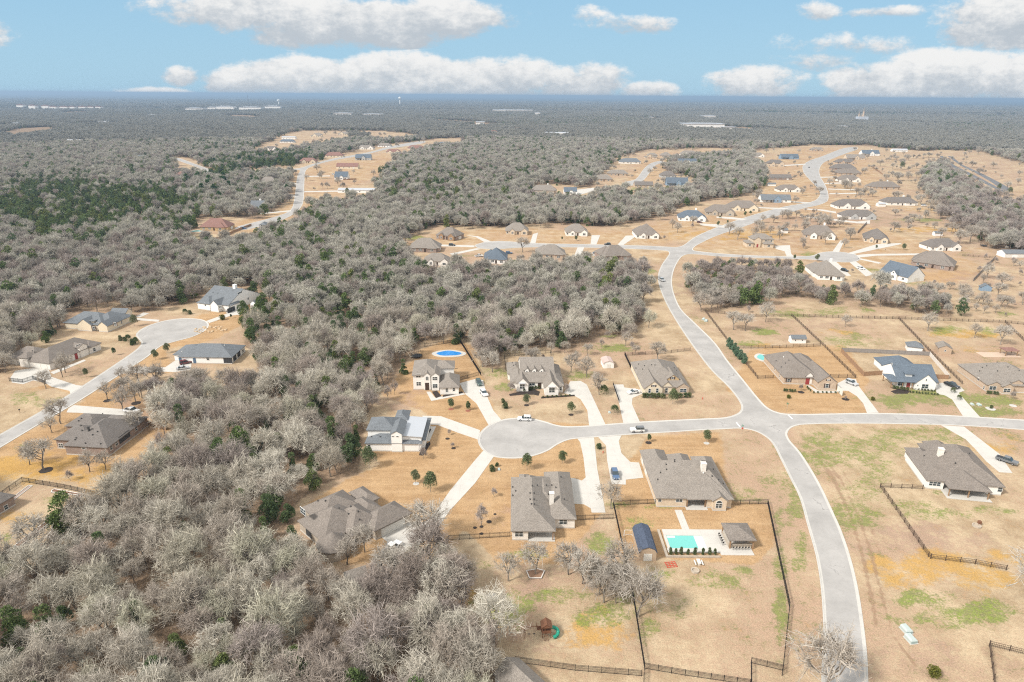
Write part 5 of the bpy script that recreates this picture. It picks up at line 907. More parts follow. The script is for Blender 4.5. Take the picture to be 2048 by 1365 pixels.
ES=[(890,480.5,47,15,-24,'A',REDB,R_BRN,'brown brick house with dark timber gables at the head of the middle cul de sac',3.2,.6,dict(wall2=WOOD)),
(850,505,60,15,0,'B',REDB,R_TAU,'brown brick hipped house across the drive from the dark gabled house',3,.6,{}),
(872,533,54,13,0,'A',STUCCO,R_TAU,'taupe roofed house half hidden by bare trees below the middle cul de sac',3,.55,{}),
(1034,470.5,47,15,0,'A',CREAMB,R_TAU,'cream stone house with twin front gables beside the bare lawn tree',3,.62,{}),
(992,528,46,17,0,'B',SIDING,R_SLT,'white house with a slate blue pyramid roof on the middle street',3,.6,{}),
(1154,473,46,15,0,'A',STUCCO,R_TAU,'white house with taupe hip roof and two round lawn trees in front',3,.62,{}),
(1103,518,58,15,0,'B',TANB,R_TAU,'tan house with a dark screened back porch behind a leaning oak',3,.55,{}),
(1236,520.5,60,15,14,'B',REDB,R_BRN,'brown brick hipped house on the corner where the middle street meets the main road',3,.6,{}),
(1296,478.5,48,20,0,'A',STUCCO,R_BRN,'white house with an arched entry on the corner lawn above the middle street',3,.6,{}),
(1385,443.5,56,17,-8,'A',SIDING,R_SLT,'white house with slate blue roof and a skylight above the bend',3,.55,dict(chimney=True)),
(1441,432.5,58,17,-10,'A',STONE,R_BRN,'grey stone house second from the slate blue roofed one above the bend',3,.62,{}),
(1487,423,62,17,-8,'A',CREAM,R_BRN,'cream house with a broad brown roof third above the bend',3,.6,{}),
(1552,405.5,60,13,-4,'C',SIDING,R_GRY,'long white house with pale blue gables above the bend',3,.55,dict(wall2=BLUEW)),
(1524,496,62,13,0,'D',CREAMB,R_TAU,'two storey cream stone house with a brick arched door near the bend',6,.45,{}),
(1640,479.5,62,16,-15,'A',TANB,R_BRN,'tan house with a tall white chimney beside the right cul de sac',3,.7,dict(wall2=STUCCO,chimney=True)),
(1752,487,46,19,-22,'A',CREAMB,R_DRK,'cream house with dark roof and stepped gables by the curved drive',3,.6,{}),
(1893,503,64,14,4,'A',STUCCO,R_DRK,'white house with dark roof and two steep gables on its left end',3,.6,{}),
(1666,563,0,22,-8,'B',SIDING,R_TAU,'white house with taupe roof whose back faces the scrub wood',3,.6,dict(two=((1634,560),(1690,562)),chimney=True)),
(0,0,0,15,0,'C',SIDING,R_SLT,'white house with a slate roof and white porch beside the scrub wood',3.2,.6,dict(two=((1757,551),(1814,566.6)))),
(0,0,0,18,0,'B',REDB,R_BRN,'brown brick house with white garage and taupe roof right of the slate roofed one',3,.6,dict(two=((1822,532),(1907.3,542.8)))),
(1708,419,74,16,-2,'A',STUCCO,R_DRK,'long dark roofed house with white double garage below the upper bend',3,.6,{}),
(1722,440,66,15,0,'A',SIDING,R_DRK,'dark roofed house with a teal gable and white garage court',3,.55,dict(wall2=GREYW)),
(1805,411.5,62,14,0,'B',STUCCO,R_DRK,'low white house with dark hip roof beside the round white tank',3,.55,dict(chimney=True)),
(1773,379.5,58,15,0,'B',TANB,R_BRN,'tan brick house with a white chimney behind the bare thicket',3,.6,dict(chimney=True)),
(1702,365,42,16,0,'A',STUCCO,R_BRN,'white garage house lowest of the row right of the upper road',3,.6,{}),
(1700,351,50,15,0,'B',TANB,R_BRN,'brown roofed house second up the row right of the upper road',3,.6,{}),
(1691,341,48,15,0,'B',REDB,R_DRK,'dark roofed house third up the row right of the upper road',3,.6,{}),
(1694,329,40,15,0,'A',TANB,R_DRK,'dark roofed house fourth up the row right of the upper road',3,.6,{}),
(1712,320,40,15,0,'C',CREAMB,R_TAU,'cream house with a big pale gable near the top of the upper road',3,.6,{}),
(1742,312,38,16,0,'C',SIDING,R_SLT,'bright white gabled house at the end of the upper road',4,.6,dict(chimney=True)),
(1580,385,46,14,0,'A',STUCCO,R_BRN,'brown roofed white house inside the upper bend',3,.6,{}),(1562,360.5,44,12,0,'L',REDB,R_DRK,'long low brown brick house with dark roof inside the upper bend',3,.5,{}),
(1553,334,34,15,0,'A',CREAMB,R_DRK,'cream house with terraces inside the upper bend',5,.6,{}),(1580,319,36,14,0,'C',BLUEW,R_SLT,'blue house with slate roof left of the upper road',3.5,.6,{}),
(1515,315,30,14,0,'A',STUCCO,R_TAU,'white gabled house by itself left of the upper road',3,.6,{}),(1438,311,22,13,0,'A',CREAMB,R_TAU,'small cream house behind the evergreens of the upper wood',3,.6,{}),
(1379,313,34,15,0,'A',STUCCO,R_TAU,'cream house with four front gables facing the upper wood',4,.65,{}),(1333,315,21,14,0,'B',TANB,R_TAU,'tan house between the two gabled houses of the far cul de sac',3,.6,{}),
(1304,318,30,13,0,'D',CREAMB,R_TAU,'two storey cream house at the end of the far short street',6,.5,{}),(1262,328,46,15,0,'B',STUCCO,R_GRY,'blue grey roofed house left of the far short street',3,.55,{}),
(1375,331,38,15,0,'C',SIDING,R_SLT,'white house with slate roof among trees right of the far short street',4,.6,{}),(1338,356,30,14,0,'B',GREYW,R_DRK,'grey house with dark roof right of the far short street',3,.6,{}),
(1355,372,44,14,0,'C',BLUEW,R_SLT,'blue house with a tall central gable above the upper wood',3.5,.65,{}),(1288,376,38,12,0,'L',TANB,R_DRK,'low dark roofed house at the near end of the far short street',3,.5,{}),
(1237,352,40,13,0,'B',TANB,R_TAU,'tan house with white porch left of the far short street',3,.55,{}),(1208,363.5,36,14,0,'B',TANB,R_TAU,'taupe roofed house half sunk in bare trees near the far short street',3,.6,{}),
(1090,388.5,48,14,0,'B',STONE,R_TAU,'stone house with chimney alone in the central wood',4,.6,dict(chimney=True)),(1141,389.5,27,12,0,'C',SIDING,R_SLT,'small slate blue roofed house right of the stone house in the wood',3.5,.5,{}),
(1636,303,26,13,0,'A',TANB,R_TAU,'tan house where the upper road leaves the wood',3,.6,{}),(1801,304,30,12,0,'L',SIDING,METAL,'long low white building along the far right field',3.5,.3,{}),
(428,462,58,15,0,'B',TANSID,R_RED,'tan house with a red brown hip roof and small pool at left',3,.6,{}),(513,424,28,13,0,'C',STONE,R_GRY,'stone house with a tall white chimney among bare trees at left',3.2,.75,dict(chimney=True)),
(524,466,20,10,0,'D',GREYW,R_GRY,'small grey two storey house beside the lower end of the left far road',5,.5,{}),(535,369,35,14,0,'B',CREAM,R_TAU,'taupe roofed house left of the far left road',3,.6,{}),
(682,360,27,13,0,'C',SIDING,R_SLT,'white cottage with slate roof and a red fence',3.5,.75,{}),(712,386.5,74,11,0,'L',SIDING,METAL,'long white house with pale metal roof at the edge of the wood',3.2,.25,dict(wmax=50)),
(694,338,44,14,0,'L',CREAM,R_RED,'red brown roofed house with a dark arcade along its front',3.2,.5,dict(wmax=40)),(726,321,32,14,0,'C',GREYW,R_SLT,'grey blue house on the rise right of the far left road',4,.6,{}),
(615,327,36,14,0,'A',CREAMB,R_RED,'cream brick house with red brown roof left of the far left road',3,.6,{}),(668,315,36,14,0,'B',CREAM,R_RED,'red roofed cream house above the bend of the far left road',3,.6,{}),
(541,301.5,28,13,0,'A',STUCCO,R_DRK,'white house with a dark roof beside the far pines',3,.6,{}),(577,279,36,13,0,'L',STUCCO,METAL,'white flat roofed house at the far left clearing',5,.2,{}),
(574,286,34,13,0,'B',STUCCO,R_SLT,'slate roofed house in front of the white flat roofed one',3,.5,{}),(633,275,30,14,0,'D',CREAM,R_TAU,'tall cream house in the far left wood',6,.5,{}),
(687,271,34,14,0,'D',CREAM,R_TAU,'large pale house at the far end of the left wood',6,.4,{}),(731,299.5,38,14,0,'A',STUCCO,R_TAU,'white gabled house beyond the far left road',3,.6,{}),
(769,294.5,27,13,0,'B',SIDING,R_TAU,'white house next beyond the gabled one on the far left road',3,.6,{}),(786,307.5,30,13,0,'A',CREAM,R_RED,'red roofed house with white garage on the far left road',3,.6,{}),
(832,300,36,14,0,'B',CREAM,R_RED,'red brown roofed house where the far left road ends',3,.6,{}),(890,292.5,36,14,0,'B',SIDING,R_SLT,'slate roofed house at the far edge of the left clearing',3,.6,{}),
(360,357,20,12,0,'B',CREAM,R_RED,'red brown roof showing above the pines at left',4,.6,{}),(283,322,18,11,0,'L',BLUEW,R_SLT,'dark blue roof showing above the bare wood at left',5,.5,{}),
(148,286,38,12,0,'L',STUCCO,METAL,'pale low shed roof alone in the far left wood',5,.25,{}),(1112,271,50,14,0,'L',SIDING,METAL,'long white metal roofed barn in the far central wood',6,.3,dict(wmax=80)),
(1034,262,22,14,0,'D',TANSID,R_RED,'tall orange tan house in the far central wood',9,.4,{}),(987,268.5,17,13,0,'A',TANSID,R_RED,'orange roofed house left of the tall orange tan house',5,.6,{}),
(1405,368.5,18,9,0,'L',GREYW,R_SLT,'small slate roofed garage in the upper wood',3,.5,{})]
for x,y,wpx,dep,ang,st,wl,rf,lb,e,p,kw in ES: estate(x,y,wpx,dep,ang,st,wl,rf,lb,e,p,**kw)
# sheds and outbuildings
def shed(label,x,y,wpx,dep,ang,kind,wall,roofm,e=2.3,p=.6,wins=(),name='shed',cat='shed'):
    o=P(x,y); w=wpx*proj(*o)[2]/F; k=.25
    return H(name,label,cat,ang,(o[0],o[1]),[(kind,e,p,-w/2-k,-k,w/2+k,dep+k)],wall,roofm,[(0,s,u,z,ww,hh,'L'+st) for s,u,z,ww,hh,st in wins],base=False)
TANW=col((.46,.35,.25),.8,.05,name='tan_shed_siding'); NAVY=shingle((.085,.105,.15),'dark_blue_shingles'); RUSTR=col((.52,.40,.36),.6,.15,name='rusty_roof')
H('shed','tan barn shaped shed with a dark blue gambrel roof beside the turquoise pool','shed',0,(31.0,137.2),[('gambrel',2.45,1.6,-.35,-.95,4.15,9.0)],TANW,NAVY,[(0,'S',1.9,1.0,2.0,2.0,'Lg')],base=False)
shed('small pale barn shaped shed with a rusty pink roof behind the white brick house',1217,737,21,5.6,4,'gambrel',SIDING,RUSTR,2.0,1.3,[('S',0,1,1.6,1.8,'g')])
shed('small white shed with two windows on a slab behind the tan brick corner house',1597,687.5,30,3.6,0,'gx',SIDING,R_GRY,2.4,.6,[('S',-1.5,1.5,.6,.8,'w'),('S',1.6,1.5,.6,.8,'w')])
shed('white shed with a grey hip roof behind the white farmhouse',1829,705,28,5.5,-20,'hip',SIDING,R_GRY,2.5,.6)
shed('tan shed with one white window beside the rail fence',1889,708.5,24,6.5,-18,'gy',TANW,R_TAU,2.6,.5,[('S',0,1.5,.8,.8,'w')])
shed('small grey shed with white corners between the bare trees at left',412,838,24,5,-35,'gy',GREYW,R_TAU,2.2,.7,[('S',0,1,1.4,1.8,'g')])
shed('grey shed half hidden by bare trees below the round bay house',722,1190,40,6,28,'gx',GREYW,R_TAU,2.5,.8,[('S',0,1,1.4,1.8,'g')])
shed('small blue grey shed standing alone in the right field',1972,583,20,3.5,-12,'gy',BLUEW,R_GRY,2.3,.6)
shed('long grey garage with white doors at the right edge beyond the dark fence',2042,516,66,9,0,'gx',SIDING,R_GRY,3,.4,[('S',-9,1.2,5,2.2,'g'),('S',0,1.2,5,2.2,'g')],name='garage',cat='garage')
shed('small white shed under the trees behind the cream gabled house',1877,472.5,16,4,0,'gx',SIDING,R_GRY,2.5,.6); shed('small white shed behind the two storey cream house',1570,467,12,4,0,'gx',SIDING,R_GRY,2.5,.6)
shed('white gabled outbuilding between the two dark roofed houses below the upper bend',1764,414,15,6,0,'gx',STUCCO,METAL,3,.3); shed('tiny white shed on the lawn by the long low brown house',1544,372.5,16,5,0,'gx',SIDING,R_GRY,2.6,.5); shed('white cabin with windows on the grass inside the upper bend',1528,359.5,13,5,0,'gx',SIDING,METAL,2.6,.4)
H('outbuilding','grey roofed outbuilding cut off by the bottom edge beside the dark fence','shed',40,P(1052,1392)[:2],[('gy',2.6,.7,-3.2,-3,3.2,6)],SIDING,R_TAU,base=False)
# far landmarks
def blocks(label,cat,items,mat,rm,group=None,name='apartment_block'):
    for k,(x,y,wpx,hpx,*lb) in enumerate(items):
        o=P(x,y); c=proj(*o)[2]; w=wpx*c/F; h=hpx*c/F
        t=thing(name,lb[0] if lb else label,cat,(o[0],o[1],0),0,None if lb else group)
        AVOID.append((o[0],o[1]-50,w*.45+25)); AVOID.append((o[0],o[1]-130,w*.45+25)); m=MB(); m.box(-w/2,0,-1,w/2,w*.4+20,h*.78); m.obj('wall',mat,t); r=MB(); r.box(-w/2-2,-2,h*.78,w/2+2,w*.4+22,h*.86); r.box(-w*.3,4,h*.86,w*.3,w*.3,h); r.obj('roof',rm,t)
blocks('white apartment block in the row on the far left horizon','building',[(40,217,13,8),(64,218,13,8),(90,218.5,13,8),(106,219.5,13,7),(127,219.5,14,7),(143,219.5,12,7),(164,219.5,14,7),(180,219.5,12,7),(196,219.5,11,7)],SIDING,R_RED,'white apartment blocks on the far left horizon')
blocks('','building',[(389,222,36,6,'long white warehouse left of the far blue hall'),(423,220,16,6,'small blue and white hall on the far left horizon'),(450,220.5,34,8,'white college building with blue band on the horizon'),(500,221,44,7,'broad white hall below the radio mast'),(545,219,32,7,'blue fronted hall right of the radio mast'),(1025,224,80,4,'very long low white warehouse on the central horizon'),(1075,231,10,6,'bright red roofed shop on the central horizon'),(1408,255,82,8,'wide pale warehouse in the far right wood'),(1460,258,26,4,'low white annex right of the wide pale warehouse'),(1688,258,13,6,'small white building below the twin towers'),(1418,237,26,6,'tan building beyond the wide pale warehouse'),(685,231,36,5,'white metal building on the left horizon'),(745,232,40,4,'pale low warehouse beyond the far left wood'),(30,251,20,5,'small white house at far left in the wood'),(210,248,26,5,'white farmhouse roofs in the far left wood'),(306,233,18,4,'low white building in the middle of the left wood'),(960,250,16,7,'white house alone in the far central wood'),(1300,238,14,4,'white cottage on the right central horizon')],SIDING,METAL,name='distant_building')
for x,y,hpx,lb in ((800,211,16,'tall white water tower on the central horizon'),(558,212,12,'small white water tower on the left horizon')):
    o=P(x,y); s=proj(*o)[2]/F; t=thing('water_tower',lb,'tower',(o[0],o[1],0)); h=hpx*s; MB().tube((0,0,0),(0,0,h*.8),s*1.1,s*1.0,10).obj('column',SIDING,t); MB().ball((0,0,h*.84),s*2.6,s*2.6,h*.16,12,8).obj('tank',SIDING,t,True)
o=P(498,219); s=proj(*o)[2]/F; MB().tube((0,0,0),(0,0,28*s),.55*s,.2*s,4).tube((-.6*s,0,12*s),(.6*s,0,12*s),.4*s,.4*s,4).tube((-.5*s,0,20*s),(.5*s,0,20*s),.4*s,.4*s,4).obj('radio_mast',col((.12,.12,.13),name='mast_steel'),None,False,(o[0],o[1],0)); tag(bpy.data.objects['radio_mast'],'slender dark radio mast over the broad white hall','mast')
# plain towered building (generic)
o=P(1722,243); s=proj(*o)[2]/F; t=thing('towered_building','tall tan building with pointed towers on the right horizon','building',(o[0],o[1],0)); TW=col((.55,.42,.30),name='tan_masonry'); m=MB(); m.box(-9*s,-4*s,-1,12*s,6*s,9*s); m.obj('wall',col((.48,.52,.58),name='pale_grey_masonry'),t)
for dx,h,r in ((-6,20,1.3),(2.5,26,1.9),(7,12,1.4),(-1.5,15,1.2)):
    q=MB().tube((dx*s,0,0),(dx*s,0,h*.74*s),r*s,r*.9*s,10).obj('tower',TW,t); MB().tube((dx*s,0,h*.74*s),(dx*s,0,h*s),r*1.15*s,.05*s,10).obj('spire',R_TAU,q)
# ------------------------------------------------------------------ vehicles
TYRE=col((.015,.015,.016),.9,.05,name='tyre_rubber'); RIM=col((.45,.45,.46),.4,.05,metal=.6,name='wheel_rim'); LAMP=col((.75,.76,.74),.2,.02,name='headlamp'); TAIL=col((.35,.02,.02),.3,.02,name='tail_lamp')
def car_paint(n,rgb):
    m,g,b=newmat(n,.28,.6); b.inputs['Base Color'].default_value=(*rgb,1); b.inputs['Coat Weight'].default_value=.5; return m
PT={'white':(.78,.78,.77),'silver':(.48,.49,.50),'grey':(.14,.145,.15),'black':(.018,.019,.021),'blue':(.07,.13,.24),'green':(.05,.085,.075),'red':(.14,.02,.025),'tan':(.40,.36,.30)}
PT={k:car_paint(k+'_car_paint',v) for k,v in PT.items()}
def vehicle(kind,paint,label,px,py,heading,roof=None,parts=True,group=None):
    o=P(px,py); nm={'suv':'sport_utility_vehicle','sedan':'sedan_car','pickup':'pickup_truck','jeep':'off_road_vehicle','van':'van'}[kind]
    t=thing(nm,label,{'suv':'car','sedan':'car','pickup':'truck','jeep':'car','van':'van'}[kind],(o[0],o[1],.055),math.radians(heading),group); pt=PT[paint]
    L,Wd,hb,ht={'suv':(4.8,1.9,1.02,1.76),'sedan':(4.7,1.82,.92,1.45),'pickup':(5.8,2.0,1.12,1.9),'jeep':(4.6,1.85,1.15,1.85),'van':(5.4,2.0,1.1,2.1)}[kind]
    wb=L*.29; R=.37 if kind!='jeep' else .43; h=L/2
    prof={'suv':[(-h,.35),(-h,.95),(-h+.1,hb),(.75,hb),(h-.15,hb-.12),(h,.75),(h,.35)],'sedan':[(-h,.35),(-h,.85),(-h+.1,hb),(.8,hb-.02),(h-.15,.78),(h,.62),(h,.33)],'pickup':[(-h,.45),(-h,1.08),(-.8,1.1),(.95,hb),(h-.12,hb-.05),(h,.9),(h,.45)],'jeep':[(-h,.5),(-h,1.1),(.6,hb),(h-.1,hb-.03),(h,1.05),(h,.5)],'van':[(-h,.4),(-h,1.05),(1.6,hb),(h-.1,.95),(h,.75),(h,.4)]}[kind]
    cab={'suv':[(-h+.1,hb),(-h+.35,ht),(.25,ht),(.95,hb)],'sedan':[(-1.75,hb),(-1.05,ht),(.25,ht),(1.05,hb-.02)],'pickup':[(-1.0,hb),(-.8,ht),(.75,ht),(1.35,hb)],'jeep':[(-h+.08,hb),(-h+.12,ht),(.2,ht),(.5,hb)],'van':[(-h+.05,hb),(-h+.12,ht),(1.1,ht),(1.9,hb)]}[kind]
    def slab(pr,w0,w1,zc):      # extrude a side profile, narrower towards the top
        zs=[z for _,z in pr]; a,b=min(zs),max(zs); f=lambda z:(w0+(w1-w0)*(z-a)/max(b-a,.01))/2
        n=len(pr); mb=MB(); mb.add([(x,-f(z),z) for x,z in pr]+[(x,f(z),z) for x,z in pr],[tuple(range(n))[::-1],tuple(range(n,2*n))]+[(k,(k+1)%n,(k+1)%n+n,k+n) for k in range(n)]); return mb
    body=slab(prof,Wd,Wd*.97,0)
    r2=[(cab[1][0]-.03,ht-.06),(cab[1][0]+.06,ht+.03),(cab[2][0]-.08,ht+.03),(cab[2][0]+.04,ht-.06)]
    top=slab(r2,Wd*.84,Wd*.76,0)
    if roof is None: body.v,body.f=(lambda A,B:(A.v+B.v,A.f+[tuple(i+len(A.v) for i in q) for q in B.f]))(body,top)
    b_=body.obj('body',pt,t)
    if roof: top.obj('hard_top',PT[roof],t)
    for s in (-1,1):        # door pillars read as body colour
        mb=MB(); xs=[cab[1][0]+.35+k*(cab[2][0]-cab[1][0]-.5)/2 for k in range(3)]
        for x in xs[:2 if kind in('sedan','pickup') else 3]: mb.box(x-.05,s*Wd*.44-.04,hb-.02,x+.05,s*Wd*.44+.03,ht-.1)
        mb.obj('pillar',pt if roof is None else PT[roof],b_)
    slab(cab,Wd*.93,Wd*.8,0).obj('windows',GLASS,t)
    if kind=='pickup':
        m=MB(); m.box(-h+.18,-Wd*.4,1.09,-1.12,Wd*.4,1.115); m.obj('truck_bed',SHADE,t)
    for sx in (-1,1):
        for sy in (-1,1):
            w=MB().tube((sx*wb,sy*(Wd/2-.2),R),(sx*wb,sy*(Wd/2+.02),R),R,R,14).obj('wheel',TYRE,t); MB().tube((sx*wb,sy*(Wd/2),R),(sx*wb,sy*(Wd/2+.03),R),R*.6,R*.55,10).obj('rim',RIM,w)
    z=prof[-2][1]-.03 if kind!='jeep' else .95
    for sy in (-1,1):
        m=MB(); m.box(h-.1,sy*Wd*.36-.16,z-.07,h+.02,sy*Wd*.36+.16,z+.09); m.obj('headlight',LAMP,t)
        m=MB(); m.box(-h-.02,sy*Wd*.4-.1,.78,-h+.06,sy*Wd*.4+.1,1.0); m.obj('tail_light',TAIL,t)
        m=MB(); m.box(cab[2][0]+.3,sy*(Wd/2+.08)-.1,hb+.02,cab[2][0]+.42,sy*(Wd/2+.08)+.1,hb+.2); m.obj('mirror',pt,t)
    return t
V=vehicle
V('suv','white','white sport utility vehicle parked at the kerb of the near cul de sac',1049,841,178); V('jeep','white','boxy white off road vehicle with a dark hard top on the street',1274,864,183,roof='grey')
V('sedan','white','white sedan turned across the drive of the tan gabled house',1267,787,197); V('suv','white','white car on the drive of the two storey white house',968,790,-68); V('suv','green','dark green car parked behind the white car on the drive',958,769,-75)
V('suv','blue','blue car parked beside the bare tree on the wide concrete drive',1230,953,-88); V('pickup','white','white pickup truck under the bare oak by the round bay house',784,1101,58); V('suv','silver','silver car on the drive of the tan brick corner house',1703,769,-62)
V('pickup','black','black pickup truck beside the white farmhouse',1903,774,-72); V('pickup','grey','grey pickup truck on the drive right of the white patio house',2013,925,-50); V('pickup','white','white pickup truck on the drive of the dark brown hipped house',264,825,-15)
V('suv','red','dark red car in front of the screened corner porch house',372,728,35); V('sedan','silver','silver car with open hatch behind the dark red one',366,739,25); V('pickup','silver','silver pickup truck coming down the main road',1323,562,-75)
V('suv','black','black car on the drive between the two brown brick houses',904,492,-5); V('suv','black','black car at the kerb of the middle street',1215,490.5,178); V('sedan','silver','silver sedan on the drive of the corner brown brick house',1190,508,30); V('sedan','blue','blue sedan beside the silver sedan on the same drive',1202,503,35)
V('suv','black','black sport utility vehicle by the white house at the right cul de sac',1689,543,-60); V('suv','white','white sport utility vehicle on a drive off the right cul de sac',1722,539,-60); V('pickup','black','black and white truck by the brown brick house with a white garage',1840,537,-35)
V('pickup','white','white truck on the drive left of the pyramid roofed house',958,514,20); V('suv','blue','blue car right of the pyramid roofed house',1018,508,0); V('suv','white','white car at left by the red brown roofed house',458,456,0); V('suv','blue','blue car near the dark board fence at left',487,458.5,0)
V('sedan','white','white car on the upper bend of the main road',1632,372,-75); V('sedan','white','white car first of two at the top bend of the main road',1621,328,60); V('sedan','black','black car second of two at the top bend of the main road',1618,336,70); V('pickup','black','dark truck beside the long white house at far left',559,364,0); V('van','white','white camper van parked in the right field below the round tank',1848,413,-5); V('suv','white','white car left of the white farmhouse in the far clearing',667,350,0); V('suv','red','dark red car beside the slate blue roofed house above the bend',1399,446,-10)
# ------------------------------------------------------------------ fences
IRON=col((.016,.016,.018),.6,.1,name='black_iron'); BOARD=col((.33,.21,.13),.85,.12,name='fence_boards'); GREYB=col((.27,.25,.235),.9,.1,name='weathered_boards'); WHITB=col((.66,.62,.57),.85,.06,name='pale_boards'); RAIL=col((.085,.06,.045),.85,.1,name='dark_rails')
def fence(kind,pts,label,h=None,group=None):
    w=[P(*p)[:2] for p in pts]; o=w[0]; t=thing({'iron':'metal_fence','board':'board_fence','grey':'board_fence','pale':'board_fence','rail':'rail_fence'}[kind],label,'fence',(o[0],o[1],0),0,group)
    mat={'iron':IRON,'board':BOARD,'grey':GREYB,'pale':WHITB,'rail':RAIL}[kind]; h=h or {'iron':1.5,'rail':1.4}.get(kind,1.9); pm=MB(); seg=0; posts=[]
    step=2.5 if kind!='rail' else 3.0; tot=sum(math.dist(w[i],w[i+1]) for i in range(len(w)-1)); step=max(step,tot/95)
    dist=math.hypot(o[0],o[1]); gap=.14 if dist<260 else .22; pw=.022 if dist<260 else .045
    for i in range(len(w)-1):
        A=np.array(w[i])-o; B=np.array(w[i+1])-o; L=np.linalg.norm(B-A); d=(B-A)/max(L,1e-6); n=np.array((-d[1],d[0]))
        def bar(s0,s1,z0,z1,th):
            a,b=A+d*s0,A+d*s1; c=[a+n*th,b+n*th,b-n*th,a-n*th]; pm.prism([tuple(q) for q in c],z0,z1)
        k=max(1,round(L/step)); posts+=[tuple(A+d*L*j/k) for j in range(k)]
        if kind=='iron':
            for z in (.15,h-.3,h-.06): bar(0,L,z,z+.05,.025)
            m=int(L/gap)
            for j in range(m): s=(j+.5)*L/m; bar(s-pw/2,s+pw/2,.05,h,pw/2)
        elif kind=='rail':
            for z in (.35,.8,h-.12): bar(0,L,z,z+.07,.025)
            m=int(L/.3)
            for j in range(m): s=(j+.5)*L/m; bar(s-.02,s+.02,.03,h-.1,.01)
        else:
            m=max(1,int(L/.32))
            for j in range(m): bar(j*L/m+.012,(j+1)*L/m-.012,.04,h-.03*((j*7)%3),.018)
            for z in (.4,h-.4): bar(0,L,z,z+.09,.05)
    posts.append(tuple(np.array(w[-1])-o))
    pm.obj('boards' if kind in('board','grey','pale') else 'rails',mat,t); b=.04 if kind=='iron' else .07; me=MB().box(-b,-b,-.1,b,b,h+.12).mesh('post',mat)
    for x,y in posts: link('post',me,t,(x,y,0))
    return t
FE=[('iron',[(918,681),(962,752)],'black metal fence running past the blue pool of the two storey house'),('iron',[(849,694),(884,689),(915,685)],'black metal fence behind the blue pool'),('iron',[(913,763.5),(957,751)],'black metal fence beside the two storey white house drive'),
('iron',[(1012,742),(1008.5,714),(1060,709.5),(1101,706.5),(1102,713)],'black metal fence around the back of the three dormer house'),('iron',[(1249,710.5),(1262,738)],'short black fence left of the tan gabled house'),('rail',[(1251,712),(1330,708),(1380,702)],'dark rail fence behind the tan gabled house'),('iron',[(1226,769.5),(1238.5,806)],'low black fence along the left edge of the white sedan drive',1.1),
('rail',[(1411,625),(1455,683),(1515,758),(1546,757)],'dark rail fence beside the main road round the corner house yard'),('rail',[(1411,625),(1500,634),(1583,633),(1700,637),(1797,638.5),(1900,642.5),(2010,646),(2060,651)],'long dark rail fence along the back of the right hand yards'),('rail',[(1583,632.5),(1650,696),(1711,756.5)],'dark rail fence between the corner house and the white farmhouse'),('rail',[(1473,697.5),(1545,697),(1640,693.5)],'rail fence crossing behind the corner house'),('rail',[(1660,755.5),(1711,756.5)],'short rail fence above the silver car'),
('board',[(1682,705),(1727,753),(1768,749.5)],'brown board fence left of the white farmhouse'),('grey',[(1683,704),(1760,707.5),(1858,712)],'weathered grey board fence behind the white farmhouse'),('pale',[(1858.5,712),(1897,757.5)],'pale board fence right of the white farmhouse'),('board',[(1868,757.5),(1896,759)],'short brown board fence by the black pickup truck'),('rail',[(1797,638.5),(1860,705),(1924,769)],'dark rail fence between the farmhouse and the tan shed'),('rail',[(2010,646),(2060,695)],'dark rail fence running off the right edge'),
('rail',[(1845,979),(1760,975.5),(1856,1114),(1861,1118),(1950,1129),(2012,1141)],'dark rail fence around the white patio house field'),
('iron',[(1226.5,1011),(1265,1190),(1289,1340),(1284,1400)],'tall black fence between the play set yard and the pool yard'),('iron',[(1226.5,1011),(1311,1008)],'black fence from the tall fence to the pool house wall'),('iron',[(1462,1010),(1535,1008.5)],'black fence right of the arched window'),('iron',[(1535,1008.5),(1578.5,1216),(1564,1352)],'tall black fence beside the main road'),('iron',[(1502,1372),(1502,1327),(1565,1342)],'black fence corner at the bottom under the bare branches'),('iron',[(1030,1325),(1150,1342),(1283,1353)],'black fence behind the grey roofed outbuilding'),('iron',[(1289,1338),(1370,1352),(1500,1371)],'black fence along the bottom of the pool yard'),
('iron',[(852,1144),(898,1081),(1020,1074)],'black fence left of the tall chimney house'),('iron',[(1152,1041),(1226,1038)],'black fence right of the tall chimney house'),('rail',[(1990,1385),(1978,1293),(2060,1313)],'dark rail fence corner at the bottom right'),
('iron',[(-20,1010),(45,964),(130,978),(197,993)],'black fence above the left garden beds'),('iron',[(19,763),(46,766),(66,759),(93,769)],'curved black fence round the three car court'),('board',[(290,849),(332,861)],'brown board fence behind the dark brown hipped house'),
('grey',[(1733,448),(1715,467)],'dark solid fence left of the stepped gable house'),('grey',[(1990.6,517),(1946,563)],'dark solid fence crossing the right field'),('rail',[(1925,512),(1990,517.5)],'rail fence behind the white garage brick house'),('board',[(383,484),(440,479),(470,464.5),(503,452)],'dark board fence below the red brown roofed house at left'),('board',[(687,361),(713,360)],'bright red brown fence beside the white cottage'),('board',[(1745,336),(1765,350)],'dark fence in the field right of the upper road')]
for q in FE: fence(*q)
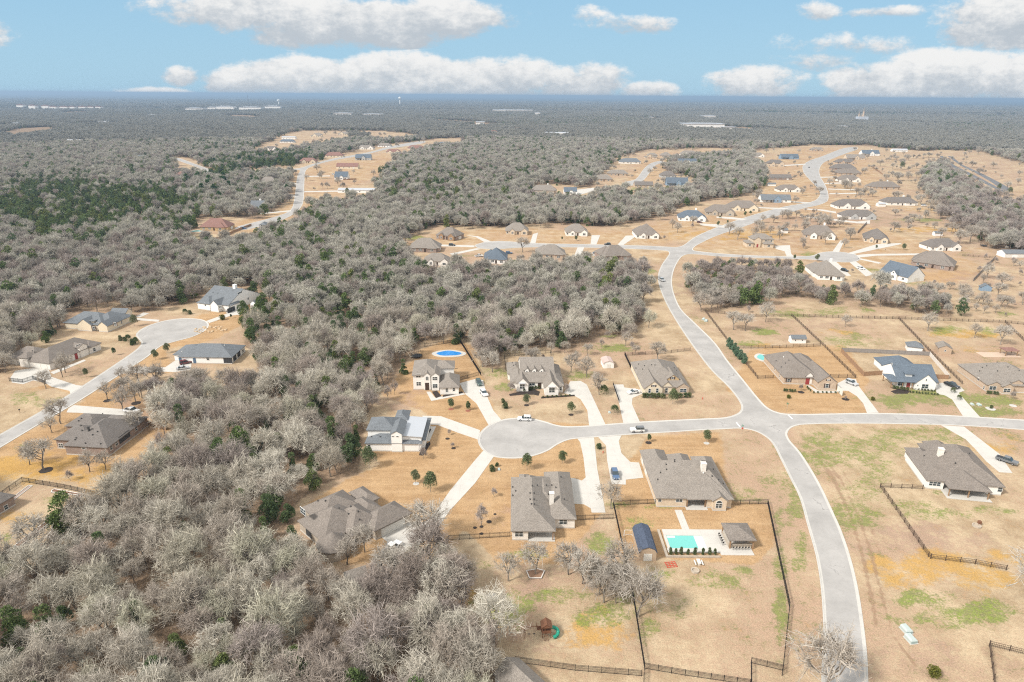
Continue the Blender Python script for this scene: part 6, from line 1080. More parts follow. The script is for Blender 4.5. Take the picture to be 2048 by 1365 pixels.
# ------------------------------------------------------------------ pool yard
WATER,g,b=newmat('pool_water',.05,.6); b.inputs['Base Color'].default_value=(.16,.52,.47,1)
tc=g.add('ShaderNodeTexCoord').outputs['Object']; bp=g.add('ShaderNodeBump'); bp.inputs['Strength'].default_value=.15; g.put(bp.inputs['Height'],g.noise(tc,1.4,3)); g.l.new(bp.outputs[0],b.inputs['Normal'])
WATERB=WATER.copy(); WATERB.name='covered_pool_water'; [n for n in WATERB.node_tree.nodes if n.type=='BSDF_PRINCIPLED'][0].inputs['Base Color'].default_value=(.03,.24,.62,1)
ox,oy=55.8,139.6
t=thing('swimming_pool','rectangular turquoise pool with a pale shallow shelf in a white deck','pool',(ox,oy,0))
d=MB()
for q in ((-16.9,6.9,3.7,9.5),(-17,1.7,-16.3,6.9),(-7.2,1.7,3.6,6.9),(-17.2,.1,3.6,1.7),(-4.5,-.8,3.6,.1)): d.box(q[0],q[1],-.1,q[2],q[3],.14)
d.obj('deck',CONC,t); MB().box(-16.3,1.7,-1.6,-7.2,6.9,-1.45).obj('basin',col((.3,.62,.6),name='pool_plaster'),t); MB().box(-16.3,1.7,-.1,-7.2,6.9,.06).obj('water',WATER,t); m=MB(); m.box(-9.4,1.75,.0,-7.2,6.85,.075); m.box(-16.2,6.0,.0,-14.2,6.8,.075); m.obj('shallow_shelf',col((.62,.70,.64),.3,.05,name='wet_shelf'),t)
m=MB(); m.box(-18.2,-1.9,-.1,-17.6,9.0,.45); m.box(-17.6,-1.9,-.1,-5.0,-1.5,.45); m.obj('planter_wall',STONE,t); m=MB(); m.box(-11.6,9.5,-.1,-9.7,18.4,.06); m.obj('path',CONC,t)
for k,u in enumerate((-16.8,-15.5,-14.2,-12.6,-11.0,-9.0,-7.4,-6.0)):
    o=link('poolside_shrub',SHRUBV[k%2],None,(ox+u,oy-.7,.1),k*.9); o.scale=(.62,.62,1.15+.1*(k%3)); tag(o,'narrow green shrub in the row along the near side of the pool','shrub','shrubs in the row beside the pool')
t=thing('pavilion','hip roofed pool pavilion with bar counters on timber posts','pavilion',(ox,oy,0)); R=MB(); wl=MB(); wing_geo(('hip',2.85,.42,-2.2,1.2,4.5,8.6,{'open':1}),0,R,wl); R.obj('roof',R_BRN,t)
for x,y in ((-1.7,1.8),(4.0,1.8),(-1.7,8.1),(4.0,8.1)): MB().box(x-.16,y-.16,.1,x+.16,y+.16,2.75).obj('post',WOOD,t)
m=MB(); m.box(-1.4,2.1,.1,3.7,2.6,1.05); m.box(-1.9,2.3,.1,-1.4,7.6,1.05); m.box(-2.1,1.9,1.05,3.9,2.75,1.12); m.obj('bar_counter',STONE,t); m=MB(); m.box(3.2,4,.1,3.9,7.8,1.9); m.obj('grill_wall',STONE,t)
for k in range(11):
    x,y=(-1+k*.75,1.2) if k<6 else (-3.0,3.0+(k-6)*.95); s=thing('bar_stool','dark bar stool drawn up to the pavilion counter','stool',(ox+x,oy+y,.14),0,'bar stools round the pavilion'); MB().tube((0,0,.7),(0,0,.76),.2,.2,10).obj('seat',DARK,s); 
    for a in range(3): MB().tube((.05*math.cos(a*2.1),.05*math.sin(a*2.1),.7),(.2*math.cos(a*2.1),.2*math.sin(a*2.1),0),.025,.025,5).obj('leg',DARK,s)
    MB().box(-.18,-.2,.76,.18,-.16,1.1).obj('backrest',DARK,s)
# blue pool and its deck behind the two storey house; small pools
def blob_pool(px,py,rx,ry,label,mat,rot=0):
    o=P(px,py); t=thing('swimming_pool',label,'pool',(o[0],o[1],0),rot); n=28
    def ring(k,wob=.12): return [((rx*k)*math.cos(6.2832*i/n)*(1+wob*math.cos(2*6.2832*i/n)),ry*k*math.sin(6.2832*i/n)*(1+wob*math.cos(3*6.2832*i/n+1))) for i in range(n)]
    MB().prism(ring(1.36,.06),-.1,.14).obj('deck',CONC,t); MB().prism(ring(1.0),-.05,.2).obj('coping',KERB,t); MB().prism(ring(.93),-.05,.225).obj('water',mat,t)
blob_pool(898,708,5.2,3.2,'curving bright blue pool with a white deck behind the two storey house',WATERB); blob_pool(1527,716.5,2.6,3.6,'small pale blue pool beside the tan brick corner house',WATER); blob_pool(393,463,4,3,'small round pool beside the red brown roofed house at left',WATER)
# play set with swings and a green tube slide
o=P(1092,1270); t=thing('play_set','wooden play tower with swings, ladder and a green tube slide','play set',(o[0],o[1],0),math.radians(4)); t.scale=(.86,.86,.86); PW=col((.20,.095,.055),.8,.12,name='redwood'); 
for x,y in ((-1,-1),(1,-1),(-1,1),(1,1)): MB().box(x-.07,y-.07,0,x+.07,y+.07,3.1).obj('post',PW,t)
m=MB(); m.box(-1.1,-1.1,1.4,1.1,1.1,1.5); m.obj('platform',PW,t); m=MB(); m.box(-1.1,-1.12,1.5,1.1,-1.05,2.2); m.box(-1.12,-1.05,1.5,-1.05,1.05,2.2); m.box(-1.05,1.05,1.5,1.05,1.12,2.2); m.obj('railing',PW,t)
R=MB(); wing_geo(('gy',3.1,.8,-1.35,-1.35,1.35,1.35,{'open':1}),0,R,MB()); R.obj('roof',PW,t); m=MB(); m.add([(-1.05,-1.16,3.0),(1.05,-1.16,3.0),(0,-1.16,3.9)],[(0,1,2)]); m.add([(-1.05,-1.2,3.0),(1.05,-1.2,3.0),(0,-1.2,3.9)],[(2,1,0)]); m.obj('gable_board',PW,t)
m=MB(); m.tube((-.5,-1.1,1.5),(-.5,-2.1,0),.05); m.tube((.3,-1.1,1.5),(.3,-2.1,0),.05)
for k in range(5): m.tube((-.5,-1.2-.18*k,1.35-.27*k),(.3,-1.2-.18*k,1.35-.27*k),.04)
m.obj('ladder',PW,t); m=MB(); m.tube((-1,0,2.7),(-5,0,2.6),.08); m.tube((-5,0,2.6),(-5.2,-1.1,0),.07); m.tube((-5,0,2.6),(-5.2,1.1,0),.07); m.obj('swing_beam',PW,t); m=MB(); m.box(-2.2,-.6,2.0,-1.2,.6,2.1); m.box(-2.3,-.7,2.1,-2.2,.7,3.2); m.obj('side_deck',PW,t)
for x in (-2.9,-4.1):
    m=MB(); m.tube((x-.22,0,2.65),(x-.22,0,.5),.015,.015,4); m.tube((x+.22,0,2.65),(x+.22,0,.5),.015,.015,4); m.box(x-.28,-.12,.46,x+.28,.12,.5); m.obj('swing',DARK,t)
m=MB(); pts=[(1.0,.3,1.9),(1.9,.5,1.75),(2.7,.2,1.4),(2.9,-.6,1.0),(2.4,-1.2,.65),(1.6,-1.4,.45)]
for a_,b_ in zip(pts,pts[1:]): m.tube(a_,b_,.42,.42,12)
m.obj('tube_slide',col((.02,.25,.17),.4,.05,name='green_plastic'),t)
# garden beds at left
def bed(pts,label,hgt=.35,rim=WHITB,soil=(.20,.11,.07),group=None):
    w=[P(*p)[:2] for p in pts]; o=w[0]; w=[(x-o[0],y-o[1]) for x,y in w]; t=thing('raised_bed',label,'garden bed',(o[0],o[1],0),0,group); n=len(w); a=sum(w[i][0]*w[(i+1)%n][1]-w[(i+1)%n][0]*w[i][1] for i in range(n)); m=MB()
    for i in range(n):
        A=np.array(w[i]);B=np.array(w[(i+1)%n]); d=(B-A)/np.linalg.norm(B-A); nn=np.array((-d[1],d[0]))*(1 if a>0 else -1)*.22; m.prism([tuple(A),tuple(B),tuple(B+nn),tuple(A+nn)],-.05,hgt+.002*i)
    m.obj('frame',rim,t); MB().prism(w,-.04,hgt-.1).obj('soil',col(soil,.95,.2,name='bed_soil'),t)
bed([(104,982),(110,979.5),(168,990),(130,1026),(121,1024),(156,992.5),(102,986.5)],'white edged corner shaped garden bed inside the left fence'); bed([(28,1094),(39,1097),(111,1039),(103,1036)],'long white edged garden bed running down the left garden')
for k in range(6):
    x=92+k*13.2; y=1075+k*1.2; bed([(x,y),(x+7.5,y+2),(x+36,y-29.5),(x+29,y-31.5)],'narrow white edged garden bed in the slanting row',.3,WHITB,(.16,.10,.07),'narrow garden beds in the slanting row')
for k in range(5):
    x=68+k*13.5; y=1099+k*1; bed([(x,y),(x+10,y+1.5),(x+22,y-9),(x+12,y-10.5)],'short dark edged planting box with red soil',.3,GREYB,(.26,.10,.06),'short planting boxes with red soil')
bed([(18,1001),(27,1002),(66,972),(57,971)],'pale paved strip bed in the corner of the left fence',.12,KERB,(.36,.28,.24))
# small things
def small(name,label,cat,px,py,parts,rz=0,group=None,z=0):
    o=P(px,py); t=thing(name,label,cat,(o[0],o[1],z),math.radians(rz),group)
    for nm,mb,mat in parts: mb.obj(nm,mat,t)
    return t
TEAL=col((.44,.50,.48),.6,.06,name='pale_green_cabinet')
def cabinet(label,px,py,rz,s=1.0,group=None):
    m=MB(); m.loft([[(-.75*s,-1.05*s,0),(.75*s,-1.05*s,0),(.75*s,1.05*s,0),(-.75*s,1.05*s,0)],[(-.75*s,-1.05*s,.7*s),(.75*s,-1.05*s,.7*s),(.75*s,1.05*s,.7*s),(-.75*s,1.05*s,.7*s)],[(-.45*s,-.8*s,1.0*s),(.45*s,-.8*s,1.0*s),(.45*s,1.0*s,1.0*s),(-.45*s,1.0*s,1.0*s)]]); b=MB(); b.box(-.9*s,-1.2*s,-.05,.9*s,1.2*s,.1); d=MB(); d.box(-.6*s,-1.09*s,.15*s,.6*s,-1.055*s,.62*s); small('utility_cabinet',label,'utility box',px,py,[('casing',m,TEAL),('pad',b,KERB),('door_panel',d,col((.30,.40,.39),.6,.05,name='cabinet_door'))],rz,group)
cabinet('pale green utility cabinet, upper of two on the verge at bottom right',1812,1262,8); cabinet('pale green utility cabinet, lower of two on the verge at bottom right',1821,1281,8)
cabinet('pale green utility box, left of two by the rail fence corner',1407,640,-25,.9); cabinet('pale green utility box, right of two by the rail fence corner',1412,643,-25,.9)
cabinet('green utility box beside the clipped lawn shrubs',998,940,0,.45); cabinet('green utility box beside the shrub left of the sedan drive',1219,826,0,.5); cabinet('green utility box left of the planted ring at right',1944,810,0,.6); cabinet('green utility box next to the planted ring at right',1958,811,0,.7)
m=MB(); m.box(-.9,-.4,.72,.9,.4,.78); l=MB(); l.box(-.6,-.3,0,-.5,.3,.72); l.box(.5,-.3,0,.6,.3,.72); b1=MB(); b1.box(-.9,-1.0,.4,.9,-.7,.45); b2=MB(); b2.box(-.9,.7,.4,.9,1.0,.45); PLA=col((.70,.68,.63),.6,.04,name='white_plastic')
small('picnic_table','white picnic table with two benches below the pool','table',1397,1128,[('tabletop',m,PLA),('leg_frame',l,PLA),('bench',b1,PLA),('bench',b2,PLA)],90)
m=MB(); n=16; m.loft([[(1.0*math.cos(6.28*k/n),1.0*math.sin(6.28*k/n),0) for k in range(n)],[(1.0*math.cos(6.28*k/n),1.0*math.sin(6.28*k/n),.45) for k in range(n)],[(.7*math.cos(6.28*k/n),.7*math.sin(6.28*k/n),.45) for k in range(n)],[(.7*math.cos(6.28*k/n),.7*math.sin(6.28*k/n),.1) for k in range(n)]]); small('fire_pit','round stone fire pit below the white picnic table','fire pit',1390,1143,[('ring',m,STONE)])
m=MB(); n=16; m.loft([[(1.1*math.cos(6.28*k/n),1.1*math.sin(6.28*k/n),0) for k in range(n)],[(1.1*math.cos(6.28*k/n),1.1*math.sin(6.28*k/n),.4) for k in range(n)],[(.8*math.cos(6.28*k/n),.8*math.sin(6.28*k/n),.4) for k in range(n)],[(.8*math.cos(6.28*k/n),.8*math.sin(6.28*k/n),.1) for k in range(n)]]); c=MB(); c.box(.7,.3,0,1.4,1.0,1.2); small('fire_pit','stone fire ring with a rusty box in the right field','fire pit',1953,1053,[('ring',m,STONE),('rusty_box',c,PW)])
REDP=col((.50,.10,.06),.6,.08,name='red_paint'); m=MB()
for k in range(4): m.box(-1.3,-1+k*.62,.0,1.3,-.85+k*.62,.12)
for k in range(4): m.box(-1.25+k*.78,-1.02,.12,-1.1+k*.78,1.02,.2)
small('climbing_frame','flat red lattice frame lying on the grass below the pool','play frame',1342,1130,[('lattice',m,REDP)],8)
m=MB(); [m.tube(a,b_,.05,.05,6) for a,b_ in (((-1.1,0,0),(-1.1,0,2)),((1.1,0,0),(1.1,0,2)),((-1.1,0,2),(1.1,0,2)),((-1.1,0,0),(-1.1,1,0)),((1.1,0,0),(1.1,1,0)),((-1.1,1,0),(1.1,1,0)),((-1.1,1,0),(-1.1,0,2)),((1.1,1,0),(1.1,0,2)))]; small('goal_frame','white goal frame beside the dark blue gambrel roofed shed','goal',1257,1074,[('frame',m,WHITE)])
SIGNG=col((.02,.22,.13),.5,.04,name='sign_green')
for px,py,h,lb in ((1573,824,3.0,'green street name sign on the corner lawn'),(1483.5,868,2.8,'green street name sign with a stop board at the crossing')):
    p=MB().tube((0,0,0),(0,0,h),.04,.04,6); a=MB(); a.box(-.45,-.02,h-.05,.45,.02,h+.18); b=MB(); b.box(-.02,-.45,h+.2,.02,.45,h+.43); L=[('pole',p,RIM),('name_blade',a,SIGNG),('name_blade',b,SIGNG)]
    if px<1500: c=MB(); c.tube((0,-.06,h-.75),(0,-.03,h-.75),.36,.36,8); L.append(('stop_board',c,REDP))
    small('street_sign',lb,'sign',px,py,L)
for px,py,lb in ((1405,799,'red fire hydrant on the grass right of the tan gabled house'),(1206,907,'red fire hydrant between the two long drives')):
    m=MB().tube((0,0,0),(0,0,.7),.14,.13,10).tube((0,0,.7),(0,0,.85),.16,.04,10).tube((-.25,0,.5),(.25,0,.5),.07,.07,8); small('fire_hydrant',lb,'hydrant',px,py,[('barrel',m,REDP)])
MBX=col((.03,.03,.03),.6,.05,name='mailbox_black')
for k,(px,py) in enumerate(((933,818),(241,780),(40,826),(1300,488),(1510,565),(1770,503),(1660,352),(1652,404),(1717,521))):
    p=MB(); p.box(-.05,-.05,0,.05,.05,1.1); b=MB(); b.box(-.14,-.28,1.1,.14,.28,1.4); small('mailbox',('black mailbox on the lawn near the two storey white house drive','black mailbox on the grass above the white pickup truck','black mailbox on the grass left of the left street','black mailbox at the corner of the middle street','dark barrel box on the slope beside the main road','black box on the verge of the long right drive','black mailbox first below the top bend','black mailbox at the lowest point of the upper bend','black bin standing on the right cul de sac')[k],'mailbox',px,py,[('post',p,WOOD),('box',b,MBX)])
for px,py,lb in ((1967,493,'black round trampoline on the far right field'),(834,715,'black trampoline behind the two storey white house')):
    n=14; m=MB(); m.loft([[(2.3*math.cos(6.28*k/n),2.3*math.sin(6.28*k/n),.8) for k in range(n)],[(2.3*math.cos(6.28*k/n),2.3*math.sin(6.28*k/n),.9) for k in range(n)]]); nt=MB()
    for k in range(n): nt.tube((2.3*math.cos(6.28*k/n),2.3*math.sin(6.28*k/n),0),(2.3*math.cos(6.28*k/n),2.3*math.sin(6.28*k/n),2.6),.05,.05,5)
    small('trampoline',lb,'trampoline',px,py,[('mat',m,SHADE),('net_pole',nt,DARK)])
t=small('pergola','small open pergola with a red brown roof on a stone patio','pergola',2018,712,[('patio',MB().box(-12,-2,-.05,4,4,.1),col((.55,.42,.32),name='patio_stone'))]); R=MB(); wing_geo(('hip',2.6,.4,-2.5,-1,3.5,3.5,{'open':1}),0,R,MB()); R.obj('roof',R_RED,t)
for x,y in ((-2,-.5),(3,-.5),(-2,3),(3,3)): MB().box(x-.12,y-.12,0,x+.12,y+.12,2.5).obj('post',WOOD,t)
t=small('water_tank','round white domed tank beside the low white house','tank',1886,391,[('shell',MB().tube((0,0,0),(0,0,3.5),7,7,16),SIDING),('dome',MB().ball((0,0,3.5),7,7,3,16,8),SIDING)])
m=MB(); rr=random.Random(5)
for k in range(60):
    a=rr.uniform(0,6.28); q=rr.uniform(.2,1)**.6; s=rr.uniform(.3,.8); m.ball((8*q*math.cos(a),5*q*math.sin(a),s*.2),s,s*rr.uniform(.6,1),s*.5,6,4)
o=P(420,660); r_=m.obj('rock_garden',col((.50,.38,.25),.9,.2,name='garden_rock'),None,False,(o[0],o[1],0)); tag(r_,'rock garden of tan boulders beside the left cul de sac','rock garden')
for k,(px,py,ww) in enumerate(((1060,1029,0),)): pass
m=MB(); n=18; 
small('rubble_ring','grey stone ring with a pole on the lawn right of the green clump','fire ring',984,1197,[('ring',MB().loft([[(1.6*math.cos(6.28*k/n),1.6*math.sin(6.28*k/n),0) for k in range(n)],[(1.5*math.cos(6.28*k/n),1.5*math.sin(6.28*k/n),.3) for k in range(n)]]),col((.42,.40,.38),.9,.2,name='grey_rubble')),('pole',MB().tube((.6,.2,.35),(2.6,1.2,.3),.06),WHITB)])
# ------------------------------------------------------------------ yard trees and shrubs
def ytree(v,px,py,s,label,group=None,name='live_oak_tree'):
    q=YARDV[v]; o=P(px,py); return make_tree(name,label,'tree',q[0],q[1],o[0],o[1],s,px*.7,group)
for v,px,py,s,lb in ((0,1053,810,1.0,'young live oak left of two on the lawn of the three dormer house'),(2,1142,829,1.0,'young live oak right of two on the lawn of the three dormer house'),(0,902,818,.95,'young live oak left of two below the two storey white house'),(3,936,821,1.15,'small live oak right of two below the two storey white house'),(2,1054,940,1.15,'bushy live oak on the lawn above the tall chimney house'),(0,1125,927,1.0,'young live oak right of the bushy one above the tall chimney house'),(0,831,967,1.05,'upright live oak in a white ring on the orange lawn'),(2,861,985,1.35,'wide live oak next to the white ringed one'),(1,1297,885,.8,'thin young oak in a mulch ring by the off road vehicle'),(0,1413,885,1.05,'young live oak in a white ring above the pool house'),(2,1345,809,1.25,'dense live oak in front of the tan gabled house'),(0,311,720,1.1,'young live oak left of two beside the left street'),(0,335,706,1.05,'young live oak right of two beside the left street'),(2,269,653,1.2,'live oak at the corner of the dormered tan house'),(1,228,711,.95,'thin young tree on the lawn of the three car court house'),(1,173,755,1.05,'thin young tree nearer the left street'),(2,738,937,1.5,'dark green oak below the dormer tower house'),(1,462,637,.6,'tiny oak on the lawn of the tall white farmhouse'),(1,1124,461+20,.8,'round oak left of two before the white house on the middle street'),(0,1152,482,.95,'round oak right of two before the white house on the middle street'),(0,1325,424+6,1.0,'round evergreen beside the skylight house'),(0,1436,453,1.1,'round dark oak left of two on the lawn above the bend'),(1,1455,449,1.0,'round oak right of two on the lawn above the bend'),(0,1490,433,1.1,'dark oak first along the drive above the bend'),(1,1501,430,1.0,'dark oak second along the drive above the bend'),(0,1807,501,1.2,'round oak on the long lawn off the right cul de sac'),(1,1752,499,.9,'small oak nearest the right cul de sac'),(0,1634,523,1.2,'oak at the kerb of the right cul de sac'),(1,1589,520,1.0,'small oak on the verge of the right side street'),(2,1997,382,1.8,'round live oak in the median of the dark asphalt road'),(2,2018,391,2.0,'broad live oak at the end of the dark asphalt road'),(2,1803,340,2.6,'round dark evergreen alone in the field right of the upper road'),(2,695,372+20,1.8,'dark round evergreen beside the long white house at left'),(2,517,437,2.0,'dark evergreen beside the left far road')): ytree(v,px,py,s,lb)
PINEV=[(trunk_mesh('trunk',9,.22,60+k),quads_mesh('crown',leaf_geom(860+k,14,4.2,4,2600,.7,14,0),PINE)) for k in range(3)]
for k,(px,py,s) in enumerate(((375,372,1),(398,368,1.05),(420,378,1.1),(405,392,.95),(430,396,1),(448,372,1.15),(460,388,1),(440,408,.9),(505,372,.9),(460,330,1),(480,328,.95),(500,330,1),(520,326,1),(540,324,1.05),(560,330,1.1),(575,326,1),(590,322,.95),(620,312,1.1),(430,333,.9),(575,390,.8),(1455,312,.8),(700,305,.9))):
    o=P(px,py); make_tree('pine_tree','tall green pine in the grove beside the far left road','tree',PINEV[k%3][0],PINEV[k%3][1],o[0],o[1],s,k*1.3,'pines of the far left grove')
def otree(v,px,py,s,label,brown=False,group=None,sz=None):
    q=OPENV[v]; o=P(px,py); return make_tree('bare_yard_tree',label,'tree',q[0],q[1],o[0],o[1],s,px*.37,group,sz)
for v,px,py,s,lb in ((3,846,1084,1.05,'large leafless oak leaning over the concrete drive'),(0,1072,1150,.95,'leafless oak inside the six sided wooden border'),(1,1017,1163,.85,'slender leafless tree left of the six sided border'),(0,1165,1168,1.05,'leafless oak with a bent trunk above the play set'),(0,1240,1160,1.1,'leafless oak leaning on the tall black fence'),(1,1222,1018,.95,'lichen grey oak beside the blue car'),(0,905,1215,1.2,'pale leafless oak on the green clump left of the play set'),(3,1275,1235,1.0,'wide leafless tree just right of the tall black fence'),(3,1650,1390,1.15,'leafless tree whose branches reach over the road at the bottom'),(3,2090,1230,1.3,'leafless tree reaching in from the right edge'),(0,122,848,1.05,'dark leafless oak leaning by the left street'),(1,104,866,.7,'small leafless oak beside the dark leaning one'),(0,88,940,1.15,'leafless oak left of the dark brown hipped house'),(1,60,930,.8,'thin leafless tree on the orange lawn at left'),(1,180,945,.8,'leafless oak below the dark brown hipped house'),(1,212,940,.7,'small leafless tree right of the one below the house'),(0,275,865,.9,'leafless oak on the back terrace of the dark brown house'),(1,215,800,.8,'leafless oak in a mulch ring, left of three by the left street'),(1,246,823,1.0,'leafless oak behind the white pickup truck'),(1,272,805,.95,'leafless oak in a mulch ring, right of three by the left street'),(1,131,746,.95,'leafless oak before the three car court house'),(2,125,755,1.0,'leaning leafless tree beside the court drive'),(2,92,778,.9,'thin leafless tree on the court verge'),(0,115,655,1.3,'broad leafless oak left of the dormered tan house'),(0,70,1098,1.05,'dark leafless oak between the garden beds'),(0,95,1127,1.1,'many stemmed leafless tree below the garden beds'),(1,165,1062,1.15,'leafless oak right of the slanting beds'),(2,205,1050,1.1,'slim leafless tree at the wood edge by the garden'),(1,8,1160,1.2,'dark leafless tree at the left edge'),(0,545,1165,1.0,'leafless oak left of the round bay house'),(2,592,1150,.8,'slim leafless tree left of the round bay'),(2,695,1130,1.0,'small leafless tree in front of the round bay house'),(1,730,1105,.9,'leafless tree against the garage of the round bay house'),(0,782,1178,1.2,'pale leafless tree right of the grey shed'),(1,1142,745,.95,'leafless oak right of the three dormer house'),(1,1173,755,1.0,'leafless oak left of the rusty roofed shed'),(2,1198,790,1.1,'leafless tree in the strip between the two drives'),(0,1315,722,1.0,'grey green oak behind the tan gabled house'),(1,985,745,1.0,'pale leafless tree in the strip left of the three dormer house'),(0,1045,505,1.3,'leafless shade tree on the lawn of the middle cul de sac'),(0,805,525,1.3,'leafless oak left of the brown brick hipped house'),(1,818,530,1.2,'leafless oak next to it below the brown brick house'),(0,1467,660,1.1,'leafless tree in the corner yard by the rail fence'),(0,1490,662,1.0,'leafless tree right of the first in the corner yard'),(1,1531,645,1.2,'low leafless tree on the back line of the corner yard'),(1,1855,662,1.1,'low leafless tree behind the tan shed'),(1,1949,676,.8,'tiny leafless tree on the orange patch'),(0,2000,690,1.1,'leafless tree above the red brown pergola'),(1,1690,654,.7,'small leafless tree in the farmhouse back field'),(0,1995,595,1.0,'leafless tree in the right field below the grey shed'),(0,1880,478,1.1,'oak over the small white shed'),(0,1940,485,1.6,'big leafless oak in the right field'),(0,1960,482,1.3,'leafless oak beside the big one in the right field'),(1,1700,480,1.1,'leafless oak beside the curved drive'),(1,1650,490,1.2,'dark twisted tree before the tall chimney house'),(0,1458,470,1.2,'leafless oak by the road bend, left of two'),(0,1475,480,1.2,'leafless oak by the road bend, right of two'),(1,1525,447,.9,'small black leafless tree right on the bend verge'),(0,1385,452,1.0,'leafless oak in front of the slate blue roofed house'),(1,1355,466,1.0,'leafless oak on the dry lawn above the middle street')): otree(v,px,py,s,lb)
def stree(v,px,py,s,label):
    q=SMALLV[v]; o=P(px,py); return make_tree('bare_small_tree',label,'tree',q[0],q[1],o[0],o[1],s,px*.37)
for v,px,py,s,lb in ((2,963,1052,1.0,'many stemmed leafless crape myrtle with dark seed heads on the orange lawn'),(1,988,995,.7,'thin sapling left of the tall chimney house'),(1,1023,787,1.1,'small red twigged tree at the left gable of the three dormer house'),(0,1133,785,.8,'small tree by the right gable of the three dormer house'),(1,1602,783,.7,'small bare tree in a mulch ring by the corner house'),(1,1691,800,.4,'tiny sapling in a mulch ring by the corner house drive'),(1,898,870,.5,'tiny sapling, upper of two in mulch rings'),(1,906,897,.5,'tiny sapling, lower of two in mulch rings'),(0,847,918,.9,'thin tree at the corner of the dormer tower house'),(2,790,790,.9,'bare tree on the slope left of the two storey house'),(2,776,800,.9,'bare tree lower on the slope left of the two storey house'),(1,140,962,.8,'thin bare tree on the orange strip at left'),(2,325,815,1.0,'thin bare tree right of the white pickup truck'),(2,318,840,1.0,'thin bare tree above the brown board fence'),(1,2025,800,.8,'thin tree in the white ring at right'),(0,1328,481,.9,'bare tree on the corner lawn above the middle street'),(1,1700,465,.9,'thin bare tree left of the dark solid fence')): stree(v,px,py,s,lb)
# thin out-of-doors scrub of the open lots: small bare bushes and trees one can count
rs=np.random.RandomState(21)
THK=[]
def thicket(x0,y0,x1,y1,n,lo,hi,lab,grp):
    for k in range(n):
        px,py=rs.uniform(x0,x1),rs.uniform(y0,y1); o=P(px,py); q=rs.randint(0,4) if rs.uniform()<.6 else 4+rs.randint(0,3); s=rs.uniform(lo,hi); r=rs.uniform(0,6.28)
        if free(np.array([[o[0],o[1]]]),1.0)[0]: THK.append((proj(*o)[2]/s,px,o,q,s,r,lab,grp))
def plant_thickets():
    THK.sort(key=lambda t:t[0]); A=OPENV[:4]+SMALLV
    for c,px,o,q,s,r,lab,grp in THK[:285]: make_tree('bare_bush',lab,'tree',A[q][0],A[q][1],o[0],o[1],s,r,grp)
    R=THK[285:]; pc=bpy.data.collections.new('scrub_kinds')
    for k in range(4):
        h,cr,base,cn=((9.5,4.8,2.6,(7,5,5,5)),(8.5,3.8,2.0,(6,5,5,5)),(7.5,3.4,1.4,(7,6,6,5)),(11.0,6.0,2.2,(8,6,6,5)))[k]
        L,T=bare_geom(250+k,h,cr,base,cn,.035,.9,thick=1.3); q=np.concatenate([L,T]); mi=np.r_[np.zeros(len(L)),np.ones(len(T))].astype(int); pc.objects.link(bpy.data.objects.new('scrub%d'%k,quads_mesh('tree',q,[BARK,TWIG_G],extra=mi)))
    gn_scatter('scrub_trees',pc,np.array([t[2][:2] for t in R]),np.array([t[3]%4 for t in R]),np.array([t[4]*(1 if t[3]<4 else .62) for t in R]),np.array([t[5] for t in R]))
thicket(1030,668,1290,735,26,.5,.9,'low leafless tree in the scrub above the near houses','low leafless trees of the scrub above the near houses')
thicket(950,690,1005,745,7,.6,1.0,'leafless tree beside the black fence above the near houses','leafless trees beside the black fence above the near houses')
thicket(240,755,345,800,20,.5,.8,'leafless sapling in the stony grove below the screened porch house','leafless saplings of the stony grove')
thicket(330,768,520,800,26,.45,.7,'leafless tree at the edge of the wood below the screened porch house','leafless trees at the edge of the left wood')
thicket(1560,430,1640,470,14,.7,1.1,'leafless tree on the slope above the two storey cream house','leafless trees on the slope above the two storey cream house')
thicket(1780,415,1920,465,45,.6,1.0,'leafless orchard like tree in the orange field at right','leafless trees in the orange field at right'); thicket(1690,385,1800,400,10,.8,1.2,'leafless tree of the thicket between the dark roofed houses','leafless trees between the dark roofed houses')
thicket(1665,372,1720,378,8,.8,1.1,'leafless tree in front of the white garage house','leafless trees in front of the white garage house'); thicket(1740,310,1860,345,24,.9,1.3,'leafless tree in the field right of the upper road','leafless trees in the field right of the upper road')
thicket(1850,560,2048,640,26,.5,.9,'small leafless tree scattered over the right field','small leafless trees scattered over the right field'); thicket(1100,425,1240,455,26,.7,1.1,'small leafless tree behind the middle street houses','small leafless trees behind the middle street houses'); thicket(1330,430,1400,460,6,.7,1.0,'small leafless tree behind the corner lawn','small leafless trees behind the corner lawn')
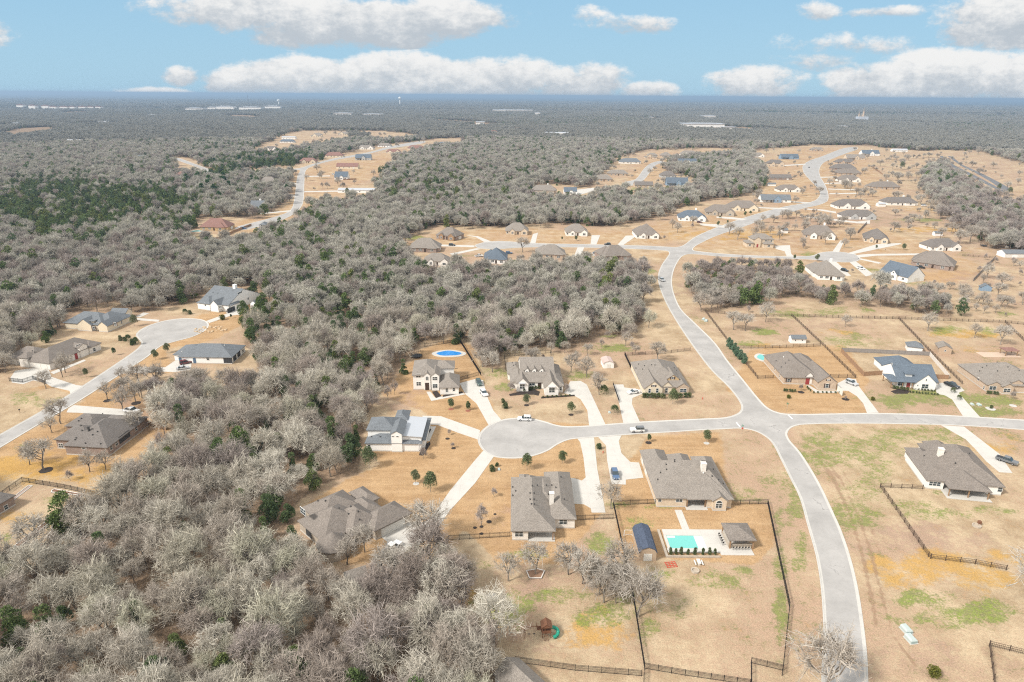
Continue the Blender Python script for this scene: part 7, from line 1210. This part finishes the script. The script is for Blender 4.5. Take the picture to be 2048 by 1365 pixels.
thicket(1630,425,1740,446,12,.5,.8,'thin leafless tree along the long white drive','thin leafless trees along the long white drive'); thicket(590,350,700,395,12,.8,1.2,'leafless tree on the clearing beside the far left road','leafless trees beside the far left road'); thicket(820,525,1260,550,40,.45,.75,'low leafless tree behind the houses of the middle street','low leafless trees behind the houses of the middle street'); thicket(1500,300,1760,500,130,.6,1.1,'small leafless tree standing among the houses of the upper neighbourhood','small leafless trees among the houses of the upper neighbourhood'); thicket(1760,300,1960,420,110,.8,1.3,'leafless tree in the open wood left of the dark asphalt road','leafless trees of the open wood left of the dark asphalt road'); thicket(1900,430,2048,560,30,.6,1.1,'leafless tree dotted over the far right field','leafless trees dotted over the far right field'); thicket(500,340,760,400,30,.8,1.3,'leafless tree between the houses of the far left road','leafless trees between the houses of the far left road'); thicket(520,262,900,310,40,1,1.6,'leafless tree between the houses of the far left clearing','leafless trees between the houses of the far left clearing'); thicket(1380,545,1880,600,30,.5,.8,'low leafless tree at the edge of the scrub wood','low leafless trees at the edge of the scrub wood'); thicket(1480,320,1620,400,26,.7,1.1,'leafless tree between the houses inside the upper bend','leafless trees between the houses inside the upper bend'); thicket(1200,305,1400,385,34,.7,1.1,'leafless tree around the far short street','leafless trees around the far short street'); thicket(1400,590,1500,640,12,.7,1.0,'leafless tree below the scrub wood','leafless trees below the scrub wood')
thicket(1880,330,2048,420,40,.9,1.3,'leafless tree beside the dark asphalt road','leafless trees beside the dark asphalt road'); thicket(1120,1150,1260,1215,8,.7,1.05,'leafless tree of the clump above the play set','leafless trees of the clump above the play set'); thicket(880,1140,940,1210,4,.8,1.0,'leafless tree of the clump at the wood edge','leafless trees of the clump at the wood edge')
plant_thickets()
HCON=quads_mesh('crown',leaf_geom(888,7,2.6,.2,3800,.3,12,0,True),BLUEC)
for k,(px,py) in enumerate(((1457,694),(1462,699),(1469,705),(1474,713),(1480,719),(1487,727))):
    o=P(px,py); make_tree('hedge_conifer','dark blue green conifer in the short row beside the main road','tree',CEDV[2][0],HCON,o[0],o[1],.62,k,'conifers in the short row beside the main road',.62)
for k,(px,py) in enumerate(((241,682),(250,683),(257,685),(266,688),(270,687),(273,690),(264,691))):
    o=P(px,py); l=link('round_shrub',SHRUBV[k%3],None,(o[0],o[1],0),k); l.scale=(1.2,1.2,1.5); tag(l,'round green shrub in the island bed by the left cul de sac','shrub','shrubs in the island bed by the left cul de sac')
def shrub(v,px,py,s,label,group=None,sz=None):
    o=P(px,py); l=link('shrub',SHRUBV[v],None,(o[0],o[1],0),px*.3); l.scale=(s,s,sz or s); return tag(l,label,'shrub',group)
for v,px,py,s,lb in ((0,1007,806,1.0,'clipped shrub, back of the pair on the lawn left of the three dormer house'),(0,1012,817,1.4,'larger clipped shrub, front of the pair left of the three dormer house'),(0,985,943,1.2,'large clipped shrub beside the green utility box'),(1,994,933,.9,'small clipped shrub above the green utility box'),(0,1199,898,1.2,'round green shrub between the two long drives'),(2,1230,827,1.3,'wide shrub left of the sedan drive'),(2,371,629,1.2,'dark shrub, left of two above the left cul de sac'),(0,381,629,1.3,'dark shrub, right of two above the left cul de sac'),(3,445,640,1.8,'olive bush beside the drive of the tall white farmhouse'),(3,1866,1352,1.5,'brown green bush at the bottom right'),(2,1208,790,1.6,'dark juniper in the strip between the two drives'),(3,1577,797,1.0,'straw coloured grass clump by the corner house bed'),(3,1745,801,1.0,'golden grass clump beside the corner house drive'),(2,1905,786,.9,'climbing green bush on the rail fence'),(2,1918,800,.8,'green bush at the end of the rail fence'),(1,1982,817,.9,'low shrub in the white planted ring'),(2,1440,425+12,1.0,'dark shrub by the grey stone house'),(0,1500,426,1.2,'dark hedge mound by the cream house drive')): shrub(v,px,py,s,lb)
DARKBED=col((.045,.035,.03),.95,.2,name='dark_mulch')
def beds(pts,name='planting_bed',label=None):
    w=[P(*p)[:2] for p in pts]; o=MB().prism(w,-.05,.07).obj(name,DARKBED); return tag(o,label,'planting bed')
def hedge(a,b,n,label,group,s=1.0):
    for k in range(n):
        t=k/(max(n-1,1)); px,py=a[0]+(b[0]-a[0])*t,a[1]+(b[1]-a[1])*t; o=P(px,py); l=link('clipped_bush',SMALLBUSH[k%2],None,(o[0],o[1],.05),k*.7); l.scale=(s,s,s); tag(l,label,'shrub',group)
hedge((1086,796),(1140,793),7,'small clipped bush along the front walk of the three dormer house','clipped bushes along the front walk of the three dormer house'); hedge((1048,783),(1077,778),6,'green bush under the porch of the three dormer house','green bushes under the porch of the three dormer house',1.7); hedge((1287,796),(1325,797),6,'big evergreen bush under the windows of the tan gabled house','big evergreen bushes under the windows of the tan gabled house',2.4); hedge((1352,797),(1378,795),4,'pale green bush at the right corner of the tan gabled house','pale green bushes at the right corner of the tan gabled house',2.4)
hedge((1614,776),(1620,783),3,'small clipped bush on the left of the corner house walk','clipped bushes on the left of the corner house walk'); hedge((1627,787),(1679,787),7,'small clipped bush along the corner house walk','clipped bushes along the corner house walk'); hedge((1830,780),(1869,784),7,'small clipped bush under the gable of the white farmhouse','clipped bushes under the gable of the white farmhouse'); hedge((1820,786),(1875,791),10,'small clipped bush along the walk of the white farmhouse','clipped bushes along the walk of the white farmhouse'); hedge((1787,778),(1815,782),5,'dark bush before the porch of the white farmhouse','dark bushes before the porch of the white farmhouse',1.7); hedge((1974,788),(1994,790),4,'dark bush under the window at the right edge','dark bushes under the window at the right edge',1.6); hedge((1568,783),(1590,785),5,'straw bush at the left corner of the corner house','straw bushes at the left corner of the corner house',1.4)
beds([(1018,789),(1020,792.5),(1045,790),(1068,790),(1077,792),(1080,784),(1060,776),(1040,784)],label='dark mulch bed before the left gable of the three dormer house'); beds([(1082,797.5),(1150,793),(1149,790),(1083,794)],label='dark mulch strip along the walk of the three dormer house'); beds([(885,795),(926,786.5),(924,783.5),(886,791)],label='dark mulch strip under the white garage of the two storey house'); beds([(864,784),(872,797),(883,793),(874,782)],label='mulch bed beside the arched entry of the two storey house'); beds([(843,893),(838,911),(846,912),(861,889),(860,884)],label='dark mulch bed at the right wall of the dormer tower house'); beds([(852,868),(861,858),(863,859),(855,873)],label='dark mulch strip beside the metal roof'); beds([(1781,783),(1790,788),(1815,788),(1820,783),(1800,778)],label='dark mulch bed before the farmhouse porch')
def ring(px,py,r,label,mat=None):
    o=P(px,py); n=16; MB_=MB().prism([(r*math.cos(6.283*k/n)*(1+.1*math.sin(3*k)),r*math.sin(6.283*k/n)) for k in range(n)],-.05,.07).obj('mulch_ring',mat or DARKBED,None,False,(o[0],o[1],0)); tag(MB_,label,'mulch ring')
RMU=col((.30,.12,.08),.95,.2,name='red_mulch')
for px,py,r,lb,m in ((1053,811,.9,'mulch ring under the left live oak of the three dormer house',None),(1142,830,.9,'mulch ring under the right live oak of the three dormer house',None),(902,819,.9,'red mulch ring under the left live oak of the two storey house',RMU),(936,822,.9,'red mulch ring under the right live oak of the two storey house',RMU),(895,878,.7,'dark mulch ring, upper of two by the dormer tower house',None),(907,897,.7,'dark mulch ring, lower of two by the dormer tower house',None),(1602,785,1.2,'brown mulch ring before the corner house',None),(1691,799,1.3,'brown mulch ring beside the corner house drive',None),(1297,886,1.0,'mulch ring under the thin young oak',None),(1413,887,.9,'pale ring under the live oak above the pool house',KERB),(832,968,.9,'white ring under the upright live oak',KERB),(2026,812,1.2,'white ring with dark mulch at right',KERB),(1981,818,1.6,'white planted ring at right',KERB),(215,802,1.4,'mulch ring under the left of three leafless oaks',None),(272,807,1.6,'mulch ring under the right of three leafless oaks',None),(92,941,1.8,'mulch ring under the leafless oak at left',None),(963,1054,.5,'mulch spot under the crape myrtle',None),(978,1044,.7,'mulch spot right of the crape myrtle',None),(950,1056,.5,'mulch spot left of the crape myrtle',None),(963,1068,.5,'mulch spot below the crape myrtle',None),(990,1029,.4,'mulch spot farthest right of the crape myrtle',None)): ring(px,py,r,lb,m)
bed([(1052,1143),(1058,1158.5),(1083,1158.5),(1090,1143),(1075,1139)],'six sided wooden border round the leafless oak',.3,WHITB,(.28,.17,.11))
# ------------------------------------------------------------------ haze
hz=MB(); hz.box(-56000,-54000,-3,56000,56000,118); HM=bpy.data.materials.new('haze_air'); HM.use_nodes=True; HM.node_tree.nodes.clear(); g=N(HM.node_tree); o_=g.add('ShaderNodeOutputMaterial'); v_=g.add('ShaderNodeVolumePrincipled'); g.l.new(v_.outputs[0],o_.inputs['Volume']); v_.inputs['Color'].default_value=(.44,.62,.84,1); v_.inputs['Density'].default_value=1.1e-4; v_.inputs['Anisotropy'].default_value=.2
ho=hz.obj('haze',HM); tag(ho,kind='stuff')
if 'SKIP' not in globals(): plant_forest()
